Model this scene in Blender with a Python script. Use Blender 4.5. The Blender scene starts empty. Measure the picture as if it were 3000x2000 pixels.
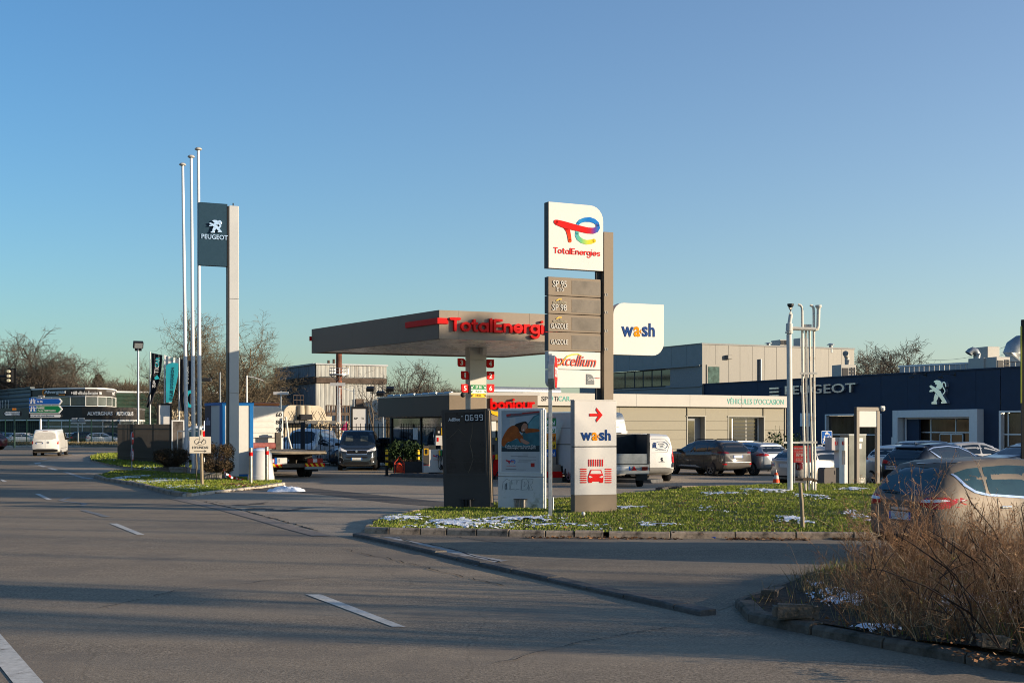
import bpy, bmesh, math, random
import numpy as np
from mathutils import Vector, Matrix, noise
from mathutils.bvhtree import BVHTree
from mathutils.geometry import tessellate_polygon
R = math.radians
rnd = random.Random(7)
S = bpy.context.scene
COL = S.collection

# ------------------------------------------------------------------ camera, sky, sun, exposure
F, H0, CZ = 3700.0, 1250.0, 2.1          # focal length and horizon row of the 3000x2000 photograph, eye height
cam = bpy.data.cameras.new('camera'); camo = bpy.data.objects.new('camera', cam); COL.objects.link(camo)
camo.location = (0, 0, CZ); camo.rotation_euler = (R(90), 0, 0)
cam.sensor_width = 36; cam.lens = 36 * F / 3000; cam.shift_y = (H0 - 1000) / 3000
cam.clip_start = .1; cam.clip_end = 6000
S.camera = camo
S.cycles.pixel_filter_type = 'BLACKMAN_HARRIS'; S.cycles.filter_width = 1.0
SUN_EL, SUN_AZ = R(10.0), R(105.0)         # azimuth clockwise from +Y
SUNV = Vector((math.sin(SUN_AZ) * math.cos(SUN_EL), math.cos(SUN_AZ) * math.cos(SUN_EL), math.sin(SUN_EL)))
wd = bpy.data.worlds.new('World'); S.world = wd; wd.use_nodes = True
nt = wd.node_tree; bg = nt.nodes['Background']
sky = nt.nodes.new('ShaderNodeTexSky'); sky.sky_type = 'NISHITA'; sky.sun_disc = False
sky.sun_elevation = SUN_EL; sky.sun_rotation = SUN_AZ; sky.altitude = 100; sky.air_density = 1.2; sky.dust_density = .6; sky.ozone_density = 3.0
hsv = nt.nodes.new('ShaderNodeHueSaturation'); hsv.inputs['Saturation'].default_value = 1.06
tint = nt.nodes.new('ShaderNodeMix'); tint.data_type = 'RGBA'; tint.blend_type = 'MULTIPLY'; tint.inputs[0].default_value = 1; tint.inputs[7].default_value = (.70, .935, 1.17, 1)
nt.links.new(sky.outputs[0], tint.inputs[6]); nt.links.new(tint.outputs[2], hsv.inputs['Color'])
# thin haze: brighter and warmer towards the sun's side, thinning with height
def _n(t): return nt.nodes.new(t)
tcw = _n('ShaderNodeTexCoord'); dt = _n('ShaderNodeVectorMath'); dt.operation = 'DOT_PRODUCT'; dt.inputs[1].default_value = (math.sin(SUN_AZ), math.cos(SUN_AZ), 0)
nt.links.new(tcw.outputs['Generated'], dt.inputs[0]); mr_ = _n('ShaderNodeMapRange'); mr_.inputs[1].default_value = -.60; mr_.inputs[2].default_value = 1; mr_.inputs[3].default_value = .18; mr_.inputs[4].default_value = 2.6
nt.links.new(dt.outputs['Value'], mr_.inputs[0]); sz_ = _n('ShaderNodeSeparateXYZ'); nt.links.new(tcw.outputs['Generated'], sz_.inputs[0])
mx_ = _n('ShaderNodeMath'); mx_.operation = 'MAXIMUM'; mx_.inputs[1].default_value = 0; nt.links.new(sz_.outputs['Z'], mx_.inputs[0])
pw_ = _n('ShaderNodeMath'); pw_.operation = 'POWER'; pw_.inputs[0].default_value = .08; nt.links.new(mx_.outputs[0], pw_.inputs[1])
ml_ = _n('ShaderNodeMath'); ml_.operation = 'MULTIPLY'; nt.links.new(mr_.outputs[0], ml_.inputs[0]); nt.links.new(pw_.outputs[0], ml_.inputs[1])
hz_ = _n('ShaderNodeMix'); hz_.data_type = 'RGBA'; hz_.blend_type = 'ADD'; hz_.inputs[7].default_value = (1.32, 1.14, 1.04, 1); hz_.clamp_factor = False
nt.links.new(ml_.outputs[0], hz_.inputs[0]); nt.links.new(hsv.outputs[0], hz_.inputs[6]); nt.links.new(hz_.outputs[2], bg.inputs[0]); bg.inputs[1].default_value = .104
sl = bpy.data.lights.new('sun', 'SUN'); sl.energy = 5.0; sl.angle = R(.5); sl.color = (1, .82, .60)
so = bpy.data.objects.new('sun', sl); COL.objects.link(so); so.rotation_euler = SUNV.to_track_quat('Z', 'Y').to_euler()
so.location = (60, -20, 40)
S.view_settings.view_transform = 'Standard'; S.view_settings.look = 'None'
S.view_settings.exposure = 0.70; S.view_settings.gamma = 1; S.view_settings.use_curve_mapping = False

# ------------------------------------------------------------------ pixel -> place
def G(px, py, z=0.0):
    Y = F * (CZ - z) / (py - H0)
    return Vector(((px - 1500) * Y / F, Y, z))
def W(px, py, Y):
    return Vector(((px - 1500) * Y / F, Y, CZ + (H0 - py) * Y / F))
def XY(px, Y): return Vector(((px - 1500) * Y / F, Y))

class Frame:
    """a vertical plane standing on the ground: local x along it, y away from the road, z up"""
    def __init__(s, P0, P1=None, ang=None):
        s.o = Vector((P0[0], P0[1]))
        if P1 is not None:
            d = Vector((P1[0], P1[1])) - s.o; ang = math.atan2(d.y, d.x)
        s.a = ang; s.d = Vector((math.cos(ang), math.sin(ang))); s.n = Vector((-s.d.y, s.d.x))
    def uz(s, px, py, dy=0.0):
        r = Vector(((px - 1500) / F, 1.0))
        t = s.n.dot(s.o + s.n * dy) / s.n.dot(r)
        return s.d.dot(r * t - s.o), CZ + t * (H0 - py) / F
    def u(s, px, dy=0.0): return s.uz(px, 1250, dy)[0]
    def z(s, px, py, dy=0.0): return s.uz(px, py, dy)[1]
    def poly(s, pts, dy=0.0): return [s.uz(x, y, dy) for x, y in pts]
    @property
    def loc(s): return (s.o.x, s.o.y, 0)

# ------------------------------------------------------------------ materials
MATS = {}
def mat(name, col, rough=.6, metal=0.0, var=.12, scale=6.0, bump=0.0, bscale=60.0, coat=0.0, emit=0.0, spec=.2, dirt=None, stretch=None):
    """procedural surface: base colour broken by two noises, optional stain colour, roughness variation, bump"""
    if name in MATS: return MATS[name]
    m = bpy.data.materials.new(name); m.use_nodes = True
    n = m.node_tree.nodes; l = m.node_tree.links; b = n['Principled BSDF']
    tc = n.new('ShaderNodeTexCoord'); src = tc.outputs['Object']
    if stretch:
        mp = n.new('ShaderNodeMapping'); mp.inputs['Scale'].default_value = stretch; l.new(src, mp.inputs[0]); src = mp.outputs[0]
    nz = n.new('ShaderNodeTexNoise'); nz.inputs['Scale'].default_value = scale; nz.inputs['Detail'].default_value = 6; nz.inputs['Roughness'].default_value = .62
    l.new(src, nz.inputs['Vector'])
    rp = n.new('ShaderNodeMapRange'); rp.inputs[1].default_value = .3; rp.inputs[2].default_value = .7
    l.new(nz.outputs['Fac'], rp.inputs[0])
    mx = n.new('ShaderNodeMix'); mx.data_type = 'RGBA'
    c = Vector(col[:3])
    mx.inputs[6].default_value = (*(c * (1 - var)), 1); mx.inputs[7].default_value = (*[min(1, x) for x in c * (1 + var)], 1)
    l.new(rp.outputs[0], mx.inputs[0]); out = mx.outputs[2]
    if dirt:
        n2 = n.new('ShaderNodeTexNoise'); n2.inputs['Scale'].default_value = dirt[2] if len(dirt) > 2 else 1.6; n2.inputs['Detail'].default_value = 8; n2.inputs['Roughness'].default_value = .7
        l.new(src, n2.inputs['Vector'])
        r2 = n.new('ShaderNodeMapRange'); r2.inputs[1].default_value = dirt[1]; r2.inputs[2].default_value = dirt[1] + .18
        l.new(n2.outputs['Fac'], r2.inputs[0])
        m2 = n.new('ShaderNodeMix'); m2.data_type = 'RGBA'; m2.inputs[7].default_value = (*dirt[0], 1)
        l.new(r2.outputs[0], m2.inputs[0]); l.new(out, m2.inputs[6]); out = m2.outputs[2]
    l.new(out, b.inputs['Base Color'])
    rr = n.new('ShaderNodeMapRange'); rr.inputs[3].default_value = max(.02, rough - .08); rr.inputs[4].default_value = min(1, rough + .08)
    l.new(nz.outputs['Fac'], rr.inputs[0]); l.new(rr.outputs[0], b.inputs['Roughness'])
    b.inputs['Metallic'].default_value = metal; b.inputs['Specular IOR Level'].default_value = spec
    if coat: b.inputs['Coat Weight'].default_value = coat; b.inputs['Coat Roughness'].default_value = .06
    if emit: l.new(out, b.inputs['Emission Color']); b.inputs['Emission Strength'].default_value = emit
    if bump:
        n3 = n.new('ShaderNodeTexNoise'); n3.inputs['Scale'].default_value = bscale; n3.inputs['Detail'].default_value = 4
        l.new(src, n3.inputs['Vector'])
        bp = n.new('ShaderNodeBump'); bp.inputs['Strength'].default_value = bump; bp.inputs['Distance'].default_value = .02
        l.new(n3.outputs['Fac'], bp.inputs['Height']); l.new(bp.outputs[0], b.inputs['Normal'])
    MATS[name] = m; return m

def island_mat(name, c0, c1, c2=None, rough=.8):
    """each separate blade, twig or leaf takes its own shade"""
    m = bpy.data.materials.new(name); m.use_nodes = True
    n = m.node_tree.nodes; l = m.node_tree.links; b = n['Principled BSDF']
    g = n.new('ShaderNodeNewGeometry'); cr = n.new('ShaderNodeValToRGB')
    cr.color_ramp.elements[0].color = (*c0, 1); cr.color_ramp.elements[1].color = (*c1, 1)
    if c2: e = cr.color_ramp.elements.new(.85); e.color = (*c1, 1); cr.color_ramp.elements[2].color = (*c2, 1)
    l.new(g.outputs['Random Per Island'], cr.inputs[0]); l.new(cr.outputs[0], b.inputs['Base Color'])
    b.inputs['Roughness'].default_value = rough; b.inputs['Specular IOR Level'].default_value = .2
    MATS[name] = m; return m

# ------------------------------------------------------------------ mesh builder
class MB:
    def __init__(s): s.v = []; s.f = []; s.M = None
    def add(s, vs, fs):
        k = len(s.v)
        if s.M is not None: vs = [s.M @ Vector(p) for p in vs]
        s.v.extend([tuple(p) for p in vs]); s.f.extend([tuple(i + k for i in f) for f in fs]); return s
    def box(s, x0, x1, y0, y1, z0, z1):
        if x0 > x1: x0, x1 = x1, x0
        if y0 > y1: y0, y1 = y1, y0
        if z0 > z1: z0, z1 = z1, z0
        return s.add([(x0,y0,z0),(x1,y0,z0),(x1,y1,z0),(x0,y1,z0),(x0,y0,z1),(x1,y0,z1),(x1,y1,z1),(x0,y1,z1)],
                     [(0,3,2,1),(4,5,6,7),(0,1,5,4),(1,2,6,5),(2,3,7,6),(3,0,4,7)])
    def prism(s, pts, y0, y1):
        """(x,z) outline pushed from y0 (front) to y1 (back)"""
        a = sum(pts[i][0]*pts[(i+1)%len(pts)][1]-pts[(i+1)%len(pts)][0]*pts[i][1] for i in range(len(pts)))
        if a < 0: pts = pts[::-1]
        n = len(pts)
        tri = tessellate_polygon([[Vector((p[0], p[1], 0)) for p in pts]])
        vs = [(p[0], y0, p[1]) for p in pts] + [(p[0], y1, p[1]) for p in pts]
        fs = []
        for t in tri:
            q = [Vector(pts[i]) for i in t]
            if (q[1]-q[0]).cross(q[2]-q[0]) < 0: t = t[::-1]
            fs.append(tuple(t)); fs.append(tuple(i + n for i in t[::-1]))
        for i in range(n):
            j = (i + 1) % n; fs.append((j, i, i + n, j + n))
        return s.add(vs, fs)
    def slab(s, pts, z0, z1):
        """(x,y) outline lifted from z0 to z1"""
        a = sum(pts[i][0]*pts[(i+1)%len(pts)][1]-pts[(i+1)%len(pts)][0]*pts[i][1] for i in range(len(pts)))
        if a < 0: pts = pts[::-1]
        n = len(pts); tri = tessellate_polygon([[Vector((p[0], p[1], 0)) for p in pts]])
        vs = [(p[0], p[1], z0) for p in pts] + [(p[0], p[1], z1) for p in pts]; fs = []
        for t in tri:
            q = [Vector((pts[i][0], pts[i][1])) for i in t]
            if (q[1]-q[0]).cross(q[2]-q[0]) < 0: t = t[::-1]
            fs.append(tuple(i + n for i in t)); fs.append(tuple(t[::-1]))
        for i in range(n):
            j = (i + 1) % n; fs.append((i, j, j + n, i + n))
        return s.add(vs, fs)
    def cyl(s, p0, p1, r0, r1=None, n=12, cap=True):
        r1 = r0 if r1 is None else r1
        p0 = Vector(p0); p1 = Vector(p1); ax = (p1 - p0)
        q = ax.to_track_quat('Z', 'Y'); vs = []; fs = []
        for i in range(n):
            a = 2 * math.pi * i / n; d = q @ Vector((math.cos(a), math.sin(a), 0))
            vs.append(p0 + d * r0); vs.append(p1 + d * r1)
        for i in range(n):
            j = (i + 1) % n; fs.append((2*i, 2*j, 2*j+1, 2*i+1))
        if cap: fs.append(tuple(2*i for i in range(n))[::-1]); fs.append(tuple(2*i+1 for i in range(n)))
        return s.add(vs, fs)
    def tube(s, pts, r, n=8):
        pts = [Vector(p) for p in pts]
        rr = r if isinstance(r, (list, tuple)) else [r] * len(pts)
        vs = []; fs = []
        for i, p in enumerate(pts):
            d = (pts[min(i+1, len(pts)-1)] - pts[max(i-1, 0)]).normalized()
            q = d.to_track_quat('Z', 'Y')
            for k in range(n):
                a = 2*math.pi*k/n; vs.append(p + q @ Vector((math.cos(a)*rr[i], math.sin(a)*rr[i], 0)))
        for i in range(len(pts)-1):
            for k in range(n):
                j = (k+1) % n; fs.append((i*n+k, i*n+j, (i+1)*n+j, (i+1)*n+k))
        fs.append(tuple(range(n))[::-1]); fs.append(tuple((len(pts)-1)*n + k for k in range(n)))
        return s.add(vs, fs)
    def lathe(s, prof, c=(0,0,0), n=20):
        vs = []; fs = []; m = len(prof)
        for i in range(n):
            a = 2*math.pi*i/n
            for r, z in prof: vs.append((c[0]+r*math.cos(a), c[1]+r*math.sin(a), c[2]+z))
        for i in range(n):
            j = (i+1) % n
            for k in range(m-1): fs.append((i*m+k, j*m+k, j*m+k+1, i*m+k+1))
        return s.add(vs, fs)
    def ball(s, c, r, n=12, m=8, sz=1.0):
        return s.lathe([(max(1e-4, r*math.sin(math.pi*k/m)), -r*sz*math.cos(math.pi*k/m)) for k in range(m+1)], c, n)
    def ribbon(s, pts, w, y0, y1, caps=True):
        """flat stroke of width w (or list of widths) along (x,z) points with round ends"""
        pts = [Vector(p) for p in pts]; n = len(pts); ws = w if isinstance(w, (list, tuple)) else [w]*n
        L = []; Rr = []
        for i, p in enumerate(pts):
            d = (pts[min(i+1,n-1)] - pts[max(i-1,0)]).normalized(); q = Vector((-d.y, d.x))
            L.append(p + q*ws[i]/2); Rr.append(p - q*ws[i]/2)
        out = list(L)
        def cap(c, a, b):
            if not caps: return []
            v = a - c; ang = math.atan2(v.y, v.x); r = v.length
            return [c + Vector((math.cos(ang - t*math.pi/6), math.sin(ang - t*math.pi/6)))*r for t in range(1, 6)]
        out += cap(pts[-1], L[-1], Rr[-1]); out += Rr[::-1]; out += cap(pts[0], Rr[0], L[0])
        return s.prism([tuple(p) for p in out], y0, y1)
    def ring(s, cx, cz, rx, rz, w, y0, y1, a0=0, a1=360, n=28):
        pts = [(cx+rx*math.cos(R(a0+(a1-a0)*i/n)), cz+rz*math.sin(R(a0+(a1-a0)*i/n))) for i in range(n+1)]
        ip = [(cx+(rx-w)*math.cos(R(a0+(a1-a0)*i/n)), cz+(rz-w)*math.sin(R(a0+(a1-a0)*i/n))) for i in range(n+1)]
        for i in range(n): s.prism([pts[i], pts[i+1], ip[i+1], ip[i]], y0, y1)
        return s
    def disc(s, cx, cz, r, y0, y1, n=20, rz=None):
        rz = rz or r
        return s.prism([(cx+r*math.cos(2*math.pi*i/n), cz+rz*math.sin(2*math.pi*i/n)) for i in range(n)], y0, y1)
    def build(s, name, m, parent=None, smooth=False, bevel=0.0, label=None, kind=None):
        me = bpy.data.meshes.new(name); me.from_pydata(s.v, [], s.f); me.update()
        o = bpy.data.objects.new(name, me); COL.objects.link(o)
        if isinstance(m, (list, tuple)):
            for x in m: me.materials.append(x)
        elif m: me.materials.append(m)
        if smooth: shade(me, smooth if isinstance(smooth, (int, float)) and smooth is not True else 40)
        if bevel:
            b = o.modifiers.new('bevel', 'BEVEL'); b.width = bevel; b.segments = 2; b.limit_method = 'ANGLE'
        if parent: o.parent = parent
        if label: o['label'] = label
        if kind: o['kind'] = kind
        return o
def shade(me, deg=40):
    me.polygons.foreach_set('use_smooth', [True]*len(me.polygons))
    bm = bmesh.new(); bm.from_mesh(me); a = R(deg)
    for e in bm.edges:
        if len(e.link_faces) == 2:
            e.smooth = e.calc_face_angle(0) < a
    bm.to_mesh(me); bm.free()
def npmesh(name, V, T, m, parent=None, kind=None):
    """fast mesh from numpy arrays of vertices and triangles"""
    me = bpy.data.meshes.new(name); nv, nf, k = len(V), len(T), T.shape[1]
    me.vertices.add(nv); me.vertices.foreach_set('co', V.astype(np.float32).ravel())
    me.loops.add(nf*k); me.loops.foreach_set('vertex_index', T.astype(np.int32).ravel())
    me.polygons.add(nf); me.polygons.foreach_set('loop_start', np.arange(0, nf*k, k, dtype=np.int32))
    me.update(calc_edges=True); me.validate()
    o = bpy.data.objects.new(name, me); COL.objects.link(o)
    if m: me.materials.append(m)
    if parent: o.parent = parent
    if kind: o['kind'] = kind
    return o

# ------------------------------------------------------------------ things
def tag(o, label=None, cat=None, group=None, kind=None):
    if label: o['label'] = label
    if cat: o['category'] = cat
    if group: o['group'] = group
    if kind: o['kind'] = kind
    return o
def thing(name, label, cat, loc=(0,0,0), rz=0.0, group=None):
    o = bpy.data.objects.new(name, None); COL.objects.link(o); o.empty_display_size = .3
    o.location = loc; o.rotation_euler = (0, 0, rz)
    return tag(o, label, cat, group)
def kids(o): return [c for c in bpy.data.objects if c.parent == o]
def copy_tree(o, ch=None):
    """a thing with copies of its parts and sub-parts"""
    r = o.copy(); COL.objects.link(r)
    for c in kids(o):
        d = c.copy(); COL.objects.link(d); d.parent = r
        for g in kids(c):
            e = g.copy(); COL.objects.link(e); e.parent = d
    return r
def struct(mb, name, m, **k): return mb.build(name, m, kind='structure', **k)

# ------------------------------------------------------------------ lettering
_cap = {}
def text_mesh(s, bold=0.0, ext=.02):
    cu = bpy.data.curves.new('lettering', 'FONT'); cu.body = s; cu.size = 1; cu.offset = bold; cu.extrude = ext; cu.resolution_u = 3
    ob = bpy.data.objects.new('lettering', cu)
    me = bpy.data.meshes.new_from_object(ob)
    bpy.data.objects.remove(ob); bpy.data.curves.remove(cu)
    return me
def lettering(s, parent, m, x0, x1, z0, z1, y=0.0, thick=.01, bold=0.0, name='lettering', slant=0.0, rot=0.0):
    """words fitted into the box x0..x1, z0..z1 of the parent's front plane; z0..z1 spans the letters' own extent"""
    me = text_mesh(s, bold)
    n = len(me.vertices); co = np.empty(n*3); me.vertices.foreach_get('co', co); co = co.reshape(-1, 3)
    mn = co.min(0); mx = co.max(0)
    t = (co - mn) / np.maximum(mx - mn, 1e-6)
    out = np.empty_like(co)
    out[:, 0] = x0 + t[:, 0]*(x1-x0) + slant*(t[:, 1]-.5)*(z1-z0); out[:, 2] = z0 + t[:, 1]*(z1-z0); out[:, 1] = y - t[:, 2]*thick
    if rot:
        cx, cz = (x0+x1)/2, (z0+z1)/2; c_, s_ = math.cos(rot), math.sin(rot)
        dx, dz = out[:, 0]-cx, out[:, 2]-cz
        out[:, 0] = cx + dx*c_ - dz*s_; out[:, 2] = cz + dx*s_ + dz*c_
    me.vertices.foreach_set('co', out.ravel()); me.update()
    me.name = name
    o = bpy.data.objects.new(name, me); COL.objects.link(o); me.materials.append(m)
    o.parent = parent; return o
def fl(fr, s, parent, m, px0, py0, px1, py1, dy=-.01, thick=.01, **k):
    """lettering fitted to a pixel box of the photograph on a frame: left-top, right-bottom"""
    a = fr.uz(px0, py1, dy); b = fr.uz(px1, py0, dy)
    return lettering(s, parent, m, a[0], b[0], a[1], b[1], dy, thick, **k)
GLY = {}
def _arc(cx, cy, rx, ry, a0, a1, n=14): return [(cx+rx*math.cos(R(a0+(a1-a0)*i/n)), cy+ry*math.sin(R(a0+(a1-a0)*i/n))) for i in range(n+1)]
_o = _arc(.5,.5,.37,.37,0,360,24)
GLY.update({'T':(1.0,[[(.05,1.29),(.89,1.29)],[(.47,1.29),(.47,.13)]]), 'o':(1.06,[_o]), 't':(.68,[[(.27,1.2),(.27,.36)]+_arc(.5,.36,.23,.23,180,275,6),[(.06,.87),(.52,.87)]]), 'a':(1.1,[_o,[(.87,.87),(.87,.13)]]),
 'l':(.36,[[(.13,1.36),(.13,.13)]]), 'E':(.98,[[(.13,1.29),(.13,.13)],[(.13,1.29),(.8,1.29)],[(.13,.71),(.72,.71)],[(.13,.13),(.8,.13)]]), 'n':(1.0,[[(.13,.87),(.13,.13)],_arc(.46,.53,.33,.34,180,0)+[(.79,.13)]]),
 'e':(1.05,[[(.15,.48),(.86,.48)],_arc(.5,.5,.37,.37,0,318,20)]), 'r':(.66,[[(.13,.87),(.13,.13)],_arc(.47,.53,.34,.34,180,75,8)]), 'g':(1.1,[_o,[(.87,.87),(.87,-.12)]+_arc(.5,-.12,.37,.30,0,-150,10)]),
 'i':(.36,[[(.13,.87),(.13,.13)],[(.13,1.27),(.13,1.29)]]), 's':(.84,[_arc(.42,.685,.27,.185,35,270,10)+_arc(.42,.315,.27,.185,90,-145,10)]), 'b':(1.08,[[(.13,1.36),(.13,.13)],_o]), 'j':(.38,[[(.13,.87),(.13,-.15)]+_arc(-.1,-.15,.23,.24,0,-90,6),[(.13,1.27),(.13,1.29)]]),
 'u':(1.0,[[(.13,.87),(.13,.47)]+_arc(.46,.47,.33,.34,180,360),[(.79,.87),(.79,.13)]])})
def stroke_text(s, parent, m, x0, x1, zb, xh, y, thick, w=.27):
    """round monoline letters built from strokes; zb baseline, xh height of a small letter"""
    tot = sum(GLY[c][0] for c in s) - .1; sx = (x1-x0)/tot; mb = MB(); x = 0; k = 0
    for c in s:
        adv, st = GLY[c]
        for pts in st:
            k += 1; q = [(x0+(x+a)*sx, zb+b*xh) for a, b in pts]
            if len(pts) > 8 and math.dist(pts[0], pts[-1]) < .01:      # closed letter bowls
                cx = sum(a for a, _ in q[:-1])/(len(q)-1); cz = sum(b for _, b in q[:-1])/(len(q)-1); rx, rz = .37*sx, .37*xh; ww = w*xh
                mb.ring(cx, cz, rx+ww/2, rz+ww/2, ww, y-thick-.0015*(k % 5), y)
            else: mb.ribbon(q, w*xh, y-thick-.0015*(k % 5), y)
        x += adv
    return mb.build('lettering', m, parent, kind=None)
def rr(x0, x1, z0, z1, tl=0, tr=0, br=0, bl=0, n=6):
    p = []
    for cx, cz, r, a in ((x1-tr, z1-tr, tr, 0), (x0+tl, z1-tl, tl, 90), (x0+bl, z0+bl, bl, 180), (x1-br, z0+br, br, 270)):
        if r: p += [(cx + r*math.cos(R(a+90*i/n)), cz + r*math.sin(R(a+90*i/n))) for i in range(n+1)]
        else: p.append((cx, cz))
    return p

# common surfaces
WHITE = mat('white_paint', (.74,.73,.70), .4, var=.03, scale=3)
CREAM = mat('cream_panel', (.42,.40,.355), .45, var=.04, scale=2)
BROWN = mat('shaded_taupe_panel', (.135,.103,.078), .45, var=.06, scale=2)  # darker taupe: shade of the canopy's left face put into the colour
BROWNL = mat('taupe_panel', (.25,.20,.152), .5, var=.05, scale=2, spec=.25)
DARK = mat('dark_metal', (.03,.031,.033), .5, var=.2)
BLACK = mat('black_plastic', (.012,.012,.013), .5, var=.2)
GREY = mat('grey_metal', (.30,.31,.32), .45, metal=.3, var=.12)
GALV = mat('galvanised', (.34,.36,.37), .42, metal=.6, var=.18, scale=14)
STEEL = mat('stainless', (.55,.54,.52), .25, metal=1, var=.06)
RED = mat('red_sign', (.56,.005,.005), .5, var=.05, spec=.12)
REDD = mat('deep_red', (.42,.012,.014), .4, var=.05)
YEL = mat('yellow_sign', (.85,.50,.02), .4, var=.05)
ORG = mat('orange_sign', (.85,.25,.02), .4, var=.05)
GRN = mat('green_sign', (.012,.20,.07), .4, var=.05)
BLU = mat('blue_sign', (.012,.11,.42), .4, var=.05)
TEAL = mat('teal_print', (.03,.50,.56), .6, var=.06)
MINT = mat('mint_print', (.10,.36,.30), .6, var=.04)
NAVY = mat('navy_print', (.02,.05,.17), .5, var=.06)
INK = mat('black_print', (.02,.02,.02), .6, var=.1)
GLASS = mat('dark_glass', (.010,.014,.016), .05, var=.3, spec=.8)
SGLASS = mat('shop_glass', (.012,.016,.018), .03, var=.3, spec=.9)
# ------------------------------------------------------------------ ground, roads, islands
def asphalt(name, c, patch, wear):
    m = bpy.data.materials.new(name); m.use_nodes = True
    n = m.node_tree.nodes; l = m.node_tree.links; b = n['Principled BSDF']
    tc = n.new('ShaderNodeTexCoord')
    def nz(sc, det=6, ro=.6):
        t = n.new('ShaderNodeTexNoise'); t.inputs['Scale'].default_value = sc; t.inputs['Detail'].default_value = det; t.inputs['Roughness'].default_value = ro
        l.new(tc.outputs['Object'], t.inputs['Vector']); return t.outputs['Fac']
    def rng(a, lo, hi, o0=0, o1=1):
        t = n.new('ShaderNodeMapRange'); t.inputs[1].default_value = lo; t.inputs[2].default_value = hi; t.inputs[3].default_value = o0; t.inputs[4].default_value = o1
        l.new(a, t.inputs[0]); return t.outputs[0]
    def mix(f, a, c2, mode='MIX'):
        t = n.new('ShaderNodeMix'); t.data_type = 'RGBA'; t.blend_type = mode
        l.new(f, t.inputs[0])
        l.new(a, t.inputs[6]) if not isinstance(a, tuple) else setattr(t.inputs[6], 'default_value', (*a, 1))
        t.inputs[7].default_value = (*c2, 1); return t.outputs[2]
    c = Vector(c)
    col = mix(rng(nz(30, 4, .85), .38, .62), tuple(c*.42), tuple(c*1.62))       # aggregate
    col = mix(rng(nz(5.5, 8, .8), .40, .62, .55, 0), col, tuple(c*.62)); col = mix(rng(nz(7.3, 8, .8), .55, .70, 0, .5), col, tuple(c*1.35))     # worn and grimy mottling
    vo = n.new('ShaderNodeTexVoronoi'); vo.inputs['Scale'].default_value = 42; l.new(tc.outputs['Object'], vo.inputs['Vector'])
    col = mix(rng(vo.outputs['Distance'], .0, .16, .8, 0), col, tuple(c*2.1))    # bright chippings
    mp = n.new('ShaderNodeMapping'); mp.inputs['Rotation'].default_value = (0, 0, R(28)); mp.inputs['Scale'].default_value = (.10, .9, 1)
    l.new(tc.outputs['Object'], mp.inputs[0])
    tr = n.new('ShaderNodeTexNoise'); tr.inputs['Scale'].default_value = 1.1; tr.inputs['Detail'].default_value = 5; l.new(mp.outputs[0], tr.inputs['Vector'])
    col = mix(rng(tr.outputs['Fac'], .45, .72, 0, .65), col, wear)           # polished wheel tracks
    col = mix(rng(nz(.33, 9, .72), .50, .62, 0, .85), col, patch)             # darker old patches
    col = mix(rng(nz(1.9, 8, .75), .62, .74, 0, .55), col, tuple(c*.45))     # oil and damp stains
    # cracks
    wv = n.new('ShaderNodeTexVoronoi'); wv.feature = 'DISTANCE_TO_EDGE'; wv.inputs['Scale'].default_value = .28
    dist = n.new('ShaderNodeMix'); dist.data_type = 'VECTOR'; dist.inputs[0].default_value = .30
    nn = n.new('ShaderNodeTexNoise'); nn.inputs['Scale'].default_value = 1.3; nn.inputs['Detail'].default_value = 6
    l.new(tc.outputs['Object'], nn.inputs['Vector']); l.new(tc.outputs['Object'], dist.inputs[4]); l.new(nn.outputs['Color'], dist.inputs[5])
    l.new(dist.outputs[1], wv.inputs['Vector'])
    col = mix(rng(wv.outputs['Distance'], .0, .0035, .28, 0), col, tuple(c*.35))
    l.new(col, b.inputs['Base Color'])
    l.new(rng(nz(9), .3, .7, .86, 1.0), b.inputs['Roughness']); b.inputs['Specular IOR Level'].default_value = .08
    bp = n.new('ShaderNodeBump'); bp.inputs['Strength'].default_value = .55; bp.inputs['Distance'].default_value = .006
    l.new(nz(48, 3, .7), bp.inputs['Height']); l.new(bp.outputs[0], b.inputs['Normal'])
    return m
ROAD = asphalt('road_asphalt', (.285,.228,.165), (.21,.172,.132), (.345,.275,.195))
LANE = asphalt('lane_asphalt', (.245,.197,.143), (.18,.148,.113), (.30,.24,.172))
FORE = asphalt('forecourt_asphalt', (.37,.30,.222), (.29,.235,.177), (.43,.35,.26))
SOIL = mat('soil', (.055,.042,.03), .95, var=.5, scale=9, bump=1, bscale=25)
TURF = mat('turf_soil', (.075,.095,.025), .95, var=.5, scale=5, bump=1, bscale=30)
KERB = mat('kerb_concrete', (.36,.285,.21), .85, var=.25, scale=9, bump=.5, bscale=70, dirt=((.09,.075,.06), .5, 3.0))
KERBP = mat('kerb_pale', (.42,.38,.32), .85, var=.2, scale=9, bump=.5, bscale=70, dirt=((.12,.10,.08), .55, 3.0))
PAINTR = mat('road_paint', (.56,.53,.47), .8, var=.22, scale=14, spec=.05, dirt=((.20,.175,.145), .53, 7.0))
PAINTW = mat('worn_paint', (.40,.38,.35), .8, var=.3, scale=10, dirt=((.13,.12,.11), .46, 5.0))
GRASS = island_mat('grass_blades', (.095,.132,.014), (.25,.30,.038), (.42,.36,.13))
GRASSD = island_mat('dry_grass_blades', (.12,.10,.05), (.24,.19,.10), (.30,.25,.15))
SNOW = mat('snow', (.82,.84,.88), .7, var=.05, scale=20, bump=.6, bscale=40)
LEAF = island_mat('dry_leaves', (.09,.04,.018), (.25,.13,.06), (.33,.22,.12))

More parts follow.
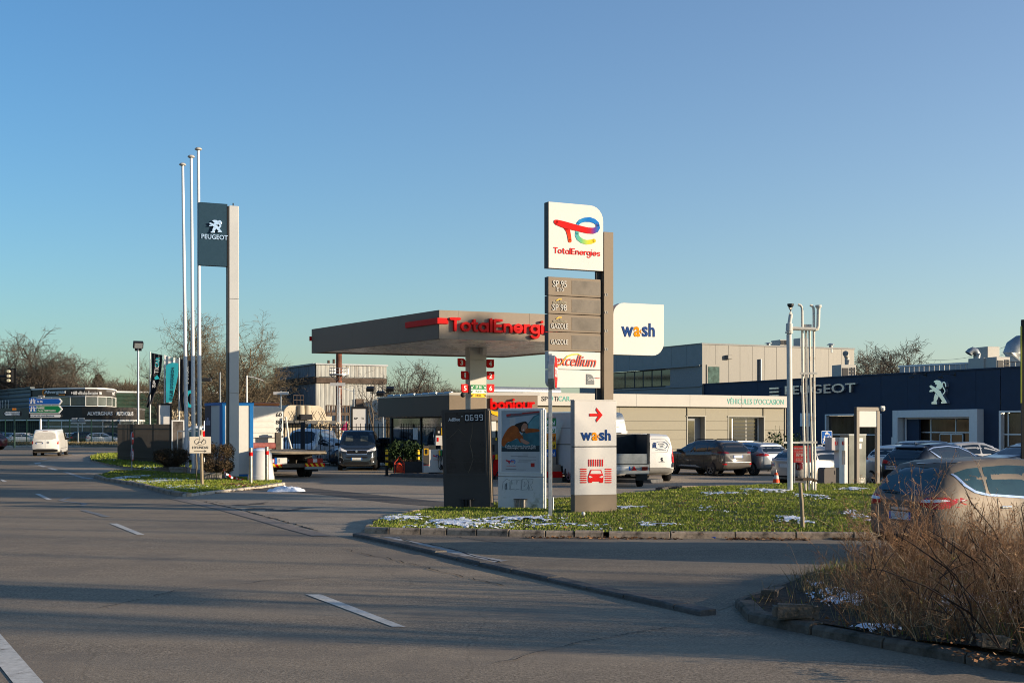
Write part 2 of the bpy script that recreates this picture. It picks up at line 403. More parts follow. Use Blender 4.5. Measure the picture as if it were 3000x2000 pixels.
def sheet(name, pts, z, m, kind='structure'):
    mb = MB(); tri = tessellate_polygon([[Vector((p[0], p[1], 0)) for p in pts]])
    fs = []
    for t in tri:
        q = [Vector((pts[i][0], pts[i][1])) for i in t]
        fs.append(tuple(t) if (q[1]-q[0]).cross(q[2]-q[0]) > 0 else tuple(t[::-1]))
    mb.add([(p[0], p[1], z) for p in pts], fs)
    return mb.build(name, m, kind=kind)
GROUNDM = mat('far_ground', (.10,.095,.055), .95, var=.35, scale=.05, bump=.3, bscale=3)
sheet('ground', [(-2600,-400),(2600,-400),(2600,5200),(-2600,5200)], -.06, GROUNDM)
sheet('road', [(-140,-40),(90,-40),(90,20),(60,120),(-20,128),(-60,136),(-140,140)], 0.0, ROAD)
# forecourt of the station and the dealer: from the gutter seam back to the buildings
seam = [G(513,1460), G(640,1487), G(760,1519), G(860,1548), G(945,1570), G(1034,1572)]
fore = [(p.x, p.y) for p in seam] + [tuple(G(1100,1530).xy), tuple(G(1240,1500).xy), (4,33), (12,38), (60,38), (60,108), (-36,108), (-27,70), tuple(G(560,1430).xy)]
sheet('forecourt', fore, .004, FORE)
lane = [tuple(G(x,y).xy) for x,y in ((1040,1575),(1240,1618),(1385,1655),(1563,1695),(1665,1719),(1908,1772),(2055,1805))]
lane += [tuple(G(x,y).xy) for x,y in ((2180,1762),(2340,1715),(2520,1690),(3100,1690))] + [(30,19),(30,27),(7,23.9),tuple(G(1780,1575).xy),tuple(G(1270,1567).xy),tuple(G(1068,1563).xy)]
sheet('entry_lane', lane, .004, LANE)
# gutter seam strip between road and forecourt
def strip(pts, w):
    pts = [Vector((p[0], p[1])) for p in pts]; L = []; Q = []
    for i, p in enumerate(pts):
        d = (pts[min(i+1,len(pts)-1)]-pts[max(i-1,0)]).normalized(); q = Vector((-d.y,d.x))
        L.append(p+q*w/2); Q.append(p-q*w/2)
    return [tuple(a) for a in L + Q[::-1]]
sheet('gutter_strip', strip(seam[:5], .35), .008, mat('gutter_concrete', (.24,.20,.165), .9, var=.25, scale=6, bump=.4))
sheet('tarmac_repair', [tuple(G(x,y).xy) for x,y in ((760,1425),(900,1428),(1300,1470),(1310,1486),(1150,1474),(930,1447),(740,1436))], .008, asphalt('repair_asphalt', (.14,.125,.108), (.11,.10,.09), (.16,.143,.125)))

# cracked seam, damp stains and drip marks on the old asphalt
g0 = random.Random(12)
def ragged(px, w, jit):
    P = [G(x, y) for x, y in px]; out = []
    for a, b in zip(P, P[1:]):
        n = max(2, int((b-a).length/.18))
        for i in range(n): t = i/n; out.append((a.lerp(b,t).x+g0.uniform(-jit,jit), a.lerp(b,t).y+g0.uniform(-jit,jit)))
    return strip(out, w), out
def crack(px, w=.03, jit=.035, m=None, name='asphalt_crack', z=.012):
    _, c = ragged(px, w, jit); mb = MB(); L = []
    for i, p in enumerate(c):
        d = (Vector(c[min(i+1,len(c)-1)])-Vector(c[max(i-1,0)])).normalized(); q = Vector((-d.y,d.x))*w*g0.uniform(.15,.8); L.append((p[0]+q.x,p[1]+q.y,z)); L.append((p[0]-q.x,p[1]-q.y,z))
    mb.add(L, [(2*i+1,2*i+3,2*i+2,2*i) for i in range(len(c)-1)]); return mb.build(name, m or CRK, kind='structure')
CRK = mat('crack_tar', (.03,.028,.026), .9, var=.3, scale=10); STN = asphalt('stained_asphalt', (.13,.115,.098), (.10,.09,.08), (.16,.14,.12))
crack([(600,1470),(700,1492),(800,1518),(880,1541),(940,1558)], .05, .05); crack([(1150,1573),(1300,1603),(1420,1637),(1490,1652)], .035, .04); crack([(1340,1572),(1520,1600),(1620,1608)], .02, .05)
crack([(1000,1608),(1150,1640),(1360,1690),(1500,1720)], .02, .06); crack([(560,1462),(660,1475),(900,1472),(1020,1480)], .02, .05); crack([(300,1780),(520,1730),(800,1700),(1000,1690)], .012, .05); crack([(2000,1830),(1700,1880),(1400,1960)], .012, .05)
crack([(735,1487),(800,1494),(860,1493),(910,1487)], .55, .10, STN, 'damp_stain', .009); crack([(690,1480),(740,1478),(790,1470)], .35, .08, STN, 'damp_stain', .0095)
# painted lines: one object, its dashes are parts
marks = thing('road_marking', None, None); marks['kind'] = 'structure'
def dash(pts, m=PAINTR, z=.006):
    o = sheet('painted_dash', [tuple(G(x,y).xy) for x,y in pts], z, m, kind=None); o.parent = marks
dash([(320,1533),(343,1533),(424,1566),(402,1566)])
dash([(102,1446),(117,1446),(154,1464),(138,1464)])
dash([(895,1741),(940,1741),(1188,1836),(1150,1836)])
dash([(0,1404),(8,1404),(22,1411),(8,1411)])
dash([(185,1383),(198,1382),(245,1397),(272,1400),(272,1403),(240,1401)], PAINTW)
dash([(138,1371),(150,1370),(173,1376),(160,1377)])
dash([(110,1362),(120,1361),(135,1366),(126,1368)])
dash([(100,1355),(118,1354),(120,1358),(104,1359)])
dash([(118,1343),(136,1342),(137,1345),(120,1346)], PAINTW)
dash([(212,1330),(232,1331),(228,1333),(208,1332)], PAINTW)
dash([(-60,1790),(0,1856),(127,2000),(220,2110),(140,2110),(38,2000),(0,1952),(-60,1880)])
dash([(1110,1573),(1170,1573),(1180,1584),(1120,1584)], PAINTW, .010)
dash([(1180,1580),(1230,1590),(1420,1632),(1490,1643),(1440,1648),(1380,1640),(1280,1612)], PAINTW, .010)
dash([(1300,1625),(1340,1633),(1410,1655),(1396,1658)], PAINTW)
# wiggly tar-white squiggle on the road
sq = MB()
for pts in ([(205,1456),(190,1461),(178,1466),(215,1471),(245,1474),(250,1479),(225,1482)], [(243,1494),(260,1499),(285,1505),(310,1513),(320,1514)]):
    q = strip([tuple(G(x,y).xy) for x,y in pts], .16); n2 = len(q)//2
    sq.add([(a,b,.006) for a,b in q], [(i,i+1,2*n2-2-i,2*n2-1-i) for i in range(n2-1)])
o = sq.build('painted_squiggle', mat('faint_paint', (.22,.22,.215), .8, var=.3, scale=12, dirt=((.13,.12,.11),.5,6)), marks)

# ---------------- islands
def kerb(px, h=.13, w=.16, L=.95, m=KERB, back=None, jit=.008):
    """kerb of separate stones along a pixel path (front foot of the stones)"""
    root = bpy.data.objects.new('kerb', None); COL.objects.link(root); root['kind'] = 'structure'
    P = [G(x, y) for x, y in px]; seg = []
    tot = [0]
    for a, b in zip(P, P[1:]): tot.append(tot[-1] + (b-a).length)
    def at(t):
        for i in range(len(P)-1):
            if t <= tot[i+1] or i == len(P)-2:
                return P[i].lerp(P[i+1], (t-tot[i])/max(1e-6, tot[i+1]-tot[i]))
    t = 0; n = 0
    while t < tot[-1]-.1 and n < 280:
        ln = L * rnd.uniform(.85, 1.15); e = min(tot[-1], t+ln)
        a = at(t+.012); b = at(e-.012); d = (b-a); ll = d.length
        if ll < .05: break
        mb = MB(); c = min(.03, h*.3)
        hh = h + rnd.uniform(-jit, jit)
        pr = [(0,-.05),(0,hh-c),(c,hh),(w-c*.4,hh),(w,hh-c*.4),(w,-.05)]
        vs = [(0,y,z) for y,z in pr] + [(ll,y,z) for y,z in pr]; k = len(pr)
        mb.add(vs, [(i,i+k,(i+1)%k+k,(i+1)%k) for i in range(k)] + [tuple(range(k)), tuple(range(k,2*k))[::-1]])
        o = mb.build('kerb_stone', m, root, bevel=.008)
        o.location = a + Vector((0,0,0)); o.rotation_euler = (rnd.uniform(-.02,.02), 0, math.atan2(d.y, d.x) + rnd.uniform(-.012,.012))
        t = e; n += 1
    return root
main_front = [(1066,1561),(1120,1564),(1180,1565),(1272,1566),(1527,1572),(1782,1575),(2000,1577),(2300,1578),(2540,1580),(2800,1582),(3100,1584)]
main_back = [(1068,1553),(1085,1541),(1115,1527),(1170,1516),(1250,1499),(1420,1484),(1600,1472),(1800,1462),(2050,1448),(2250,1441),(2500,1440),(2600,1440),(3100,1440)]
left_front = [(275,1398),(300,1407),(400,1424),(500,1450),(548,1455)]
left_right = [(548,1455),(640,1444),(760,1431),(836,1420)]
left_back = [(836,1417),(800,1411),(700,1402),(560,1392),(440,1384),(330,1384)]
bush_edge = [(2500,1690),(2340,1712),(2235,1748),(2155,1778),(2136,1790),(2165,1815),(2285,1843),(2450,1873),(2700,1922),(2900,1958),(3150,2005)]
far_edge = [(420,1335),(330,1331),(285,1334),(264,1341),(268,1351),(330,1367),(460,1384)]
kerb(main_front[:6], L=.62); kerb(main_front[5:], L=1.15)
kerb(list(reversed(main_back[:5])), L=.5, h=.10, jit=.03)
kerb(left_front, L=1.0); kerb(left_right, L=1.0, m=KERBP, h=.09)
kerb(bush_edge, L=1.0, h=.105, w=.2, jit=.012, m=mat('mossy_kerb', (.15,.122,.092), .9, var=.35, scale=9, bump=.6, dirt=((.05,.045,.032), .5, 3))); kerb(far_edge, L=1.0, h=.10)
kerb([(1032,1571),(1060,1576),(1238,1617),(1383,1653),(1561,1693),(1663,1717),(1906,1770),(2052,1804)], h=.06, w=.22, L=1.0, m=mat('low_kerb', (.13,.115,.10), .9, var=.3, scale=9, bump=.6), jit=.01)
kerb([(1942,1441),(1960,1437),(1998,1436)], h=.15, w=.25, L=.3, m=mat('dark_kerb',(.06,.055,.05),.9,var=.3)); kerb([(1998,1438),(2100,1437),(2200,1436),(2300,1434),(2420,1432)], h=.17, w=.25, L=1.0)

def inside(p, poly):
    x, y = p; c = False; n = len(poly); j = n-1
    for i in range(n):
        xi, yi = poly[i]; xj, yj = poly[j]
        if (yi > y) != (yj > y) and x < (xj-xi)*(y-yi)/(yj-yi)+xi: c = not c
        j = i
    return c
def inside_np(X, Y, poly):
    c = np.zeros(len(X), bool); n = len(poly); j = n-1
    for i in range(n):
        xi, yi = poly[i]; xj, yj = poly[j]
        if yi != yj:
            c ^= ((yi > Y) != (yj > Y)) & (X < (xj-xi)*(Y-yi)/(yj-yi)+xi)
        j = i
    return c
def gp(pts): return [tuple(G(x, y).xy) for x, y in pts]
def shrink(poly, d):
    P = [Vector(p) for p in poly]; n = len(P)
    a = sum(P[i].cross(P[(i+1)%n]) for i in range(n)); sg = 1 if a > 0 else -1; out = []
    for i in range(n):
        e = (P[(i+1)%n]-P[i-1]).normalized(); out.append(tuple(P[i]+Vector((-e.y,e.x))*d*sg))
    return out
main_poly = shrink(gp(main_front + main_back[::-1]), .12)
left_poly = shrink(gp(left_front + left_right[1:] + left_back), .12)
bush_poly = shrink(gp(bush_edge) + [(12,10.5),(12,17.6)], .12)
far_poly = gp(far_edge) + [(-14,70),(-20,80)]
def hmain(x, y): return .10 + .16*max(0, min(1, (y-26)/8))*max(0, min(1, (x-1)/5)) + .03*noise.noise((x*.9, y*.9, 0))
def hleft(x, y): return .09 + .03*noise.noise((x*.7, y*.7, 3))
def hbush(x, y):
    return .10 + .16*max(0, min(1, (x-3.2)/2.5)) + .05*noise.noise((x*1.3, y*1.3, 5))
def hfar(x, y): return .10
def turf(name, poly, h, m, step=.25):
    xs = [p[0] for p in poly]; ys = [p[1] for p in poly]
    nx = int((max(xs)-min(xs))/step)+2; ny = int((max(ys)-min(ys))/step)+2
    mb = MB(); ids = {}; bm = bmesh.new()
    bv = [bm.verts.new((p[0], p[1], 0)) for p in poly]; 
    f = bm.faces.new(bv); 
    bmesh.ops.triangulate(bm, faces=[f])
    x0 = min(xs)
    for k in range(1, nx): 
        bmesh.ops.bisect_plane(bm, geom=bm.verts[:]+bm.edges[:]+bm.faces[:], plane_co=(x0+k*step,0,0), plane_no=(1,0,0))
    y0 = min(ys)
    for k in range(1, ny):
        bmesh.ops.bisect_plane(bm, geom=bm.verts[:]+bm.edges[:]+bm.faces[:], plane_co=(0,y0+k*step,0), plane_no=(0,1,0))
    for v in bm.verts: v.co.z = h(v.co.x, v.co.y)
    bmesh.ops.recalc_face_normals(bm, faces=bm.faces)
    me = bpy.data.meshes.new(name); bm.to_mesh(me); bm.free()
    if len(me.polygons) and me.polygons[0].normal.z < 0: me.flip_normals()
    shade(me, 180); o = bpy.data.objects.new(name, me); COL.objects.link(o); me.materials.append(m); o['kind'] = 'structure'
    return o
turf('grass_island', main_poly, hmain, TURF, .4); turf('planted_island', left_poly, hleft, mat('dark_turf', (.050,.055,.024), .95, var=.5, scale=4, bump=1, bscale=25), .6)
turf('weedy_island', bush_poly, hbush, SOIL, .3); turf('far_island', far_poly, hfar, TURF, 1.5)

def blades(name, poly, h, n, hmin, hmax, w, m, seed=1, dens=None):
    g = np.random.default_rng(seed); P = np.array(poly); mn = P.min(0); mx = P.max(0)
    X = g.uniform(mn[0], mx[0], n*3); Y = g.uniform(mn[1], mx[1], n*3)
    k = inside_np(X, Y, poly); X = X[k]; Y = Y[k]
    if dens:
        d = np.array([dens(x, y) for x, y in zip(X, Y)]); k = g.random(len(X)) < d; X = X[k]; Y = Y[k]
    X = X[:n]; Y = Y[:n]; N = len(X)
    Z = np.array([h(x, y) for x, y in zip(X, Y)])
    a = g.uniform(0, 6.283, N); ww = w*g.uniform(.6, 1.4, N); tuft = np.array([.6+.8*(.5+.5*noise.noise((x*2.2, y*2.2, 9))) for x, y in zip(X, Y)])
    hh = g.uniform(hmin, hmax, N)*tuft; ln = hh*g.uniform(.1, .9, N); b = g.uniform(0, 6.283, N)
    V = np.empty((N, 3, 3)); dx = np.cos(a)*ww/2; dy = np.sin(a)*ww/2
    V[:,0] = np.stack([X-dx, Y-dy, Z-.01], 1); V[:,1] = np.stack([X+dx, Y+dy, Z-.01], 1)
    V[:,2] = np.stack([X+np.cos(b)*ln, Y+np.sin(b)*ln, Z+hh], 1)
    return npmesh(name, V.reshape(-1, 3), np.arange(N*3).reshape(-1, 3), m, kind='stuff')
blades('grass', main_poly, hmain, 130000, .014, .052, .024, GRASS, 1, lambda x, y: 1 if noise.noise((x*1.3, y*1.3, 3))+.5*noise.noise((x*4, y*4, 8)) > -.22 else .25)
blades('dry_grass', main_poly, hmain, 16000, .02, .06, .024, GRASSD, 6, lambda x, y: .9 if noise.noise((x*1.6, y*1.6, 12)) > .22 else .12)
blades('grass', left_poly, hleft, 30000, .02, .075, .03, GRASS, 2, lambda x, y: 1 if noise.noise((x*.8, y*.8, 3)) > .05 or x > -12.5 else .30)
blades('grass', bush_poly, hbush, 9000, .04, .16, .012, GRASS, 3, lambda x, y: .75 if noise.noise((x*1.1, y*1.1, 2)) > .12 and x > 4 else .02)
blades('dry_grass', bush_poly, hbush, 16000, .06, .26, .010, GRASSD, 4, lambda x, y: .25+.6*(noise.noise((x*1.2, y*1.2, 7)) > .0) if x > 3.5 else .05)
blades('grass', far_poly, hfar, 12000, .05, .14, .06, GRASS, 5)

def snow(poly, h, blobs, step=.05, thr=.12, seed=0):
    """thin patches of melting snow, ragged at the rim"""
    P = np.array(poly); vs = []; fs = []; ids = {}
    def val(x, y):
        d = max((s*max(0, 1-((x-cx)/rx)**2-((y-cy)/ry)**2) for cx, cy, rx, ry, s in blobs), default=0)
        if d <= 0: return -1
        return .5*noise.noise((x*2.1, y*2.6, seed)) + .45*noise.noise((x*6, y*7, seed+3)) + .60*noise.noise((x*13, y*13, seed+5)) - .42 + d*.70
    for cx, cy, rx, ry, s in blobs:
        for i in range(int((cx-rx)/step), int((cx+rx)/step)+1):
            for j in range(int((cy-ry)/step), int((cy+ry)/step)+1):
                if (i, j) in ids: continue
                x, y = i*step, j*step; v = val(x, y); ids[(i, j)] = -1
                if v > thr-.12 and inside((x, y), poly):
                    ids[(i, j)] = len(vs); vs.append((x, y, h(x, y) + min(.024, max(-.015, (v-thr)*.14)) + .012))
    for (i, j), a in ids.items():
        q = [ids.get(k, -1) for k in ((i,j),(i+1,j),(i+1,j+1),(i,j+1))]
        if min(q) >= 0: fs.append(tuple(q))
    mb = MB(); mb.add(vs, fs); return mb.build('snow', SNOW, smooth=True, kind='stuff')
def blob(px, py, wpx, hy, s=1.0, z=.1):
    p = G(px, py, z); a = G(px, py+hy, z); return (p.x, p.y, wpx*p.y/F, abs(p.y-a.y), s)
snow(main_poly, hmain, [blob(1180,1518,110,14,1), blob(1370,1530,170,16,1.25), blob(1520,1520,150,12,1.1), blob(1600,1538,220,13,.75), blob(1330,1546,240,8,.8), blob(1850,1492,70,6,.9), blob(1930,1536,90,10,.8),
    blob(2250,1453,90,9,1.2), blob(2380,1470,60,12,.9), blob(2120,1462,110,7,.75), blob(2320,1525,70,14,.95), blob(2500,1448,80,5,1.0), blob(2520,1515,60,25,.8), blob(2080,1500,90,20,.45), blob(1750,1548,90,8,.6)], .045)
snow(left_poly, hleft, [blob(340,1402,60,6,1.0), blob(520,1432,120,10,.75), blob(470,1408,130,11,1.0), blob(560,1424,110,8,.85), blob(390,1396,70,8,.9), blob(690,1424,60,6,.6), blob(600,1438,80,6,.5)], .07, seed=11)
snow(bush_poly, hbush, [blob(2470,1722,120,28,1.0,.25), blob(2560,1806,110,18,.95,.25), blob(2760,1690,120,30,.7,.3), blob(2860,1745,170,40,.95,.3), blob(2990,1725,60,22,.9,.3), blob(2960,1880,70,40,.7,.3), blob(2400,1700,60,12,.8,.2)], .028, seed=21)
snow(far_poly, hfar, [blob(350,1345,70,7,1), blob(400,1372,80,6,1.1)], .1, seed=31)
# heap of shovelled snow on the forecourt
mb = MB(); gx = G(838,1439); k0 = 22
for i in range(k0+1):
    for j in range(9):
        u = i/k0*2-1; v = j/8*2-1; e = max(0, 1-u*u-v*v)
        mb.v.append((gx.x+u*.62+.05*noise.noise((u*4,v*4,1)), gx.y+v*.42, .012*(e>0)+.22*e**.7*(.7+.6*noise.noise((u*5, v*4, 2))) if e > 0 else -.02))
for i in range(k0):
    for j in range(8): mb.f.append((i*9+j,(i+1)*9+j,(i+1)*9+j+1,i*9+j+1))
tag(mb.build('snow_heap', SNOW, smooth=True), 'small heap of shovelled white snow on the station forecourt', 'snow')
mb = MB()
for i in range(40):   # thin snow film streaks left on the forecourt
    pass
# fallen leaves along the kerbs
def leaves(name, spots, n, size, seed):
    g = random.Random(seed); V = []; T = []
    for _ in range(n):
        (a, b, sp) = g.choice(spots); p = a.lerp(b, g.random()); p = Vector((p.x + g.gauss(0, sp*.4), p.y + g.gauss(0, sp), p.z + g.uniform(.005, .035)))
        s = size*g.uniform(.5, 1.3); q = Matrix.Rotation(g.uniform(0,6.28), 3, 'Z') @ Matrix.Rotation(g.uniform(-.9,.9), 3, 'X')
        k = len(V)
        for c in ((-.5,0,0),(-.1,-.32,.06),(.5,0,.02),(-.05,.3,.08)): V.append(p + q @ (Vector(c)*s))
        T.append((k,k+1,k+2)); T.append((k,k+2,k+3))
    return npmesh(name, np.array(V), np.array(T), LEAF, kind='stuff')
leaves('fallen_leaves', [(G(1530,1576),G(1990,1580),.06),(G(2130,1580),G(2370,1582),.10),(G(2440,1580),G(2540,1582),.08)], 900, .07, 1)
leaves('fallen_leaves', [(G(1500,1530,.15),G(2500,1540,.15),1.2),(G(1900,1480,.3),G(2500,1470,.3),1.5)], 380, .06, 2)
leaves('fallen_leaves', [(G(560,1452),G(760,1432),.12),(G(660,1418,.15),G(760,1424,.15),.5)], 420, .07, 3)
leaves('fallen_leaves', [(G(2400,1825,.2),G(2950,1890,.25),.25),(G(2780,1915,.2),G(3000,1950,.2),.12),(G(2500,1800,.25),G(2950,1840,.3),.5)], 300, .05, 4)
# drain grating
mb = MB(); p = G(1860,1457)
for i in range(9): mb.box(p.x-.9+i*.2, p.x-.86+i*.2, p.y-.45, p.y+.45, .006, .018)
mb.box(p.x-.95,p.x+.8,p.y-.47,p.y-.43,.006,.02); mb.box(p.x-.95,p.x+.8,p.y+.43,p.y+.47,.006,.02)
tag(mb.build('drain_grate', DARK), 'dark iron drain grating let into the forecourt beside the lawn', 'drain')
# blue crushed can at the kerb
mb = MB(); p = G(2090,1576); mb.lathe([(.0,0),(.09,.0),(.10,.03),(.07,.06),(.09,.09),(.04,.10),(0,.10)], (p.x,p.y,.0), 9)
tag(mb.build('litter', mat('blue_litter',(.03,.08,.42),.35,var=.4,scale=20)), 'crushed blue plastic litter lying in the gutter by the kerb', 'litter')
# ------------------------------------------------------------------ trees and plants
BARK = mat('bark', (.075,.060,.045), .95, var=.35, scale=3, bump=.6, bscale=12)
TWIG = island_mat('twigs', (.060,.049,.039), (.140,.115,.088))
TWIGP = island_mat('pale_twigs', (.11,.085,.055), (.20,.155,.095))
WEED = island_mat('weed_stems', (.165,.080,.037), (.47,.265,.13), (.78,.57,.34))
SEED = island_mat('seed_heads', (.095,.050,.025), (.30,.165,.082))
BUSHM = island_mat('brown_bush_leaves', (.035,.027,.014), (.11,.072,.038), (.16,.11,.06))
BUSHG = island_mat('green_bush_leaves', (.010,.022,.009), (.035,.065,.02))
CONIF = island_mat('conifer_needles', (.035,.032,.015), (.085,.075,.038))
PAMP = island_mat('pampas_plumes', (.30,.24,.15), (.55,.46,.32))

class TB:
    """collects many thin tubes fast"""
    def __init__(s): s.v = []; s.f = []
    def tube(s, pts, rad, n):
        k = len(s.v); m = len(pts)
        for i, p in enumerate(pts):
            d = pts[min(i+1,m-1)] - pts[max(i-1,0)]
            a = d.orthogonal(); a.normalize(); b = d.cross(a); b.normalize()
            for j in range(n):
                t = 6.28318*j/n; s.v.append(p + a*(math.cos(t)*rad[i]) + b*(math.sin(t)*rad[i]))
        for i in range(m-1):
            for j in range(n):
                q = (j+1) % n; s.f.append((k+i*n+j, k+i*n+q, k+(i+1)*n+q, k+(i+1)*n+j))
    def build(s, name, m, parent=None, kind=None, smooth=False):
        o = npmesh(name, np.array([tuple(p) for p in s.v]), np.array(s.f), m, parent, kind)
        if smooth: o.data.polygons.foreach_set('use_smooth', [True]*len(o.data.polygons))
        return o

def tree_meshes(seed, H=14, trunk=.22, r0=.34, spread=1.0, up=.35, dens=1.0, levels=4, twig=.02):
    """a bare winter tree: trunk mesh and crown mesh"""
    g = random.Random(seed); T = TB(); Cn = TB()
    kidsn = [int(9*dens), int(8*dens), int(8*dens), int(6*dens)]
    def path(p, d, L, lvl, n):
        pts = [p.copy()]; d = d.normalized()
        for i in range(n):
            w = .12 + .09*lvl
            d = (d + Vector((g.gauss(0, w), g.gauss(0, w), g.gauss(0, w*.8) + up*.14)) ).normalized()
            p = p + d*(L/n); pts.append(p.copy())
        return pts, d
    def branch(p, d, L, r, lvl):
        n = 5 if lvl < 2 else (4 if lvl == 2 else 3)
        pts, dd = path(p, d, L, lvl, n)
        rad = [max(twig*.55, r*(1-.72*i/n)) for i in range(n+1)]
        Cn.tube(pts, rad, 5 if lvl < 2 else 3)
        if lvl >= levels: return
        m = max(2, int(kidsn[min(lvl,3)]*g.uniform(.75, 1.2)))
        for i in range(m):
            t = .22 + .78*(i+g.random())/m; f = t*n; k = min(n-1, int(f)); q = pts[k].lerp(pts[k+1], f-k)
            loc = (pts[k+1]-pts[k]).normalized(); side = loc.orthogonal(); side.rotate(Matrix.Rotation(g.uniform(0,6.283), 3, loc))
            ang = g.uniform(.45, 1.05); nd = loc*math.cos(ang) + side*math.sin(ang)
            nd.z += up*.25
            branch(q, nd, L*g.uniform(.46,.72)*(1.12-.45*t), max(twig, rad[k]*g.uniform(.45,.65)), lvl+1)
    th = H*trunk; tp = [Vector((0,0,-.3)), Vector((0,0,.4)), Vector((g.uniform(-.1,.1), 0, th*.5)), Vector((g.uniform(-.25,.25), g.uniform(-.2,.2), th))]
    T.tube(tp, [r0*1.5, r0*1.1, r0*.95, r0*.85], 9)
    top = tp[-1]; nl = max(3, int(6*dens))
    for i in range(nl):
        az = 6.283*(i+g.uniform(-.3,.3))/nl; tilt = g.uniform(.35, .95)*spread
        d = Vector((math.cos(az)*math.sin(tilt), math.sin(az)*math.sin(tilt), math.cos(tilt)))
        branch(top - Vector((0,0,g.uniform(0,.25)*th)), d, (H-th)*g.uniform(.55,.72), r0*g.uniform(.5,.68), 1)
    branch(top, Vector((g.uniform(-.15,.15), g.uniform(-.15,.15), 1)), (H-th)*.72, r0*.7, 1)
    return T, Cn
TREES = {}
def tree(kind, px, Y, H, label, rz=0.0, group=None, sx=1.0, name='bare_tree', at=None, m=None):
    if kind not in TREES:
        seed, kw = TREEKINDS[kind]
        T, Cn = tree_meshes(seed, **kw)
        root = thing(name, label, 'tree', group=group); T.build('trunk', BARK, root, smooth=True); Cn.build('crown', m or TWIG, root); TREES[kind] = (root, max(p.z for p in Cn.v))
    else:
        root = copy_tree(TREES[kind][0]); root['label'] = label
        if group: root['group'] = group
    h = TREES[kind][1]; s = H/h; p = at or XY(px, Y)
    root.location = (p[0], p[1], 0); root.rotation_euler = (0,0,rz); root.scale = (s*sx, s*sx, s)
    return root
TREEKINDS = {
 'oak': (11, dict(H=15, trunk=.26, r0=.36, spread=1.15, up=.26, dens=1.3, twig=.021)),
 'oak2': (23, dict(H=15, trunk=.24, r0=.34, spread=1.25, up=.2, dens=1.3, twig=.021)),
 'plane': (5, dict(H=14, trunk=.18, r0=.30, spread=1.15, up=.12, dens=1.28, twig=.015)),
 'plane2': (8, dict(H=14, trunk=.2, r0=.28, spread=1.1, up=.15, dens=1.28, twig=.015)),
 'ash': (14, dict(H=12, trunk=.22, r0=.24, spread=.95, up=.42, dens=1.0, twig=.02)),
 'sparse': (41, dict(H=13, trunk=.38, r0=.16, spread=.8, up=.4, dens=.52, twig=.016)),
 'tall': (52, dict(H=16, trunk=.46, r0=.26, spread=.95, up=.4, dens=.92, twig=.022)),
 'sapling': (31, dict(H=8, trunk=.3, r0=.10, spread=.6, up=.6, dens=.62, twig=.012)),
}
gw = 'large bare trees behind the black showroom'
tree('oak', 100, 178, 16.5, "tallest bare tree rising behind the left end of the curved black showroom", 0.4, gw)
tree('oak2', 210, 182, 14.2, 'bare tree with a low fork behind the middle of the curved showroom roof', 1.9, gw)
tree('oak', 8, 185, 15.6, 'bare tree at the left edge of the view behind the traffic light', 2.6, gw)
tree('oak2', 285, 176, 10.4, 'low wide bare tree leaning right behind the right end of the curved showroom', 3.9, gw, 1.25)
tree('oak', 345, 215, 11.0, 'smaller far bare tree behind the floodlight mast', 5.6, gw)
gp_ = 'spreading bare trees behind the flagpoles'
tree('plane', 690, 112, 12.6, 'spreading bare tree directly behind the tall grey totem post', .6, gp_, m=TWIGP)
tree('plane2', 590, 118, 13.2, 'spreading bare tree behind the flagpoles', 2.2, gp_, m=TWIGP)
tree('plane', 765, 125, 10.0, 'lower bare tree behind the white and blue cabin', 3.9, gp_)
tree('plane2', 500, 150, 10.5, 'more distant bare tree behind the feather flags', 4.4, gp_)
tree('ash', 1185, 108, 8.2, 'rounded bare tree to the right of the rusty corrugated works', .3, m=TWIG)
tree('ash', 1235, 125, 6.6, 'small bare tree over the left end of the shop roof', 2.0)
tree('ash', 1330, 150, 7.6, 'low bare tree behind the station pillar with the red numbers', 1.3)
tree('ash', 1450, 150, 6.2, 'low bare tree seen right of the red number six', 3.3)
tree('sapling', 1095, 92, 6.4, 'slim young bare tree in front of the rusty corrugated works', 1.0, m=TWIG)
gr_ = 'bare trees over the navy showroom roof'
tree('ash', 2555, 140, 11.2, 'bare tree right of the grey building, leftmost above the navy showroom roof', .9, gr_)
tree('ash', 2640, 135, 11.8, 'tallest bare tree above the middle of the navy showroom roof', 4.0, gr_, 1.15)
tree('ash', 2590, 150, 11.6, 'bare tree between the two others above the navy showroom roof', 2.7, gr_)
tree('ash', 2690, 145, 9.6, 'lower bare tree at the right end of the row above the navy roof', 5.5, gr_)
tree('ash', 2880, 170, 12.6, 'far bare tree behind the curved steel roof duct', .2)
tree('ash', 1965, 150, 12.0, 'far bare treetop just right of the white wash panel', 1.8)

# conifer behind the black showroom
def conifer(px, Y, H, r, label):
    g = np.random.default_rng(4); root = thing('conifer', label, 'tree', (*XY(px, Y), 0))
    mb = MB(); mb.cyl((0,0,-.2),(0,0,H*.9),.2,.05,8); mb.build('trunk', BARK, root)
    N = 2600; t = g.random(N)**.8; z = H*(.12+.88*t); rad = r*(1-t)**.7*np.sqrt(g.uniform(.15, 1, N))*(.75+.5*np.abs(np.sin(z*3))); a = g.uniform(0, 6.283, N)
    c = np.stack([np.cos(a)*rad, np.sin(a)*rad, z], 1); V = np.repeat(c[:,None,:], 3, 1) + g.normal(0, .22, (N,3,3))
    npmesh('crown', V.reshape(-1,3), np.arange(3*N).reshape(-1,3), CONIF, root)
conifer(288, 190, 9.8, 2.6, 'dark green conifer among the bare trees behind the curved showroom')

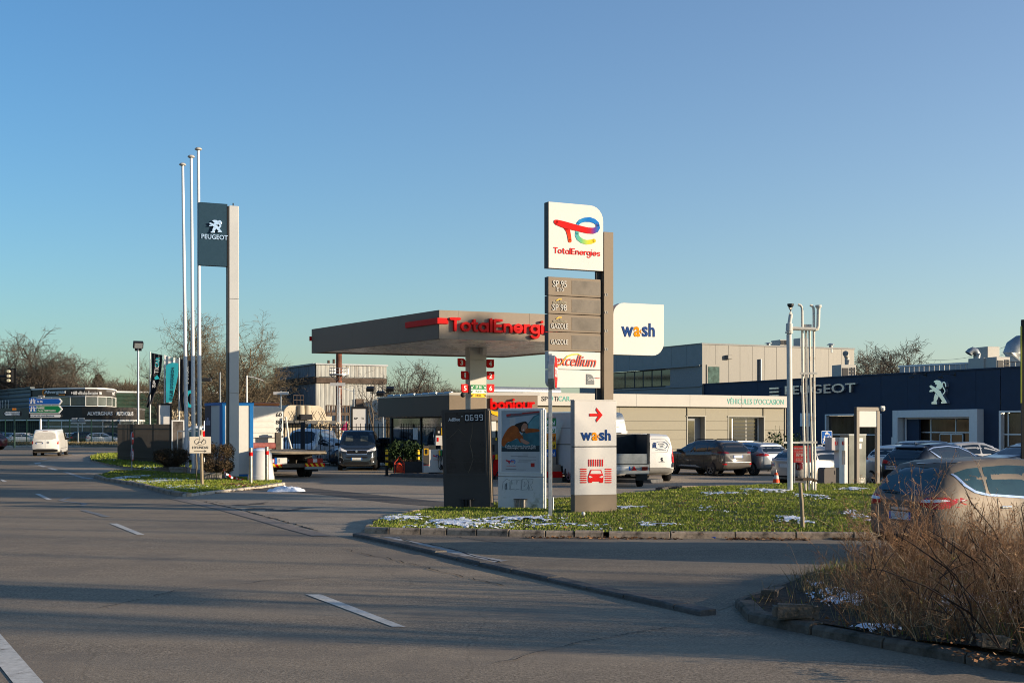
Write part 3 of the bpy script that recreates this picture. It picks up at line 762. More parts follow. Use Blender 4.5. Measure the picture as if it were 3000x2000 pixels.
def shade_pine(x, y, z0, H, r, label, seed):
    g = np.random.default_rng(seed); root = thing('unseen_shade_pine', label, 'tree', (x, y, 0), 0, 'unseen pines added right of the view to shade the left island'); MB().cyl((0,0,-.2),(0,0,H*.95),.28,.08,9).build('trunk', BARK, root, smooth=True)
    N = 9000; d = g.normal(0,1,(N,3)); d /= np.linalg.norm(d,axis=1)[:,None]; P = d*(g.random(N)**.4)[:,None]*np.array([r,r,(H-z0)/2]); P *= np.array([.8+.35*noise.noise(Vector(q)*2+Vector((seed,0,0))) for q in d])[:,None]*1.1; P[:,2] += (H+z0)/2
    V = np.repeat(P[:,None,:],3,1)+g.normal(0,.2,(N,3,3)); npmesh('crown', V.reshape(-1,3), np.arange(3*N).reshape(-1,3), CONIF, root)
shade_pine(50,33.4,10.2,15.5,1.9,'unseen pine added for shade right of the view, farthest from the road',1); shade_pine(50,23.2,10.4,15.5,1.7,'unseen pine added for shade right of the view, nearest the wash yard lawn',2); shade_pine(58,19.6,11.8,17,1.5,'unseen pine added for shade right of the view, nearest the road',3)  # unseen pines, high crowns shaped to shade the left island

# brown thickets along the horizon
def thicket(name, px0, px1, Y, top0, top1, n, seed, m=TWIG, wd=.05):
    g = np.random.default_rng(seed); X = g.uniform((px0-1500)*Y/F, (px1-1500)*Y/F, n); Yv = Y + g.uniform(-6, 6, n)
    hz = np.array([.55+.55*noise.noise((x*.16, seed, 0))+.25*noise.noise((x*.6, seed, 4)) for x in X]); t = (X-X.min())/max(1e-6, X.max()-X.min())
    Ht = (CZ + (H0-(top0+(top1-top0)*t))*Y/F)*np.clip(hz+.35, .45, 1.0)
    z0 = Ht*g.random(n)**.7*.9; L = g.uniform(.6, 2.2, n); d = np.stack([g.normal(0,.45,n), g.normal(0,.45,n), g.uniform(.4,1,n)], 1); d /= np.linalg.norm(d, axis=1)[:,None]
    b = np.stack([X, Yv, z0], 1); V = np.empty((n,3,3)); w = wd*g.uniform(.5,1.4,n)
    V[:,0] = b - np.stack([w,0*w,0*w],1); V[:,1] = b + np.stack([w,0*w,0*w],1); V[:,2] = b + d*L[:,None]
    return npmesh(name, V.reshape(-1,3), np.arange(3*n).reshape(-1,3), m, kind='stuff')
thicket('thicket', -120, 560, 200, 1112, 1118, 16000, 1, TWIGP, .09)
thicket('thicket', 520, 1180, 150, 1120, 1170, 16000, 2, TWIGP, .07)
thicket('thicket', 1080, 1560, 165, 1142, 1150, 9000, 3, TWIGP, .07)
thicket('far_wood', -2500, 5500, 420, 1190, 1190, 30000, 4, TWIG, .25)

def side_wood(x, y0, y1, H, n, seed):
    g = np.random.default_rng(seed); Y = g.uniform(y0, y1, n); X = x + g.uniform(-7, 3, n); hz = np.array([.75+.4*noise.noise((y*.12, seed, 0)) for y in Y]); z0 = H*hz*g.random(n)**.8
    d = np.stack([g.normal(0,.5,n), g.normal(0,.5,n), g.uniform(.3,1,n)],1); b = np.stack([X,Y,z0],1); w = g.uniform(.08,.3,n); V = np.empty((n,3,3)); V[:,0] = b-np.stack([0*w,w,0*w],1); V[:,1] = b+np.stack([0*w,w,0*w],1); V[:,2] = b+d*g.uniform(.8,2.5,n)[:,None]
    return npmesh('unseen_side_wood', V.reshape(-1,3), np.arange(3*n).reshape(-1,3), TWIG, kind='stuff')
side_wood(-52, -50, 92, 15, 26000, 7)      # unseen wood added left of the road to cut skylight on left-facing sides

# ------------------------------------------------------------------ dry weeds on the near island
def weed(T, Sd, g, p, d, L, r, bl=1.0):
    n = 6; pts = [p.copy()]; q = p.copy(); d = d.normalized(); rad = [r]
    for i in range(n):
        d = (d + Vector((g.gauss(0,.09), g.gauss(0,.09), g.gauss(0,.05) - .035*i*(1-d.z)))).normalized()
        q = q + d*(L/n); pts.append(q.copy()); rad.append(r*(1-.75*(i+1)/n))
    T.tube(pts, rad, 3)
    m = int(L*11*bl)
    for k in range(m):
        t = g.uniform(.22, 1.0); f = t*n; i = min(n-1, int(f)); b = pts[i].lerp(pts[i+1], f-i)
        dd = (pts[i+1]-pts[i]).normalized(); sd = dd.orthogonal(); sd.rotate(Matrix.Rotation(g.uniform(0,6.28), 3, dd))
        bd = (dd*g.uniform(.5,1.1) + sd*g.uniform(.4,1.0)).normalized(); ln = g.uniform(.08,.30)*(1.25-t*.7)
        mid = b + bd*ln*.5 + Vector((0,0,g.uniform(-.01,.03))); e = b + bd*ln + Vector((0,0,g.uniform(-.03,.06)))
        T.tube([b, mid, e], [r*.45, r*.34, r*.22], 3)
        for _ in range(g.randint(1, 4)):
            c = b.lerp(e, g.uniform(.3,1.02)) + Vector((g.gauss(0,.008), g.gauss(0,.008), g.gauss(0,.008)))
            s = g.uniform(.005,.0125); a = Vector((g.gauss(0,1), g.gauss(0,1), g.gauss(0,1))).normalized()*s; bb = a.orthogonal().normalized()*s*.6
            kk = len(Sd[0]); Sd[0] += [c-a, c+bb, c+a, c-bb]; Sd[1].append((kk,kk+1,kk+2,kk+3))
def weed_patch(name, spots, seed, parent=None, kind='stuff'):
    g = random.Random(seed); T = TB(); Sd = [[], []]
    for x, y, sp, n, Lm, lean in spots:
        for _ in range(n):
            px_, py_ = x + g.gauss(0, sp), y + g.gauss(0, sp*.8)
            if not inside((px_, py_), bush_poly): continue
            d = Vector((g.gauss(lean[0], .36), g.gauss(lean[1], .36), 1.0))
            weed(T, Sd, g, Vector((px_, py_, hbush(px_, py_)-.02)), d, Lm*g.uniform(.55, 1.2), g.choice((.0035,.004,.005,.006,.008)))
    o = T.build(name, WEED, parent, kind)
    o2 = npmesh('seed_heads', np.array([tuple(p) for p in Sd[0]]), np.array(Sd[1]), SEED, parent or None, kind)
    return o
def gx_(px, py): return G(px, py, .25)
def spot(px, py, sp, n, L, lean=(0,0)): 
    p = gx_(px, py); return (p.x, p.y, sp, n, L, lean)
weed_patch('dry_weeds', [
    spot(2650,1705,.30,62,1.25,(-.2,0)), spot(2770,1690,.4,44,.98,(-.1,0)), spot(2890,1690,.4,44,.92,(.1,0)), spot(3000,1700,.4,51,.98,(.15,0)),
    spot(2570,1740,.30,34,.80,(-.3,0)), spot(2700,1760,.35,60,.98,(-.2,-.1)), spot(2830,1770,.35,64,.92,(0,-.1)), spot(2960,1780,.35,64,.92,(.1,0)),
    spot(2640,1815,.28,51,.72,(-.3,-.1)), spot(2780,1830,.3,57,.76,(-.15,-.1)), spot(2920,1850,.3,57,.8,(0,-.1)), spot(3040,1860,.3,57,.85,(0,0)),
    spot(2470,1740,.28,7,.72,(-.3,0)), spot(2420,1720,.22,3,.75,(-.35,.05)), spot(2520,1790,.25,12,.6,(-.4,-.1)), spot(2860,1900,.22,24,.5,(-.2,-.2)), spot(2980,1920,.22,31,.55,(0,-.2)),
    spot(3120,1740,.5,70,1.0,(.1,0)), spot(3200,1830,.4,57,1.0,(0,0))], 5)
def single_weed(name, label, base, tips, seed, r=.008, bl=1.0, bare=False):
    g = random.Random(seed); T = TB(); Sd = [[], []]; root = thing(name, label, 'plant', base)
    for tip, k in tips:
        d = Vector(tip); L = d.length
        weed(T, Sd, g, Vector((0,0,-.03)), d, L*1.03, r, 0 if bare else bl)
    T.build('stem', WEED if not bare else TWIGP, root)
    if Sd[1]: npmesh('seed_head', np.array([tuple(p) for p in Sd[0]]), np.array(Sd[1]), SEED, root, 'stuff')
    return root
b = gx_(2690,1690)
single_weed('tall_weed', "tallest dry weed with many seed heads before the grey-brown car's rear window", b, [((.10,.0,1.55),1),((-.12,.1,1.35),1),((.22,-.1,1.45),1),((.0,.1,1.22),1),((-.3,0,1.1),1),((.35,.1,1.2),1),((-.2,-.1,1.3),1)], 3, .007, 1.35)
b = gx_(2960,1690)
single_weed('tall_weed', 'slender dry stalk leaning left in front of the side windows of the grey-brown car', b, [((-.42,.0,1.42),1)], 6, .006, .55)
b = gx_(2890,1700)
single_weed('tall_weed', 'arching dry weed below the door handle of the grey-brown car', b, [((-.75,.0,1.0),1),((-.5,.05,1.05),1)], 9, .006, .8)
root = thing('bare_twig', "pale bare forked twig sticking out left of the dry weeds", 'twig', gx_(2690,1720))
T = TB(); T.tube([Vector(p) for p in ((0,0,-.05),(-.18,0,.32),(-.36,0,.52),(-.45,.0,.60))], [.008,.007,.006,.005], 5)
T.tube([Vector(p) for p in ((-.45,0,.60),(-.55,0,.58),(-.66,0,.50))], [.005,.004,.003], 4); T.tube([Vector(p) for p in ((-.45,0,.60),(-.46,.02,.78),(-.45,.03,.95),(-.50,.03,1.12))], [.005,.004,.003,.002], 4)
T.tube([Vector(p) for p in ((-.45,0,.60),(-.53,.0,.64),(-.60,0,.69))], [.004,.003,.002], 4); T.build('twig_stem', mat('pale_twig',(.42,.33,.22),.8,var=.2), root)
DARKST = mat('dark_stem', (.045,.030,.022), .85, var=.3, scale=8)
for k, (b_, tips) in enumerate((((2930,1880),((-1.15,.2,.62),(-.8,.3,.9))),((3010,1850),((-.8,.3,.9),(-.5,.1,.85))),((2860,1860),((-.6,.25,.45),(-.3,.2,.7))),((2990,1760),((-.55,.1,1.15),(.1,.1,1.1))))):
    b0_ = gx_(*b_); root = thing('dark_shrub_stem', ('thick dark stems leaning left over the snow, lowest of the four clumps','thick dark stems rising from the right edge of the weeds','thick dark stems crossing the middle of the weeds','thick dark upright stems at the back right of the weeds')[k], 'plant', b0_); T = TB(); g5 = random.Random(40+k)
    for tp in tips:
        v = Vector(tp); pts = [Vector((0,0,-.05)), v*.25+Vector((.05,.03,.09)), v*.55+Vector((.02,-.03,.13)), v*.8+Vector((-.03,.03,.10)), v]; T.tube(pts, [.011,.009,.007,.005,.003], 5)
        for q in range(9): t = g5.uniform(.25,.95); c0 = v*t; e = c0+Vector((g5.gauss(-.05,.16), g5.gauss(0,.1), g5.uniform(.05,.3))); T.tube([c0, c0.lerp(e,.5)+Vector((0,0,.02)), e], [.006,.0045,.002], 3)
    T.build('stems', DARKST, root)
# rough stones and a broken block lying on the soil of the near island
g = random.Random(3)
def rock(p, sx, sy, sz, seed, label, m):
    bm = bmesh.new(); bmesh.ops.create_cube(bm, size=2); bmesh.ops.bevel(bm, geom=bm.edges[:], offset=.25, segments=2, affect='EDGES'); bmesh.ops.subdivide_edges(bm, edges=bm.edges[:], cuts=1, use_grid_fill=True)
    for v in bm.verts:
        n_ = noise.noise(v.co*1.7 + Vector((seed,0,0)))*.22; v.co *= 1+n_; v.co.x *= sx; v.co.y *= sy; v.co.z *= sz
    me = bpy.data.meshes.new('stone'); bm.to_mesh(me); bm.free(); shade(me, 50); o = bpy.data.objects.new('stone', me); COL.objects.link(o); me.materials.append(m)
    o.location = p; o.rotation_euler = (g.uniform(-.1,.1), g.uniform(-.1,.1), g.uniform(-.4,.2)); tag(o, label, 'stone')
STONE = mat('rough_stone', (.17,.135,.10), .95, var=.35, scale=8, bump=.9, bscale=25, dirt=((.05,.045,.03), .5, 4))
rock(G(2330,1810,.12)+Vector((0,0,.07)), .23, .11, .075, 1, 'grey angular stone block lying on the bare soil near the tip of the weedy island', STONE)
rock(G(2255,1752,.12)+Vector((0,0,.06)), .09, .07, .045, 2, 'small pale flat stone behind the kerb at the tip of the weedy island', STONE)
rock(G(2910,1905,.15)+Vector((0,0,.08)), .13, .08, .06, 5, 'sunlit brown stone behind the near kerb under the dry weeds', STONE)

# ------------------------------------------------------------------ clipped bushes and planters
def bush_leaves(name, root, c, sx, sy, sz, n, m, seed, size=.035, flat=.35, hollow=.55):
    g = np.random.default_rng(seed); d = g.normal(0,1,(n,3)); d /= np.linalg.norm(d,axis=1)[:,None]
    d = np.sign(d)*np.abs(d)**(1-flat); rad = hollow + (1-hollow)*g.random(n)**.6
    lump = np.array([1+.16*noise.noise(Vector(q)*2.2+Vector((seed,0,0)))+.10*noise.noise(Vector(q)*6) for q in d])
    P = np.array(c) + d*rad[:,None]*lump[:,None]*np.array([sx,sy,sz])
    V = P[:,None,:] + g.normal(0, size, (n,3,3)); return npmesh(name, V.reshape(-1,3), np.arange(3*n).reshape(-1,3), m, root)
def bush_twigs(name, root, z0, sx, sy, top, n, m, seed, r=.007):
    g = random.Random(seed); T = TB()
    for _ in range(n):
        a = g.uniform(0,6.283); e = Vector((math.cos(a)*sx*g.uniform(.2,1.08), math.sin(a)*sy*g.uniform(.2,1.0), g.uniform(z0+.25, top)))
        b = Vector((e.x*.25, e.y*.25, z0)); mid = b.lerp(e,.5)+Vector((g.gauss(0,.06),g.gauss(0,.06),g.gauss(0,.05)))
        T.tube([b, mid, e], [r*1.5, r, r*.4], 3)
    return T.build(name, m, root)
CONC = mat('planter_concrete', (.27,.24,.20), .9, var=.25, scale=8, bump=.5, dirt=((.10,.09,.07), .5, 3))
def planter(px, py, w, h, label, ribs=9, yaw=0.0):
    p = G(px, py); root = thing('planter', label, 'planter', p, yaw)
    mb = MB(); d = w*.8; t = .04; b = .9
    mb.add([(-w/2*b,0,-.05),(w/2*b,0,-.05),(w/2*b,d,-.05),(-w/2*b,d,-.05),(-w/2,-.02,h),(w/2,-.02,h),(w/2,d,h),(-w/2,d,h),(-w/2+t,t,h),(w/2-t,t,h),(w/2-t,d-t,h),(-w/2+t,d-t,h),(-w/2+t,t,h-.08),(w/2-t,t,h-.08),(w/2-t,d-t,h-.08),(-w/2+t,d-t,h-.08)],
        [(3,2,1,0),(0,1,5,4),(1,2,6,5),(2,3,7,6),(3,0,4,7),(4,5,9,8),(5,6,10,9),(6,7,11,10),(7,4,8,11),(8,9,13,12),(9,10,14,13),(10,11,15,14),(11,8,12,15)])
    mb.build('tub', CONC, root, bevel=.01)
    rb = MB(); rb.box(-w/2-.02, w/2+.02, -.05, -.021, h-.09, h-.005)
    for i in range(ribs):
        x = (-.5+(i+.5)/ribs)*w*.9; rb.add([(x-.02,-.005,0),(x+.02,-.005,0),(x+.022,-.045,h-.1),(x-.022,-.045,h-.1),(x-.012,-.03,0),(x+.012,-.03,0),(x+.014,-.06,h-.1),(x-.014,-.06,h-.1)],[(4,5,6,7),(0,4,7,3),(5,1,2,6),(7,6,2,3)])
    rb.build('rib', CONC, root); s = MB(); s.box(-w/2+t, w/2-t, t, d-t, h-.2, h-.05); s.build('earth', SOIL, root); return root
planter(622,1414,.66,.40,'ribbed concrete planter holding the tall clipped brown bush beside the wooden sign posts')
r_ = thing('clipped_bush', 'tall clipped brown bush in the ribbed planter beside the wooden posted sign', 'bush', G(622,1414)+Vector((.02,.3,.35)))
bush_leaves('foliage', r_, (.12,0,.55), .60, .5, .58, 9000, BUSHM, 3, .022, .45, .5); bush_twigs('branches', r_, -.02, .62, .5, 1.12, 240, TWIG, 5)
bush_leaves('green_shoots', r_, (.05,-.1,.05), .35, .3, .10, 300, BUSHG, 7, .022)
planter(518,1387,.66,.30,"right one of two low concrete planters under the spreading bush", 0)
planter(474,1385,.60,.26,"left one of two low concrete planters under the spreading bush", 0)
r_ = thing('clipped_bush', 'wide flat topped brown bush spreading over the two low planters by the slat fence', 'bush', G(498,1387)+Vector((0,.3,.25)))
bush_leaves('foliage', r_, (0,0,.52), .82, .5, .36, 9000, BUSHM, 8, .022, .3, .45); bush_twigs('branches', r_, 0, .95, .5, .98, 320, TWIG, 9)
def pampas(px, Y, h, n, label, seed, w=1.0):
    g = random.Random(seed); p = XY(px, Y); root = thing('pampas_grass', label, 'grass', (p.x, p.y, 0)); T = TB(); V = []
    for _ in range(n):
        a = g.uniform(0,6.283); t = Vector((math.cos(a)*g.uniform(0,w), math.sin(a)*w*g.uniform(0,.6), h*g.uniform(.6,1)))
        T.tube([Vector((t.x*.3,t.y*.3,0)), t*.6+Vector((0,0,.1)), t], [.02,.015,.01], 3)
        for _ in range(26):
            c = t + Vector((g.gauss(0,.05), g.gauss(0,.05), g.uniform(-.75,.15)))
            V += [c, c+Vector((g.gauss(0,.06),0,g.uniform(.1,.25))), c+Vector((g.gauss(0,.06),g.gauss(0,.06),g.uniform(.05,.2)))]
    T.build('stalks', PAMP, root); npmesh('plumes', np.array([tuple(v) for v in V]), np.arange(len(V)).reshape(-1,3), PAMP, root)
    return root
pampas(505, 78, 3.0, 22, 'tuft of dry pampas grass behind the grey framed poster and slat fence', 1, .7)
pampas(548, 80, 3.1, 30, 'tuft of dry pampas grass behind the flagpoles', 2, 1.2)
pampas(955, 80, 2.2, 55, 'wide tuft of dry pampas grass behind the railing in front of the cream tank', 3, 1.5)
# bare trees and a roadside panel standing right of the view, whose long shadows cross the road
ts = 'bare roadside trees to the right of the view'
for i, (x, y, h, k, rz, l) in enumerate(((38,2.2,13,'sparse',2.1,'bare roadside tree right of the view, tall and slim'),(52,-1.6,16,'sparse',3.0,'bare roadside tree right of the view, broad crowned'),
    (58,14.0,13,'sparse',4.2,'bare roadside tree right of the view, low forked'),(66,4.5,15,'sparse',5.3,'bare roadside tree right of the view, behind the street lamps'))):
    tree(k, 0, 0, h, l, rz, ts, at=(x, y))
# ------------------------------------------------------------------ buildings
SIDING = mat('shaded_siding', (.20,.22,.23), .5, metal=.2, var=.08, scale=1.2)  # cooler grey: shade of the warehouse's left face put into the colour
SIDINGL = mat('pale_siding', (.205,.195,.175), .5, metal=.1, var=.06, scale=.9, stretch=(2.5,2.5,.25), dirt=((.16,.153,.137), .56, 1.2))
FASW = mat('fascia_white', (.45,.43,.39), .6, var=.04, scale=1, spec=.08)
PGLASS = mat('reflection_tinted_glass', (.075,.085,.08), .08, var=.6, scale=.5, spec=.6)  # lightened base colour stands in for light reflected by the panes
NAVYW = mat('navy_cladding', (.017,.033,.066), .55, var=.12, scale=1.5, spec=.2)
GREENC = mat('green_corrugated', (.035,.065,.045), .5, var=.1, scale=.6)
GREYC = mat('grey_corrugated', (.10,.115,.12), .5, var=.12, scale=.6)
BANDM = mat('black_fascia', (.050,.042,.036), .45, var=.2, scale=.5)
ALU = mat('aluminium_frame', (.62,.61,.58), .4, metal=.2, var=.05)
ROOFM = mat('flat_roof', (.12,.12,.12), .9, var=.2)
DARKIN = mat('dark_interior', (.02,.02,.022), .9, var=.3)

def seams_v(fr, pxs, pyt, pyb, m, root, dy=-.004, w=.02, name='panel_joint'):
    mb = MB()
    for x in pxs:
        a = fr.uz(x, pyt, dy); b = fr.uz(x, pyb, dy); mb.box(a[0]-w/2, a[0]+w/2, dy, dy+.02, b[1], a[1])
    return mb.build(name, m, root)

# --- used-vehicle building: cream panel wall under a white fascia
uf = Frame(XY(1573,62.1), XY(2305,69.6))
rt = thing('sales_building', 'long low cream panelled sales building under a white fascia with mint lettering', 'building', uf.loc, uf.a)
JO = mat('joint_shadow', (.22,.21,.18), .7, var=.1)
u0, u1 = uf.u(1540), uf.u(2303); zt = 3.78; fb = uf.z(1855,1190); zw = fb
dx0, dx1 = uf.u(2014), uf.u(2064); wx0, wx1 = uf.u(2135), uf.u(2237); dz = uf.z(2040,1220,.02); wz1, wz0 = uf.z(2190,1221,.02), uf.z(2190,1295,.02)
WALLC = mat('cream_cladding', (.25,.228,.172), .6, var=.05, scale=1.5)
# wall as horizontal panels, cut at the door and window
pan = 0
rows = [(.0,.46),(.46,.95),(.95,1.44),(1.44,1.93),(1.93,2.40),(2.40,zw)]
cols = [(u0, uf.u(1815)), (uf.u(1815), dx0-.05), (dx0-.05, dx1+.05), (dx1+.05, wx0-.05), (wx0-.05, wx1+.05), (wx1+.05, u1)]
for ci, (a, b) in enumerate(cols):
    for (c, d) in rows:
        if ci == 2:
            if d <= dz: continue
            c = max(c, dz+.04)
        if ci == 4:
            if c < wz0-.04 and d > wz0-.04: d = wz0-.04
            elif c >= wz0-.04 and d <= wz1+.04: continue
            elif c < wz1+.04 and d > wz1+.04: c = wz1+.04
        if d-c < .03: continue
        mb = MB(); mb.box(a+.006, b-.006, 0, .10, c+.006, d-.006); mb.build('wall_panel', WALLC, rt)
mb = MB(); mb.box(u0, u1, .46, .50, 0, zt-.1); mb.box(u0, dx0-.06, .102, .14, 0, zt-.1); mb.box(dx1+.06, wx0-.06, .102, .14, 0, zt-.1); mb.box(wx1+.06, u1, .102, .14, 0, zt-.1); mb.box(dx0-.06,dx1+.06,.102,.14,dz+.06,zt-.1); mb.box(wx0-.06,wx1+.06,.102,.14,wz1+.06,zt-.1); mb.box(wx0-.06,wx1+.06,.102,.14,0,wz0-.06); mb.box(u0,u0+.1,.14,8,0,zt-.1); mb.box(u1-.1,u1,.14,8,0,zt-.1); mb.build('wall', JO, rt)
mb = MB(); mb.box(u0-.2, u1-.1, .15, 8, zt-.3, zt-.12); mb.build('roof', ROOFM, rt)
fx = [u0-.3, uf.u(1855), uf.u(2012), uf.u(2163), u1+.03]
for a, b in zip(fx, fx[1:]):
    mb = MB(); mb.box(a+.004, b-.004, -.28, -.02, fb, zt); mb.build('fascia_panel', FASW, rt, bevel=.012)
mb = MB()   # joint strips, downpipes, window reveals
for x in (2014, 2237, 2300): mb.box(uf.u(x)-.04, uf.u(x)+.01, -.05, -.005, dz if x < 2300 else 0, zw-.01)
mb.build('downpipe', WALLC, rt)
mb = MB()
for a, b, c, d in ((dx0, dx1, 0, dz), (wx0, wx1, wz0, wz1)):
    mb.box(a-.05, a, -.03, .45, c, d); mb.box(b, b+.05, -.03, .45, c, d); mb.box(a-.09, b+.09, -.05, .45, d, d+.05)
    if c > 0: mb.box(a-.05, b+.05, -.05, .45, c-.05, c)
mb.build('reveal', mat('reveal_trim', (.30,.29,.25), .5, var=.05), rt)
dm = MB(); dm.box(dx0+.02, dx1-.02, .34, .40, .02, dz-.02); dr = dm.build('door', mat('grey_frame', (.17,.18,.19), .4, var=.05), rt)
mb = MB(); mb.box(dx0+.10, dx0+(dx1-dx0)*.62, .32, .338, .15, dz-.22); mb.build('pane', GLASS, dr)
mb = MB(); mb.box(wx0+.02, wx1-.02, .36, .42, wz0+.02, wz1-.02); wn = mb.build('window', ALU, rt)
tw = wx1-wx0
for a, b in ((.03,.20),(.24,.60),(.63,.94)):
    mb = MB(); mb.box(wx0+tw*a, wx0+tw*b, .345, .358, wz0+.08, wz1-.08); mb.build('pane', GLASS, wn)
mb = MB()
for i in range(16): mb.box(wx0+tw*.25, wx0+tw*.93, .338, .344, wz0+.12+i*.075, wz0+.165+i*.075)
mb.build('blind', mat('blind_slats', (.028,.033,.034), .6, var=.1), wn)
fl(uf, "VÉHICULES D'OCCASION", rt, MINT, 2130,1165.5,2296,1183, -.281, .012, bold=.004)
fl(uf, 'SP', rt, INK, 1586,1160.5,1605,1174.5, -.281, .012, bold=.012); fl(uf, 'Ti', rt, INK, 1623,1160.5,1635,1174.5, -.281, .012, bold=.012); fl(uf, 'CAR', rt, MINT, 1636,1160.5,1670,1174.5, -.281, .012, bold=.012)
mb = MB(); c = uf.uz(1614,1166,-.29); mb.ring(c[0], c[1], .13, .13, .045, -.295, -.281, -35, 215); mb.prism([(c[0]-.12,c[1]-.05),(c[0]+.12,c[1]-.05),(c[0],c[1]-.24)], -.295, -.281); mb.build('pin_mark', MINT, rt)
mb = MB(); a = uf.uz(1652,1152); mb.cyl((a[0]-4, 1.5, zt+.10), (a[0]+.6, 1.5, zt+.10), .22, n=14); mb.cyl((a[0]-4.6,1.9,zt+.14),(a[0]-3.9,1.9,zt+.14),.16,n=10)
rdp = mb.build('roof_duct', GALV, rt, smooth=True)

# --- tall grey building behind
C = XY(2057,106); tl = Frame(XY(1700,124.5), C); tr = Frame(C, XY(2503,113))
rt = thing('grey_warehouse', 'tall pale grey metal clad building with a strip of dark windows on its shaded side', 'building', (C.x, C.y, 0), 0)
ht = CZ + (H0-1005)*106/F
def put(o, fr):
    o.rotation_euler = (0,0,fr.a); o.location = (fr.o.x-C.x, fr.o.y-C.y, 0)
Ll = (C - tl.o).length
mb = MB(); wz1 = tl.z(2050,1076); wz0 = tl.z(2050,1128); wu0 = tl.u(1790); wu1 = tl.u(2050)
xs = [0] + [Ll*i/9 for i in range(1, 10)]
for a, b in zip(xs, xs[1:]):
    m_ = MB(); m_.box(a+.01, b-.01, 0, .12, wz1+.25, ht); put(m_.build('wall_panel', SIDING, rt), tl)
mb.box(wu0-6, wu0, 0, .12, 0, wz1+.24); mb.box(wu1, Ll-.01, .0, .12, 0, wz1+.24); mb.box(wu0, wu1, 0, .12, 0, wz0-.05)
mb.box(wu0-.2, wu1+.2, -.18, 0, wz1+.12, wz1+.24); mb.box(wu0-.2, wu1+.2, -.12, 0, wz0-.12, wz0-.02); mb.box(0, Ll, .13, 9, ht-.3, ht-.1)
put(mb.build('wall', SIDING, rt), tl)
n = 7; pxs = [1790,1829,1857,1882,1908,1936,1963,1994,2050]
for a, b in zip(pxs, pxs[1:]):
    m_ = MB(); ua, ub = tl.u(a), tl.u(b); m_.box(ua, ub, .10, .16, wz0, wz1+.1); w_ = m_.build('window', DARK, rt); put(w_, tl)
    m_ = MB(); m_.box(ua+.10, ub-.10, .085, .099, wz0+.12, wz1); m_.build('pane', GLASS, w_)
Lr = (tr.o - XY(2503,113)).length; vx = [2057,2097,2134,2168,2204,2239,2275,2312,2350,2390,2428,2466,2503]
for a, b in zip(vx, vx[1:]):
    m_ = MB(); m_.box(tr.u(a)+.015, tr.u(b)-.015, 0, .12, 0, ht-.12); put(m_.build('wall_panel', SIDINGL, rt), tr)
mb = MB(); mb.box(-.06, Lr+.06, -.06, .2, ht-.11, ht+.02); mb.box(0, Lr, .125, 10, 0, ht-.4); put(mb.build('wall', mat('joint_grey', (.25,.25,.24), .7), rt), tr)
put(MB().box(-.02, Ll-.07, -.06, .1, ht-.05, ht+.02).build('roof_edge', SIDINGL, rt), tl)
mb = MB(); wa, wb = tr.u(2073), tr.u(2106); wt, wbz = tr.z(2090,1074), tr.z(2090,1128)
mb.box(wa-.12, wb+.18, -.07, -.005, wbz-.1, wt+.16); w_ = mb.build('window', SIDINGL, rt); put(w_, tr)
mb = MB(); mb.box(wa, wb, -.085, -.071, wbz, wt); mb.build('pane', mat('curtain_glass', (.05,.09,.08), .12, var=.6, scale=3), w_)
mb = MB(); x = tr.u(2132); z = tr.z(2132,1047); mb.box(x-.2, x+.25, -.35, -.005, z-.15, z+.2); put(mb.build('wall_lamp', SIDINGL, rt, bevel=.03), tr)
mb = MB(); x = tr.u(2226); mb.cyl((x,-.12,tr.z(2226,1120)), (x,-.12,tr.z(2226,1052)), .11, n=10); put(mb.build('flue', GREY, rt), tr)

# rooftop plant (each its own thing)
def roof_box(px0, px1, py0, py1, Y, label, m=CREAM, yaw=.3, dep=1.2, grille=True, base=None, name='rooftop_unit'):
    a = W(px0, py1, Y); b = W(px1, py0, Y); w = (b.x-a.x)/math.cos(yaw)/1.25; root = thing(name, label, 'rooftop unit', ((a.x+b.x)/2, Y, base if base is not None else a.z), yaw)
    z0 = 0; h = b.z - (base if base is not None else a.z)
    mb = MB(); mb.box(-w/2, w/2, 0, dep, z0, h); mb.build('casing', m, root, bevel=.03)
    if grille:
        g_ = MB(); mb2 = MB()
        mb2.box(-w*.42, -w*.02, -.03, -.005, h*.15, h*.85)
        fan = mb2.build('grille', DARK, root)
        for i in range(5): g_.box(w*.06, w*.44, -.03, -.005, h*(.15+.15*i), h*(.22+.15*i))
        for i in range(4): g_.box(w*(.10+.1*i), w*(.12+.1*i), -.035, -.004, h*.12, h*.88)
        g_.build('louvre', DARK, root)
    return root
def cowl(px, py0, py1, Y, label):
    a = W(px, py1, Y); h = (py1-py0)*Y/F; root = thing('roof_vent', label, 'roof vent', a)
    MB().cyl((0,0,-.4),(0,0,h*.55),.16,n=12).build('stem', GREY, root, smooth=True); MB().lathe([(.0,h),(.12,h*.95),(.36,h*.72),(.36,h*.66),(.1,h*.62)], n=14).build('hood', GALV, root, smooth=True)
cowl(2251,1003,1012,110,'small mushroom roof vent on the grey building near its left roof end')
cowl(2434,1005,1020,112,'small mushroom roof vent near the right end of the grey building roof')
roof_box(2281,2312,995,1012,112,'cream rooftop unit with a grille on the grey building', dep=1.6)
roof_box(2340,2372,990,1018,113,'dark rooftop unit half hidden behind the vent pipes', GREY, grille=False)

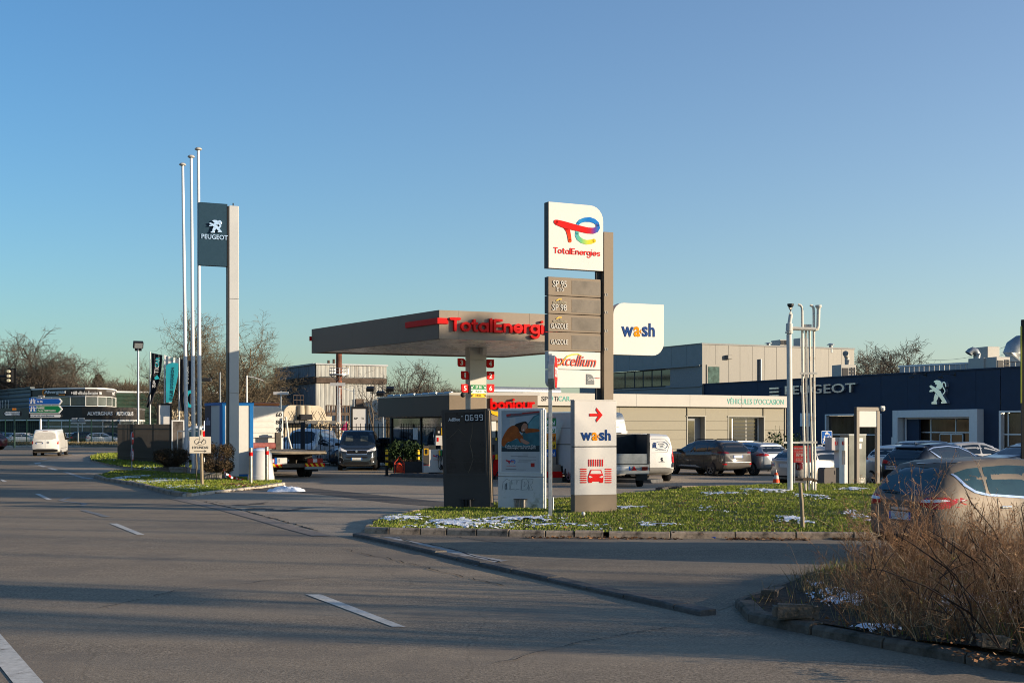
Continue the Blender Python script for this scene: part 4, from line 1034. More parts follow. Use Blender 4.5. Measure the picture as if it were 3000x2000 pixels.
# --- navy showroom with chrome letters and lion
pf = Frame(XY(2060,106.2), XY(3060,73.8))
rt = thing('navy_showroom', 'long navy clad car showroom with chrome letters, a chrome lion and a grey framed entrance', 'building', pf.loc, pf.a)
hp = CZ + (H0-1096)*85/F
U = lambda px: pf.u(px)
openings = [(2420,2583,1213,1345), (2693,2858,1218,1345), (2932,3060,1205,1352)]
vx = [2060,2115,2420,2583,2644,2660,2880,2932,3060]; vj = [2060,2115,2219,2346,2420,2583,2644,2660,2862,2932,3000,3060]
def opening(a, b):
    for (p, q, t, bt) in openings:
        if a >= p-1 and b <= q+1: return (p,q,t,bt)
Z = lambda px, py: pf.z(px, py)
vjs = sorted(set([2060,2115,2219,2346,2420,2580,2583,2658,2693,2858,2862,2930,2932,3000,3060]))
for a, b in zip(vjs, vjs[1:]):
    op = opening(a, b); m_ = MB()
    zb = 0
    if op: zb = Z((op[0]+op[1])/2, op[2])
    m_.box(U(a)+.006, U(b)-.006, 0, .15, zb, hp); 
    if b-a > 2: m_.build('wall_panel', NAVYW, rt)
# fine horizontal cladding ribs
mb = MB(); nr = 14
for i in range(1, nr):
    z = hp*i/nr
    for a, b in ((2060,2420),(2584,2658),(2862,2930)) if z < 3.6 else ((2060,3060),): mb.box(U(a), U(b), -.006, -.001, z, z+.03)
mb.build('cladding_rib', NAVYW, rt)
mb = MB(); mb.box(U(2060)-.1, U(3060), -.08, .3, hp+.003, hp+.09); mb.build('parapet_cap', NAVYW, rt)
mb = MB(); mb.box(U(2060), U(3060), .3, 14, hp-.6, hp-.4); mb.box(U(2060),U(2060)+.2,.3,14,0,hp-.62); mb.build('roof', ROOFM, rt)
mb = MB(); mb.box(U(2420), U(3060), 2.5, 2.6, 0, 3.4); mb.build('inner_wall', DARKIN, rt)
FRG = mat('grey_portal', (.58,.60,.61), .4, metal=.2, var=.05); REFW = mat('painted_reflection_glass', (.034,.024,.017), .06, var=.9, scale=.7, spec=.45, stretch=(2,2,.3))  # brown streaked glass colour stands in for reflected trees
def glazed(px0, px1, pyt, cols, rowz, root, d=.25, door=None):
    zt = Z((px0+px1)/2, pyt); a, b = U(px0), U(px1)
    m_ = MB(); m_.box(a, a+.16, -.05, d, 0, zt); m_.box(b-.10, b, -.05, d, 0, zt); m_.box(a+.16, b-.1, -.05, d, zt-.10, zt)
    fr_ = m_.build('window_frame', FRG, root)
    xs = [a+.16] + [a+.16+(b-.1-a-.16)*c for c in cols] + [b-.1]; zs = [.05] + rowz + [zt-.1]
    m_ = MB()
    for x in xs[1:-1]: m_.box(x-.04, x+.04, d-.10, d, .05, zt-.1)
    for z in rowz: m_.box(xs[0], xs[-1], d-.102, d-.002, z-.04, z+.04)
    m_.build('mullion', FRG, fr_)
    for x0, x1 in zip(xs, xs[1:]):
        for z0, z1 in zip(zs, zs[1:]):
            m_ = MB(); m_.box(x0+.042, x1-.042, d-.06, d-.045, z0+.042, z1-.042); m_.build('pane', REFW, fr_)
glazed(2418,2584,1212,[.5],[1.55],rt); glazed(2928,3060,1202,[.12,.6],[1.65],rt)
# entrance portal
a0, a1 = U(2633), U(2882); i0, i1 = U(2648), U(2858); zt = Z(2750,1200); zi = Z(2750,1222)
mb = MB(); mb.box(a0, i0, -.55, .0, 0, zt); mb.box(i1, a1, -.55, .0, 0, zt); mb.box(i0, i1, -.55, 0, zi, zt); mb.build('entrance_portal', FRG, rt, bevel=.015)
glazed(2652,2857,1222,[.30,.67],[1.75],rt,d=.5)
mb = MB(); x0 = U(2742); x1 = U(2808); mb.box(x0, (x0+x1)/2-.02, .36, .40, .03, 1.62); mb.box((x0+x1)/2+.02, x1, .36, .40, .03, 1.62); dr = mb.build('door', REFW, rt)
mb = MB()
for x in (x0,(x0+x1)/2-.03,(x0+x1)/2+.03,x1): mb.box(x-.025, x+.025, .33, .41, .03, 1.62)
mb.box(x0,x1,.33,.41,1.60,1.68); mb.build('door_frame', FRG, dr)
mb = MB(); mb.box(U(2828), U(2838), -.58, -.552+.9, .3, 1.05); 
# letters
CHR = mat('chrome', (.70,.74,.80), .18, metal=.85, var=.05)
fl(pf, 'PEUGEOT', rt, CHR, 2306,1121,2513,1156, -.02, .22, bold=.012)
mb = MB()
for i in range(3):
    a = pf.uz(2257+i*.3, 1134+i*11.3, -.1); b = pf.uz(2284, 1138+i*10.8, -.1); mb.box(a[0], b[0], -.2, -.02, b[1]-.02, b[1]+.10)
mb.build('emblem_bars', CHR, rt)
LION = [[(1350,265),(1368,252),(1390,247),(1420,252),(1440,268),(1449,300),(1450,328),(1436,352),(1400,352),(1374,335),(1386,318),(1388,300),(1366,299),(1374,286)],
 [(1306,312),(1325,305),(1352,320),(1400,350),(1432,372),(1456,420),(1498,488),(1505,512),(1440,518),(1438,497),(1452,490),(1418,440),(1372,392),(1335,350),(1310,332)],
 [(1302,372),(1315,358),(1346,352),(1362,370),(1345,381),(1305,385)],
 [(1372,398),(1412,432),(1402,462),(1386,490),(1392,523),(1330,523),(1328,502),(1354,488),(1356,448)]]
LTAIL = [(1458,412),(1472,396),(1482,376),(1474,352),(1460,330),(1451,300),(1458,276),(1472,270),(1484,284),(1491,320)]
def lion(fr, mp, m, root, y0, y1, w):
    mb = MB()
    for k, pg in enumerate(LION): mb.prism([fr.uz(*mp(p)) for p in pg], y0-.012*(k % 2), y1)
    mb.ribbon([fr.uz(*mp(p)) for p in LTAIL], w, y0, y1)
    return mb.build('lion_emblem', m, root, bevel=.006)
lion(pf, lambda p: (2400+p[0]/3.92, 1050+p[1]/3.92), CHR, rt, -.28, -.02, .09)
for x in (2690,2776):   # gooseneck lamps over the emblem
    mb = MB(); a = pf.uz(x+22,1098); mb.tube([(a[0],-.02,a[1]),(a[0],-1.0,a[1]+.08),(a[0],-1.2,a[1]-.12)], .025, 6); mb.box(a[0]-.12,a[0]+.12,-1.32,-1.1,a[1]-.22,a[1]-.12); mb.box(a[0]-.08,a[0]+.08,-.03,-.005,a[1]-.1,a[1]+.15); mb.build('gooseneck_lamp', DARK, rt)
mb = MB(); a = pf.uz(2346,1210); b = pf.uz(2382,1248); mb.box(a[0], b[0], -.07, -.01, b[1], a[1]); mb.build('wall_plate', WHITE, rt)
mb = MB(); a = pf.uz(2620,1280); b = pf.uz(2628,1310); mb.box(a[0],b[0],-.25,-.01,b[1],a[1]); mb.build('letter_box', WHITE, rt)
# plant on the showroom roof
roof_box(2456,2516,1068,1105,96,'cream air conditioning unit with two grilles on the navy showroom roof', dep=1.3, base=hp-.5)
def duct(pts, r, label, m=GALV, name='roof_duct'):
    root = thing(name, label, 'duct', pts[0]); o = Vector(pts[0]); mb = MB(); mb.tube([Vector(p)-o for p in pts], r, 12); mb.build('pipe', m, root, smooth=True)
    mb = MB(); mb.cyl(Vector(pts[-1])-o-(Vector(pts[-1])-Vector(pts[-2])).normalized()*.08, Vector(pts[-1])-o, r*1.12, n=12); mb.build('collar', m, root, smooth=True)
duct([W(2492,1063,97)+Vector((0,1,-1)), W(2492,1052,97)+Vector((0,1,0)), W(2490,1040,97)+Vector((0,1,0)), W(2482,1034,97)+Vector((0,.5,0))], .2, 'short grey exhaust stack on the air conditioning unit of the showroom roof', CREAM)
pp = Frame(XY(2635,96), XY(3060,86)); rp = thing('roof_parapet', 'white corrugated metal upstand behind the navy showroom roof edge', 'parapet', pp.loc, pp.a)
zt0 = pp.z(2700,1072); L = pp.u(3060)
for i in range(int(L/.45)):
    MB().box(i*.45+.02, i*.45+.43, 0, .05, hp-.5, zt0).build('corrugated_panel', mat('pale_corrugated', (.40,.40,.39), .5), rp)
MB().box(-.1, L, -.05, .12, zt0+.002, zt0+.12).build('coping', WHITE, rp)
duct([W(2862,1064,88), W(2862,1036,88), W(2858,1029,88), W(2850,1026,88), W(2842,1030,88), W(2838,1036,88)], .25, 'bent steel duct with an open mouth on the white roof upstand')
roof_box(2876,2913,1047,1080,84,'large cream rooftop cooling unit beside the white upstand, left of its twin', dep=1.6, base=hp-.5, grille=False)
roof_box(2911,2968,1045,1078,83,'large cream rooftop cooling unit with a louvred end, right of its twin', dep=1.6, base=hp-.5)
roof_box(2886,2936,1015,1043,90,'square cream vent housing behind the two rooftop cooling units', dep=1.6, base=hp, grille=False)
duct([W(2966,1060,86), W(2966,1035,86), W(2972,1018,86), W(2985,1009,86), W(3010,1006,86)], .62, 'large curved steel roof duct at the right edge of the view')

# --- curved black showroom far left
FAR = 160.0
def curve_wall(pts, z0, z1, m, root, name, thick=.25):
    mb = MB(); n = len(pts)
    for (x, y), (x2, y2) in zip(pts, pts[1:]):
        d = Vector((x2-x, y2-y)).normalized(); q = Vector((-d.y, d.x))*thick
        mb.add([(x,y,z0),(x2,y2,z0),(x2+q.x,y2+q.y,z0),(x+q.x,y+q.y,z0),(x,y,z1),(x2,y2,z1),(x2+q.x,y2+q.y,z1),(x+q.x,y+q.y,z1)],
               [(0,3,2,1),(4,5,6,7),(0,1,5,4),(1,2,6,5),(2,3,7,6),(3,0,4,7)])
    return mb.build(name, m, root)
def zz(py, Y): return CZ + (H0-py)*Y/F
rt = thing('curved_showroom', 'two storey black banded showroom with a rounded glass front and white lettering', 'building', (0,0,0))
upper = [tuple(XY(p,y)) for p,y in ((93,166),(150,163),(205,161),(250,160.5),(285,161),(310,162.5),(328,165),(338,169),(342,174))]
lower = [tuple(XY(p,y)) for p,y in ((-40,170),(60,162),(118,158.5),(180,156.5),(240,155.5),(300,155.5),(350,156.5),(390,159),(412,163),(424,169))]
za, zb, zc = zz(1139,161), zz(1160,161), zz(1190,161)
def off(pts, d):
    P = [Vector(p) for p in pts]; out = []
    for i, p in enumerate(P):
        e = (P[min(i+1,len(P)-1)]-P[max(i-1,0)]).normalized(); out.append(tuple(p + Vector((-e.y,e.x))*d))
    return out
curve_wall(upper, zb, za, BANDM, rt, 'sign_band'); curve_wall(off(upper,-.08), za, za+.16, WHITE, rt, 'roof_edge', .5)
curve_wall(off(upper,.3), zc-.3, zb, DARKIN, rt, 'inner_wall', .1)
zl1, zl0 = zz(1192,156), zz(1228.5,156)
curve_wall(lower, zl0, zl1, BANDM, rt, 'fascia_band'); curve_wall(off(lower,-.06), zl0-.12, zl0, WHITE, rt, 'band_trim', .4)
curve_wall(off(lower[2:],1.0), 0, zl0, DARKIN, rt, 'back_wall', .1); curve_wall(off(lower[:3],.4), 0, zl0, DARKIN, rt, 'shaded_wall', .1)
mb = MB()
mb.slab([(p[0], p[1]+.3) for p in lower] + [(XY(424,190).x, 190), (XY(-40,190).x, 190)], zl1-.25, zl1-.05); mb.slab([(p[0], p[1]+.3) for p in upper] + [(XY(342,190).x,190),(XY(93,190).x,190)], za-.3, za-.05); mb.build('roof', ROOFM, rt)
def glaze(pts, z0, z1, zmid, root):
    for (x, y), (x2, y2) in zip(pts, pts[1:]):
        d = Vector((x2-x,y2-y)); L = d.length; k = max(1, round(L/3.0))
        for i in range(k):
            a = Vector((x,y))+d*(i/k); b = Vector((x,y))+d*((i+1)/k); w = (b-a).length
            fr_ = MB(); fr_.box(0,.10,-.05,.1,z0,z1); fr_.box(.10,w,-.05,.1,z1-.10,z1); fr_.box(.10,w,-.05,.1,z0,z0+.10)
            for zm in zmid: fr_.box(.10,w,-.05,.1,zm-.06,zm+.06)
            o = fr_.build('window', ALU, root); o.location = (a.x,a.y,0); o.rotation_euler = (0,0,math.atan2(d.y,d.x))
            zs = [z0+.10]+zmid+[z1-.10]
            for p, q in zip(zs, zs[1:]): MB().box(.13,w-.03,0,.03,p+.06,q-.06).build('pane', PGLASS, o)
glaze(upper, zc, zb, [], rt); glaze(lower[2:], .1, zl0-.12, [zz(1249,156)], rt)
cf = Frame(XY(93,165.5), XY(205,160.7)); cfb = Frame(XY(207,160.7), XY(286,160.7)); cfc = Frame(XY(284,160.8), XY(334,166.6)); cf2 = Frame(XY(240,155.2), XY(332,155.2)); cf3 = Frame(XY(336,155.9), XY(393,159.0))
def A_(o, f): o.location = (f.o.x, f.o.y, 0); o.rotation_euler = (0,0,f.a); return o
A_(fl(cf, 'Alvergnas', rt, WHITE, 131,1142,193,1156, -.12, .08, bold=.01), cf)
A_(fl(cfb, "+ 600 véhicules d'occasion", rt, WHITE, 209,1145,287,1156, -.12, .08, bold=.01), cfb); A_(fl(cfc, 'au meilleur prix!', rt, WHITE, 290,1147,334,1158, -.18, .08, bold=.01), cfc)
mb = MB(); c = cf.uz(130,1149,-.2); mb.ring(c[0], c[1], .42, .42, .14, -.24, -.14, 60, 310); A_(mb.build('round_emblem', ORG, rt), cf)
mb = MB(); a = cf.uz(172,1156.5,-.2); mb.box(a[0], a[0]+1.2, -.22, -.14, a[1]-.06, a[1]+.06); A_(mb.build('orange_underline', ORG, rt), cf)
A_(fl(cf2, 'ALVERGNAS', rt, WHITE, 256,1205,330,1216, -.12, .08, bold=.015), cf2); A_(fl(cf3, 'AUTOMOBILES', rt, WHITE, 340,1206,389,1217, -.18, .08, bold=.015), cf3)
mb = MB(); mb.cyl((XY(119,158).x,158,0),(XY(119,158).x,158,zl0),.16,n=8); mb.build('column', WHITE, rt)
# corrugated wings
def corr(p0, p1, z0, z1, m, label, name, pitch=.55, cap=WHITE):
    fr = Frame(p0, p1); L = (Vector(p1)-Vector(p0)).length; root = thing(name, label, 'building', fr.loc, fr.a)
    MB().box(0,L,.08,12,z0 if z0 < 1 else 0,z1-.1).build('wall', m, root); k = int((z1-z0)/pitch); 
    for i in range(k):
        mb = MB(); h = (z1-z0)/k; z = z0+h*i
        mb.add([(0,0,z),(L,0,z),(L,-.10,z+h*.25),(0,-.10,z+h*.25),(L,-.10,z+h*.7),(0,-.10,z+h*.7),(L,0,z+h),(0,0,z+h),(0,.079,z),(L,.079,z),(L,.079,z+h),(0,.079,z+h)],
               [(0,1,2,3),(3,2,4,5),(5,4,6,7),(8,9,1,0),(7,6,10,11),(11,10,9,8)]); mb.build('corrugated_panel', m, root)
    MB().box(-.1,L+.1,-.2,.4,z1+.002,z1+.22).build('roof_edge', cap, root); return root
corr(tuple(XY(338,172)), tuple(XY(640,176)), 0, zz(1150,172), GREENC, 'long dark green corrugated hall right of the curved showroom', 'corrugated_hall')
wl = corr(tuple(XY(-80,192)), tuple(XY(92,166)), 0, zz(1138,166), GREYC, 'grey corrugated wing left of the curved showroom', 'corrugated_wing', cap=GREYC)
for i, x in enumerate((2,9,18,26)):
    fr = Frame(XY(-80,192), XY(92,166)); u = fr.u(x); z = fr.z(x,1188); o = MB().box(u,u+.35,-.16,-.102,z-.75,z+.75).build('window', WHITE, wl); MB().box(u+.06,u+.29,-.175,-.161,z-.66,z+.66).build('pane', GLASS, o)
# old house roof among the trees behind
hr = thing('brick_house', 'far house with a red brick gable and orange roof among the trees', 'house', (*XY(108,205),0))
MB().box(-3,3,0,6,0,8).build('wall', mat('house_brick',(.28,.15,.10),.9,var=.2),hr); MB().prism([(-3.6,7.9),(3.6,7.9),(0,10.2)],-.3,6.3).build('roof', mat('red_roof',(.32,.09,.045),.8,var=.2),hr)
MB().box(-2.2,-1.5,1,2,8,10.6).build('chimney', mat('house_brick',(.28,.15,.10)),hr)

# --- rusty corrugated works
C = XY(925,120); lf = Frame(XY(808,131), C); rf = Frame(C, XY(1131,123.4))
RUSTL = mat('shaded_weathered_sheet', (.16,.20,.23), .7, var=.2, scale=.8, stretch=(3,3,.25), dirt=((.07,.075,.08), .52, .9))  # left face darker and bluer: its shade is put into the colour
RUSTR = mat('weathered_flaking_sheet', (.36,.36,.33), .8, var=.3, scale=1.2, stretch=(5,5,.35), dirt=((.20,.18,.16), .50, .8))
RUST = mat('rust', (.085,.062,.048), .9, var=.4, scale=2)
rt = thing('rusty_works', 'weathered corrugated industrial building with flaking sheets and a rusty band', 'building', (C.x, C.y, 0))
h8 = CZ+(H0-1068)*120/F; zbd = CZ+(H0-1112)*120/F
for fr, m, L in ((lf, RUSTL, (C-lf.o).length), (rf, RUSTR, (XY(1131,123.4)-C).length)):
    k = int(L/.42)
    for (z0, z1, yo) in ((0, zbd-.35, 0), (zbd+.3, h8, -.12)):
        for i in range(k):
            w = L/k; mb = MB(); x = i*w
            mb.add([(x,yo,z0),(x+w*.3,yo-.035,z0),(x+w*.7,yo-.035,z0),(x+w,yo,z0),(x,yo,z1),(x+w*.3,yo-.035,z1),(x+w*.7,yo-.035,z1),(x+w,yo,z1),(x,yo+.05,z0),(x+w,yo+.05,z0),(x,yo+.05,z1),(x+w,yo+.05,z1)],
                   [(0,1,5,4),(1,2,6,5),(2,3,7,6),(8,0,4,10),(3,9,11,7),(4,5,6,7,11,10),(9,8,10,11)])
            o = mb.build('corrugated_sheet', m, rt); o.location = (fr.o.x-C.x, fr.o.y-C.y, 0); o.rotation_euler = (0,0,fr.a)
    mb = MB(); mb.box(0,L,-.22,.1,zbd-.3,zbd+.22); o = mb.build('rusty_band', RUST, rt); o.location = (fr.o.x-C.x, fr.o.y-C.y, 0); o.rotation_euler = (0,0,fr.a)
    mb = MB(); mb.box(-.1,L+.1,-.3,.2,h8+.002,h8+.14); mb.box(0,L,.06,.3,0,h8); o = mb.build('roof_edge', GREY, rt); o.location = (fr.o.x-C.x, fr.o.y-C.y, 0); o.rotation_euler = (0,0,fr.a)
bb = Frame(XY(808,131), XY(1131,123.4)); mb = MB(); mb.slab([(lf.o.x-C.x, lf.o.y-C.y), (0,.1), (rf.uz(1131,1250)[0]*rf.d.x, rf.uz(1131,1250)[0]*rf.d.y+.1), (rf.uz(1131,1250)[0]*rf.d.x-2.5, 16)], h8-.3, h8-.1); mb.build('roof', ROOFM, rt)
mb = MB(); a = rf.uz(1041,1168,-.1); b = rf.uz(1064,1185,-.1); mb.box(a[0],b[0],-.3,-.13,b[1]-1,a[1]); o = mb.build('hatch', RUST, rt); o.rotation_euler = (0,0,rf.a)
mb = MB(); a = lf.uz(938,1062); mb.cyl((1.0,1.5,h8),(1.0,1.5,h8+.5),.12,n=8); mb.cyl((1.5,1.5,h8),(1.5,1.5,h8+.6),.12,n=8); mb.build('flue', RUST, rt)
cp = XY(993,112); rt = thing('chimney_stack', 'tall rusty red steel chimney with a round railed platform', 'chimney', (cp.x, cp.y, 0))
rC = 9*112/F; MB().cyl((0,0,0),(0,0,9.3),rC,rC*.95,18).build('shaft', mat('chimney_paint', (.13,.055,.035), .8, var=.4, scale=.8, dirt=((.33,.10,.05), .5, .7)), rt, smooth=True)
zp = CZ+(H0-1097)*112/F; mb = MB(); mb.cyl((0,0,zp-.06),(0,0,zp+.05),.85,n=18); mb.build('platform', GALV, rt)
mb = MB()
for k in range(14):
    a = 6.283*k/14; mb.cyl((.83*math.cos(a),.83*math.sin(a),zp),(.83*math.cos(a),.83*math.sin(a),zp+.55),.02,n=4); mb.cyl((.25*math.cos(a),.25*math.sin(a),zp-.5),(.8*math.cos(a),.8*math.sin(a),zp-.06),.02,n=4)
for z in (.3,.55): mb.tube([(.83*math.cos(6.283*k/18),.83*math.sin(6.283*k/18),zp+z) for k in range(19)], .022, 4)
mb.build('railing', GALV, rt, kind='stuff')
# cream vaulted tank with its lean-to
tf = Frame(XY(826,94), XY(972,97)); rt = thing('vaulted_tank', 'cream riveted vaulted tank with two domes above a dark lean-to roof', 'tank', tf.loc, tf.a)
TANKM = mat('cream_tank', (.40,.345,.255), .6, var=.12, scale=1.5, dirt=((.25,.20,.14), .56, 1.6))
x0, x1 = tf.u(827), tf.u(972); z1 = tf.z(900,1187); z0 = tf.z(900,1232); w = tf.u(955)-x0
prof = [(x0, z0)] + [(x0+ w*.2-w*.2*math.cos(R(a)), z0+(z1-z0)*.12+(z1-z0)*.88*math.sin(R(a))) for a in range(0,91,12)] + [(x0+w*.62,z1)] + [(x0+w*.78+w*.22*math.sin(R(a)), z0+(z1-z0)*.30+(z1-z0)*.70*math.cos(R(a))) for a in range(10,91,12)] + [(x0+w, z0+.3*(z1-z0)), (x1, z0+.3*(z1-z0)), (x1, z0)]
MB().prism(prof, .0, 3.5).build('vault', TANKM, rt, smooth=30)
for c in (.40, .55): MB().cyl((x0+w*c,-.12,z0+.35),(x0+w*c,-.12,z1-.02),.30,.26,14).build('dome_shell', TANKM, rt, smooth=True)
MB().box(x0+w*.33, x0+w*.60, -.5, -.0, z0+.08, z0+.48).build('opening', DARKIN, rt)
MB().prism([(x0-1.4,z0-.25),(x1+.6,z0-.25),(x1+.6,z0-.02),(x0,z0+.02)],-1.4,0).build('lean_to_roof', DARK, rt); MB().box(x0-.6, x1, -.02, 3, 0, z0-.26).build('wall', mat('tank_base_wall',(.33,.29,.22),.8,var=.15), rt)
mb = MB()
for k in range(9):
    a = x0+w*.05+k*w*.115; mb.cyl((a,-.2,z0+.04),(a+w*.12*(1 if k%2 else -1),-.2,z0+.75),.02,n=4)
a = x0+w*.30
for k in range(4): mb.cyl((a+k*.3,.3,z1),(a+k*.3,.3,z1+.75),.025,n=4)
for z in (.4,.75): mb.cyl((a,.3,z1+z),(a+.9,.3,z1+z),.025,n=4)
mb.build('railing', RUST, rt, kind='stuff')
fr = Frame(XY(958,99), XY(1022,101)); rg = thing('rusty_gantry', 'rusty brown steel gantry at the foot of the chimney', 'gantry', fr.loc, fr.a); L = fr.u(1024)
mb = MB(); mb.box(0,L,0,.15,3.0,3.25); mb.box(0,L,0,.15,2.0,2.2)
for k in range(6): mb.box(L*k/5-.05,L*k/5+.05,0,.12,0,3.8)
mb.box(0,L,0,.06,3.75,3.82); mb.build('beam', RUST, rg)
mb = MB()
for k in range(14): mb.box(L*k/13-.02,L*k/13+.02,.02,.05,3.25,3.75)
mb.build('railing', RUST, rg, kind='stuff')
# ------------------------------------------------------------------ vehicles
TYRE = mat('tyre_rubber', (.016,.016,.017), .85, var=.3, scale=20)
RIMM = mat('alloy_rim', (.42,.42,.43), .3, metal=.8, var=.08); RIMD = mat('dark_rim', (.10,.10,.105), .35, metal=.6)
ARCH = mat('arch_liner', (.008,.008,.008), .9)
TLR = mat('tail_lamp_red', (.40,.008,.012), .15, var=.15, coat=.6); TLW = mat('lamp_clear', (.62,.62,.64), .12, var=.1, coat=.6)
TLD = mat('tail_lamp_dark', (.13,.01,.012), .15, coat=.6); PLATE = mat('number_plate', (.60,.60,.58), .5, var=.10, scale=9)
TRIM = mat('black_trim', (.020,.020,.021), .6, var=.15); SHUT = mat('shut_line', (.012,.012,.012), .8)
CGLASS = mat('car_glass', (.008,.011,.012), .03, var=.2, spec=.9); CGLASSB = mat('car_glass_teal', (.018,.045,.048), .03, var=.35, scale=2, spec=.9)
def paint(name, c, metal=.25, rough=.32, dirt=None, var=.04): return mat(name, c, rough, metal=metal, var=var, scale=2, coat=.9, dirt=dirt)
P_WHITE = paint('white_car_paint', (.68,.67,.63), 0, dirt=((.52,.48,.41), .58, 1.2)); P_DGREY = paint('dark_grey_paint', (.030,.034,.040), .4); P_BLACK = paint('black_car_paint', (.010,.012,.016), .3)
P_DUSTY = paint('dusty_dark_paint', (.038,.036,.036), .3, .45, dirt=((.085,.073,.060), .5, 1.3)); P_SILVER = paint('silver_paint', (.34,.36,.38), .6, dirt=((.28,.26,.24), .55, 1.2))
P_POLO = paint('dirty_silver_paint', (.46,.44,.41), .45, dirt=((.34,.305,.26), .5, 1.2)); P_TAUPE = mat('grey_brown_paint', (.155,.128,.102), .50, .25, var=.03, scale=2, coat=.1, spec=.2)
P_GREYV = paint('grey_van_paint', (.20,.19,.18), .1, .5); P_MAROON = paint('maroon_paint', (.065,.012,.018), .3); P_NAVY = paint('navy_paint', (.012,.020,.035), .4); P_PALE = paint('pale_blue_van_paint', (.42,.50,.56), .1)
WHEELS = {}
def wheel_mesh(Rw, wd, spokes, rim):
    key = (Rw, wd, spokes, rim.name)
    if key in WHEELS: return WHEELS[key]
    ri = Rw*.68; n = 26; mb = MB(); prof = [(ri,-wd*.42),(ri*1.02,-wd*.5),(Rw*.93,-wd*.5),(Rw,-wd*.38),(Rw,wd*.38),(Rw*.93,wd*.5),(ri*1.02,wd*.5),(ri,wd*.42),(ri*.97,wd*.1),(.001,wd*.1)]
    vs = []; fs = []; m = len(prof)
    for i in range(n):
        a = 6.28318*i/n
        for r, y in prof: vs.append((r*math.cos(a), -y, r*math.sin(a)))
    for i in range(n):
        j = (i+1) % n
        for k in range(m-1): fs.append((i*m+k, i*m+k+1, j*m+k+1, j*m+k))
    mb.add(vs, fs); t = mb.build('wheel', TYRE, smooth=50)
    r_ = MB(); r_.M = Matrix.Rotation(math.pi, 4, 'Z')
    yo = wd*.42; r_.M = None
    for i in range(spokes):
        a = 6.28318*i/spokes; c, s = math.cos(a), math.sin(a); w = ri*.13*5/max(5,spokes)+.012
        def pt(r, q, y): return (r*c - q*s, -y, r*s + q*c)
        r_.add([pt(.03,-w,yo-.02),pt(.03,w,yo-.02),pt(ri*.97,w*.8,yo),pt(ri*.97,-w*.8,yo),pt(.03,-w,yo-.06),pt(.03,w,yo-.06),pt(ri*.97,w*.8,yo-.06),pt(ri*.97,-w*.8,yo-.06)],[(0,1,2,3),(4,7,6,5),(0,4,5,1),(2,6,7,3),(1,5,6,2),(3,7,4,0)])
    for i in range(n):
        a, b = 6.28318*i/n, 6.28318*(i+1)/n
        r_.add([(ri*1.0*math.cos(a),-yo-.004,ri*math.sin(a)),(ri*math.cos(b),-yo-.004,ri*math.sin(b)),(ri*.88*math.cos(b),-yo,ri*.88*math.sin(b)),(ri*.88*math.cos(a),-yo,ri*.88*math.sin(a))],[(0,1,2,3)])
    r_.cyl((0,-yo+.03,0),(0,-yo-.005,0),.055,n=12)
    r = r_.build('rim', rim)
    WHEELS[key] = (t.data, r.data); bpy.data.objects.remove(t); bpy.data.objects.remove(r); return WHEELS[key]
def add_wheel(root, x, y, Rw, side, wd=.21, spokes=5, rim=RIMM):
    tm, rm = wheel_mesh(Rw, wd, spokes, rim)
    w = bpy.data.objects.new('wheel', tm); COL.objects.link(w); w.parent = root; w.location = (x, y, Rw)
    if side > 0: w.rotation_euler = (0,0,math.pi)
    r = bpy.data.objects.new('rim', rm); COL.objects.link(r); r.parent = w
    return w
def smooth_interp(pts, xs, k=1):
    a = np.interp(xs, [p[0] for p in pts], [p[1] for p in pts])
    for _ in range(k):
        b = a.copy(); b[1:-1] = .25*a[:-2]+.5*a[1:-1]+.25*a[2:]; a = b
    return a
def chaikin(p, n=1):
    for _ in range(n):
        q = []
        for i in range(len(p)):
            a, b = p[i], p[(i+1) % len(p)]
            q += [(a[0]*.8+b[0]*.2, a[1]*.8+b[1]*.2), (a[0]*.2+b[0]*.8, a[1]*.2+b[1]*.8)]
        p = q
    return p
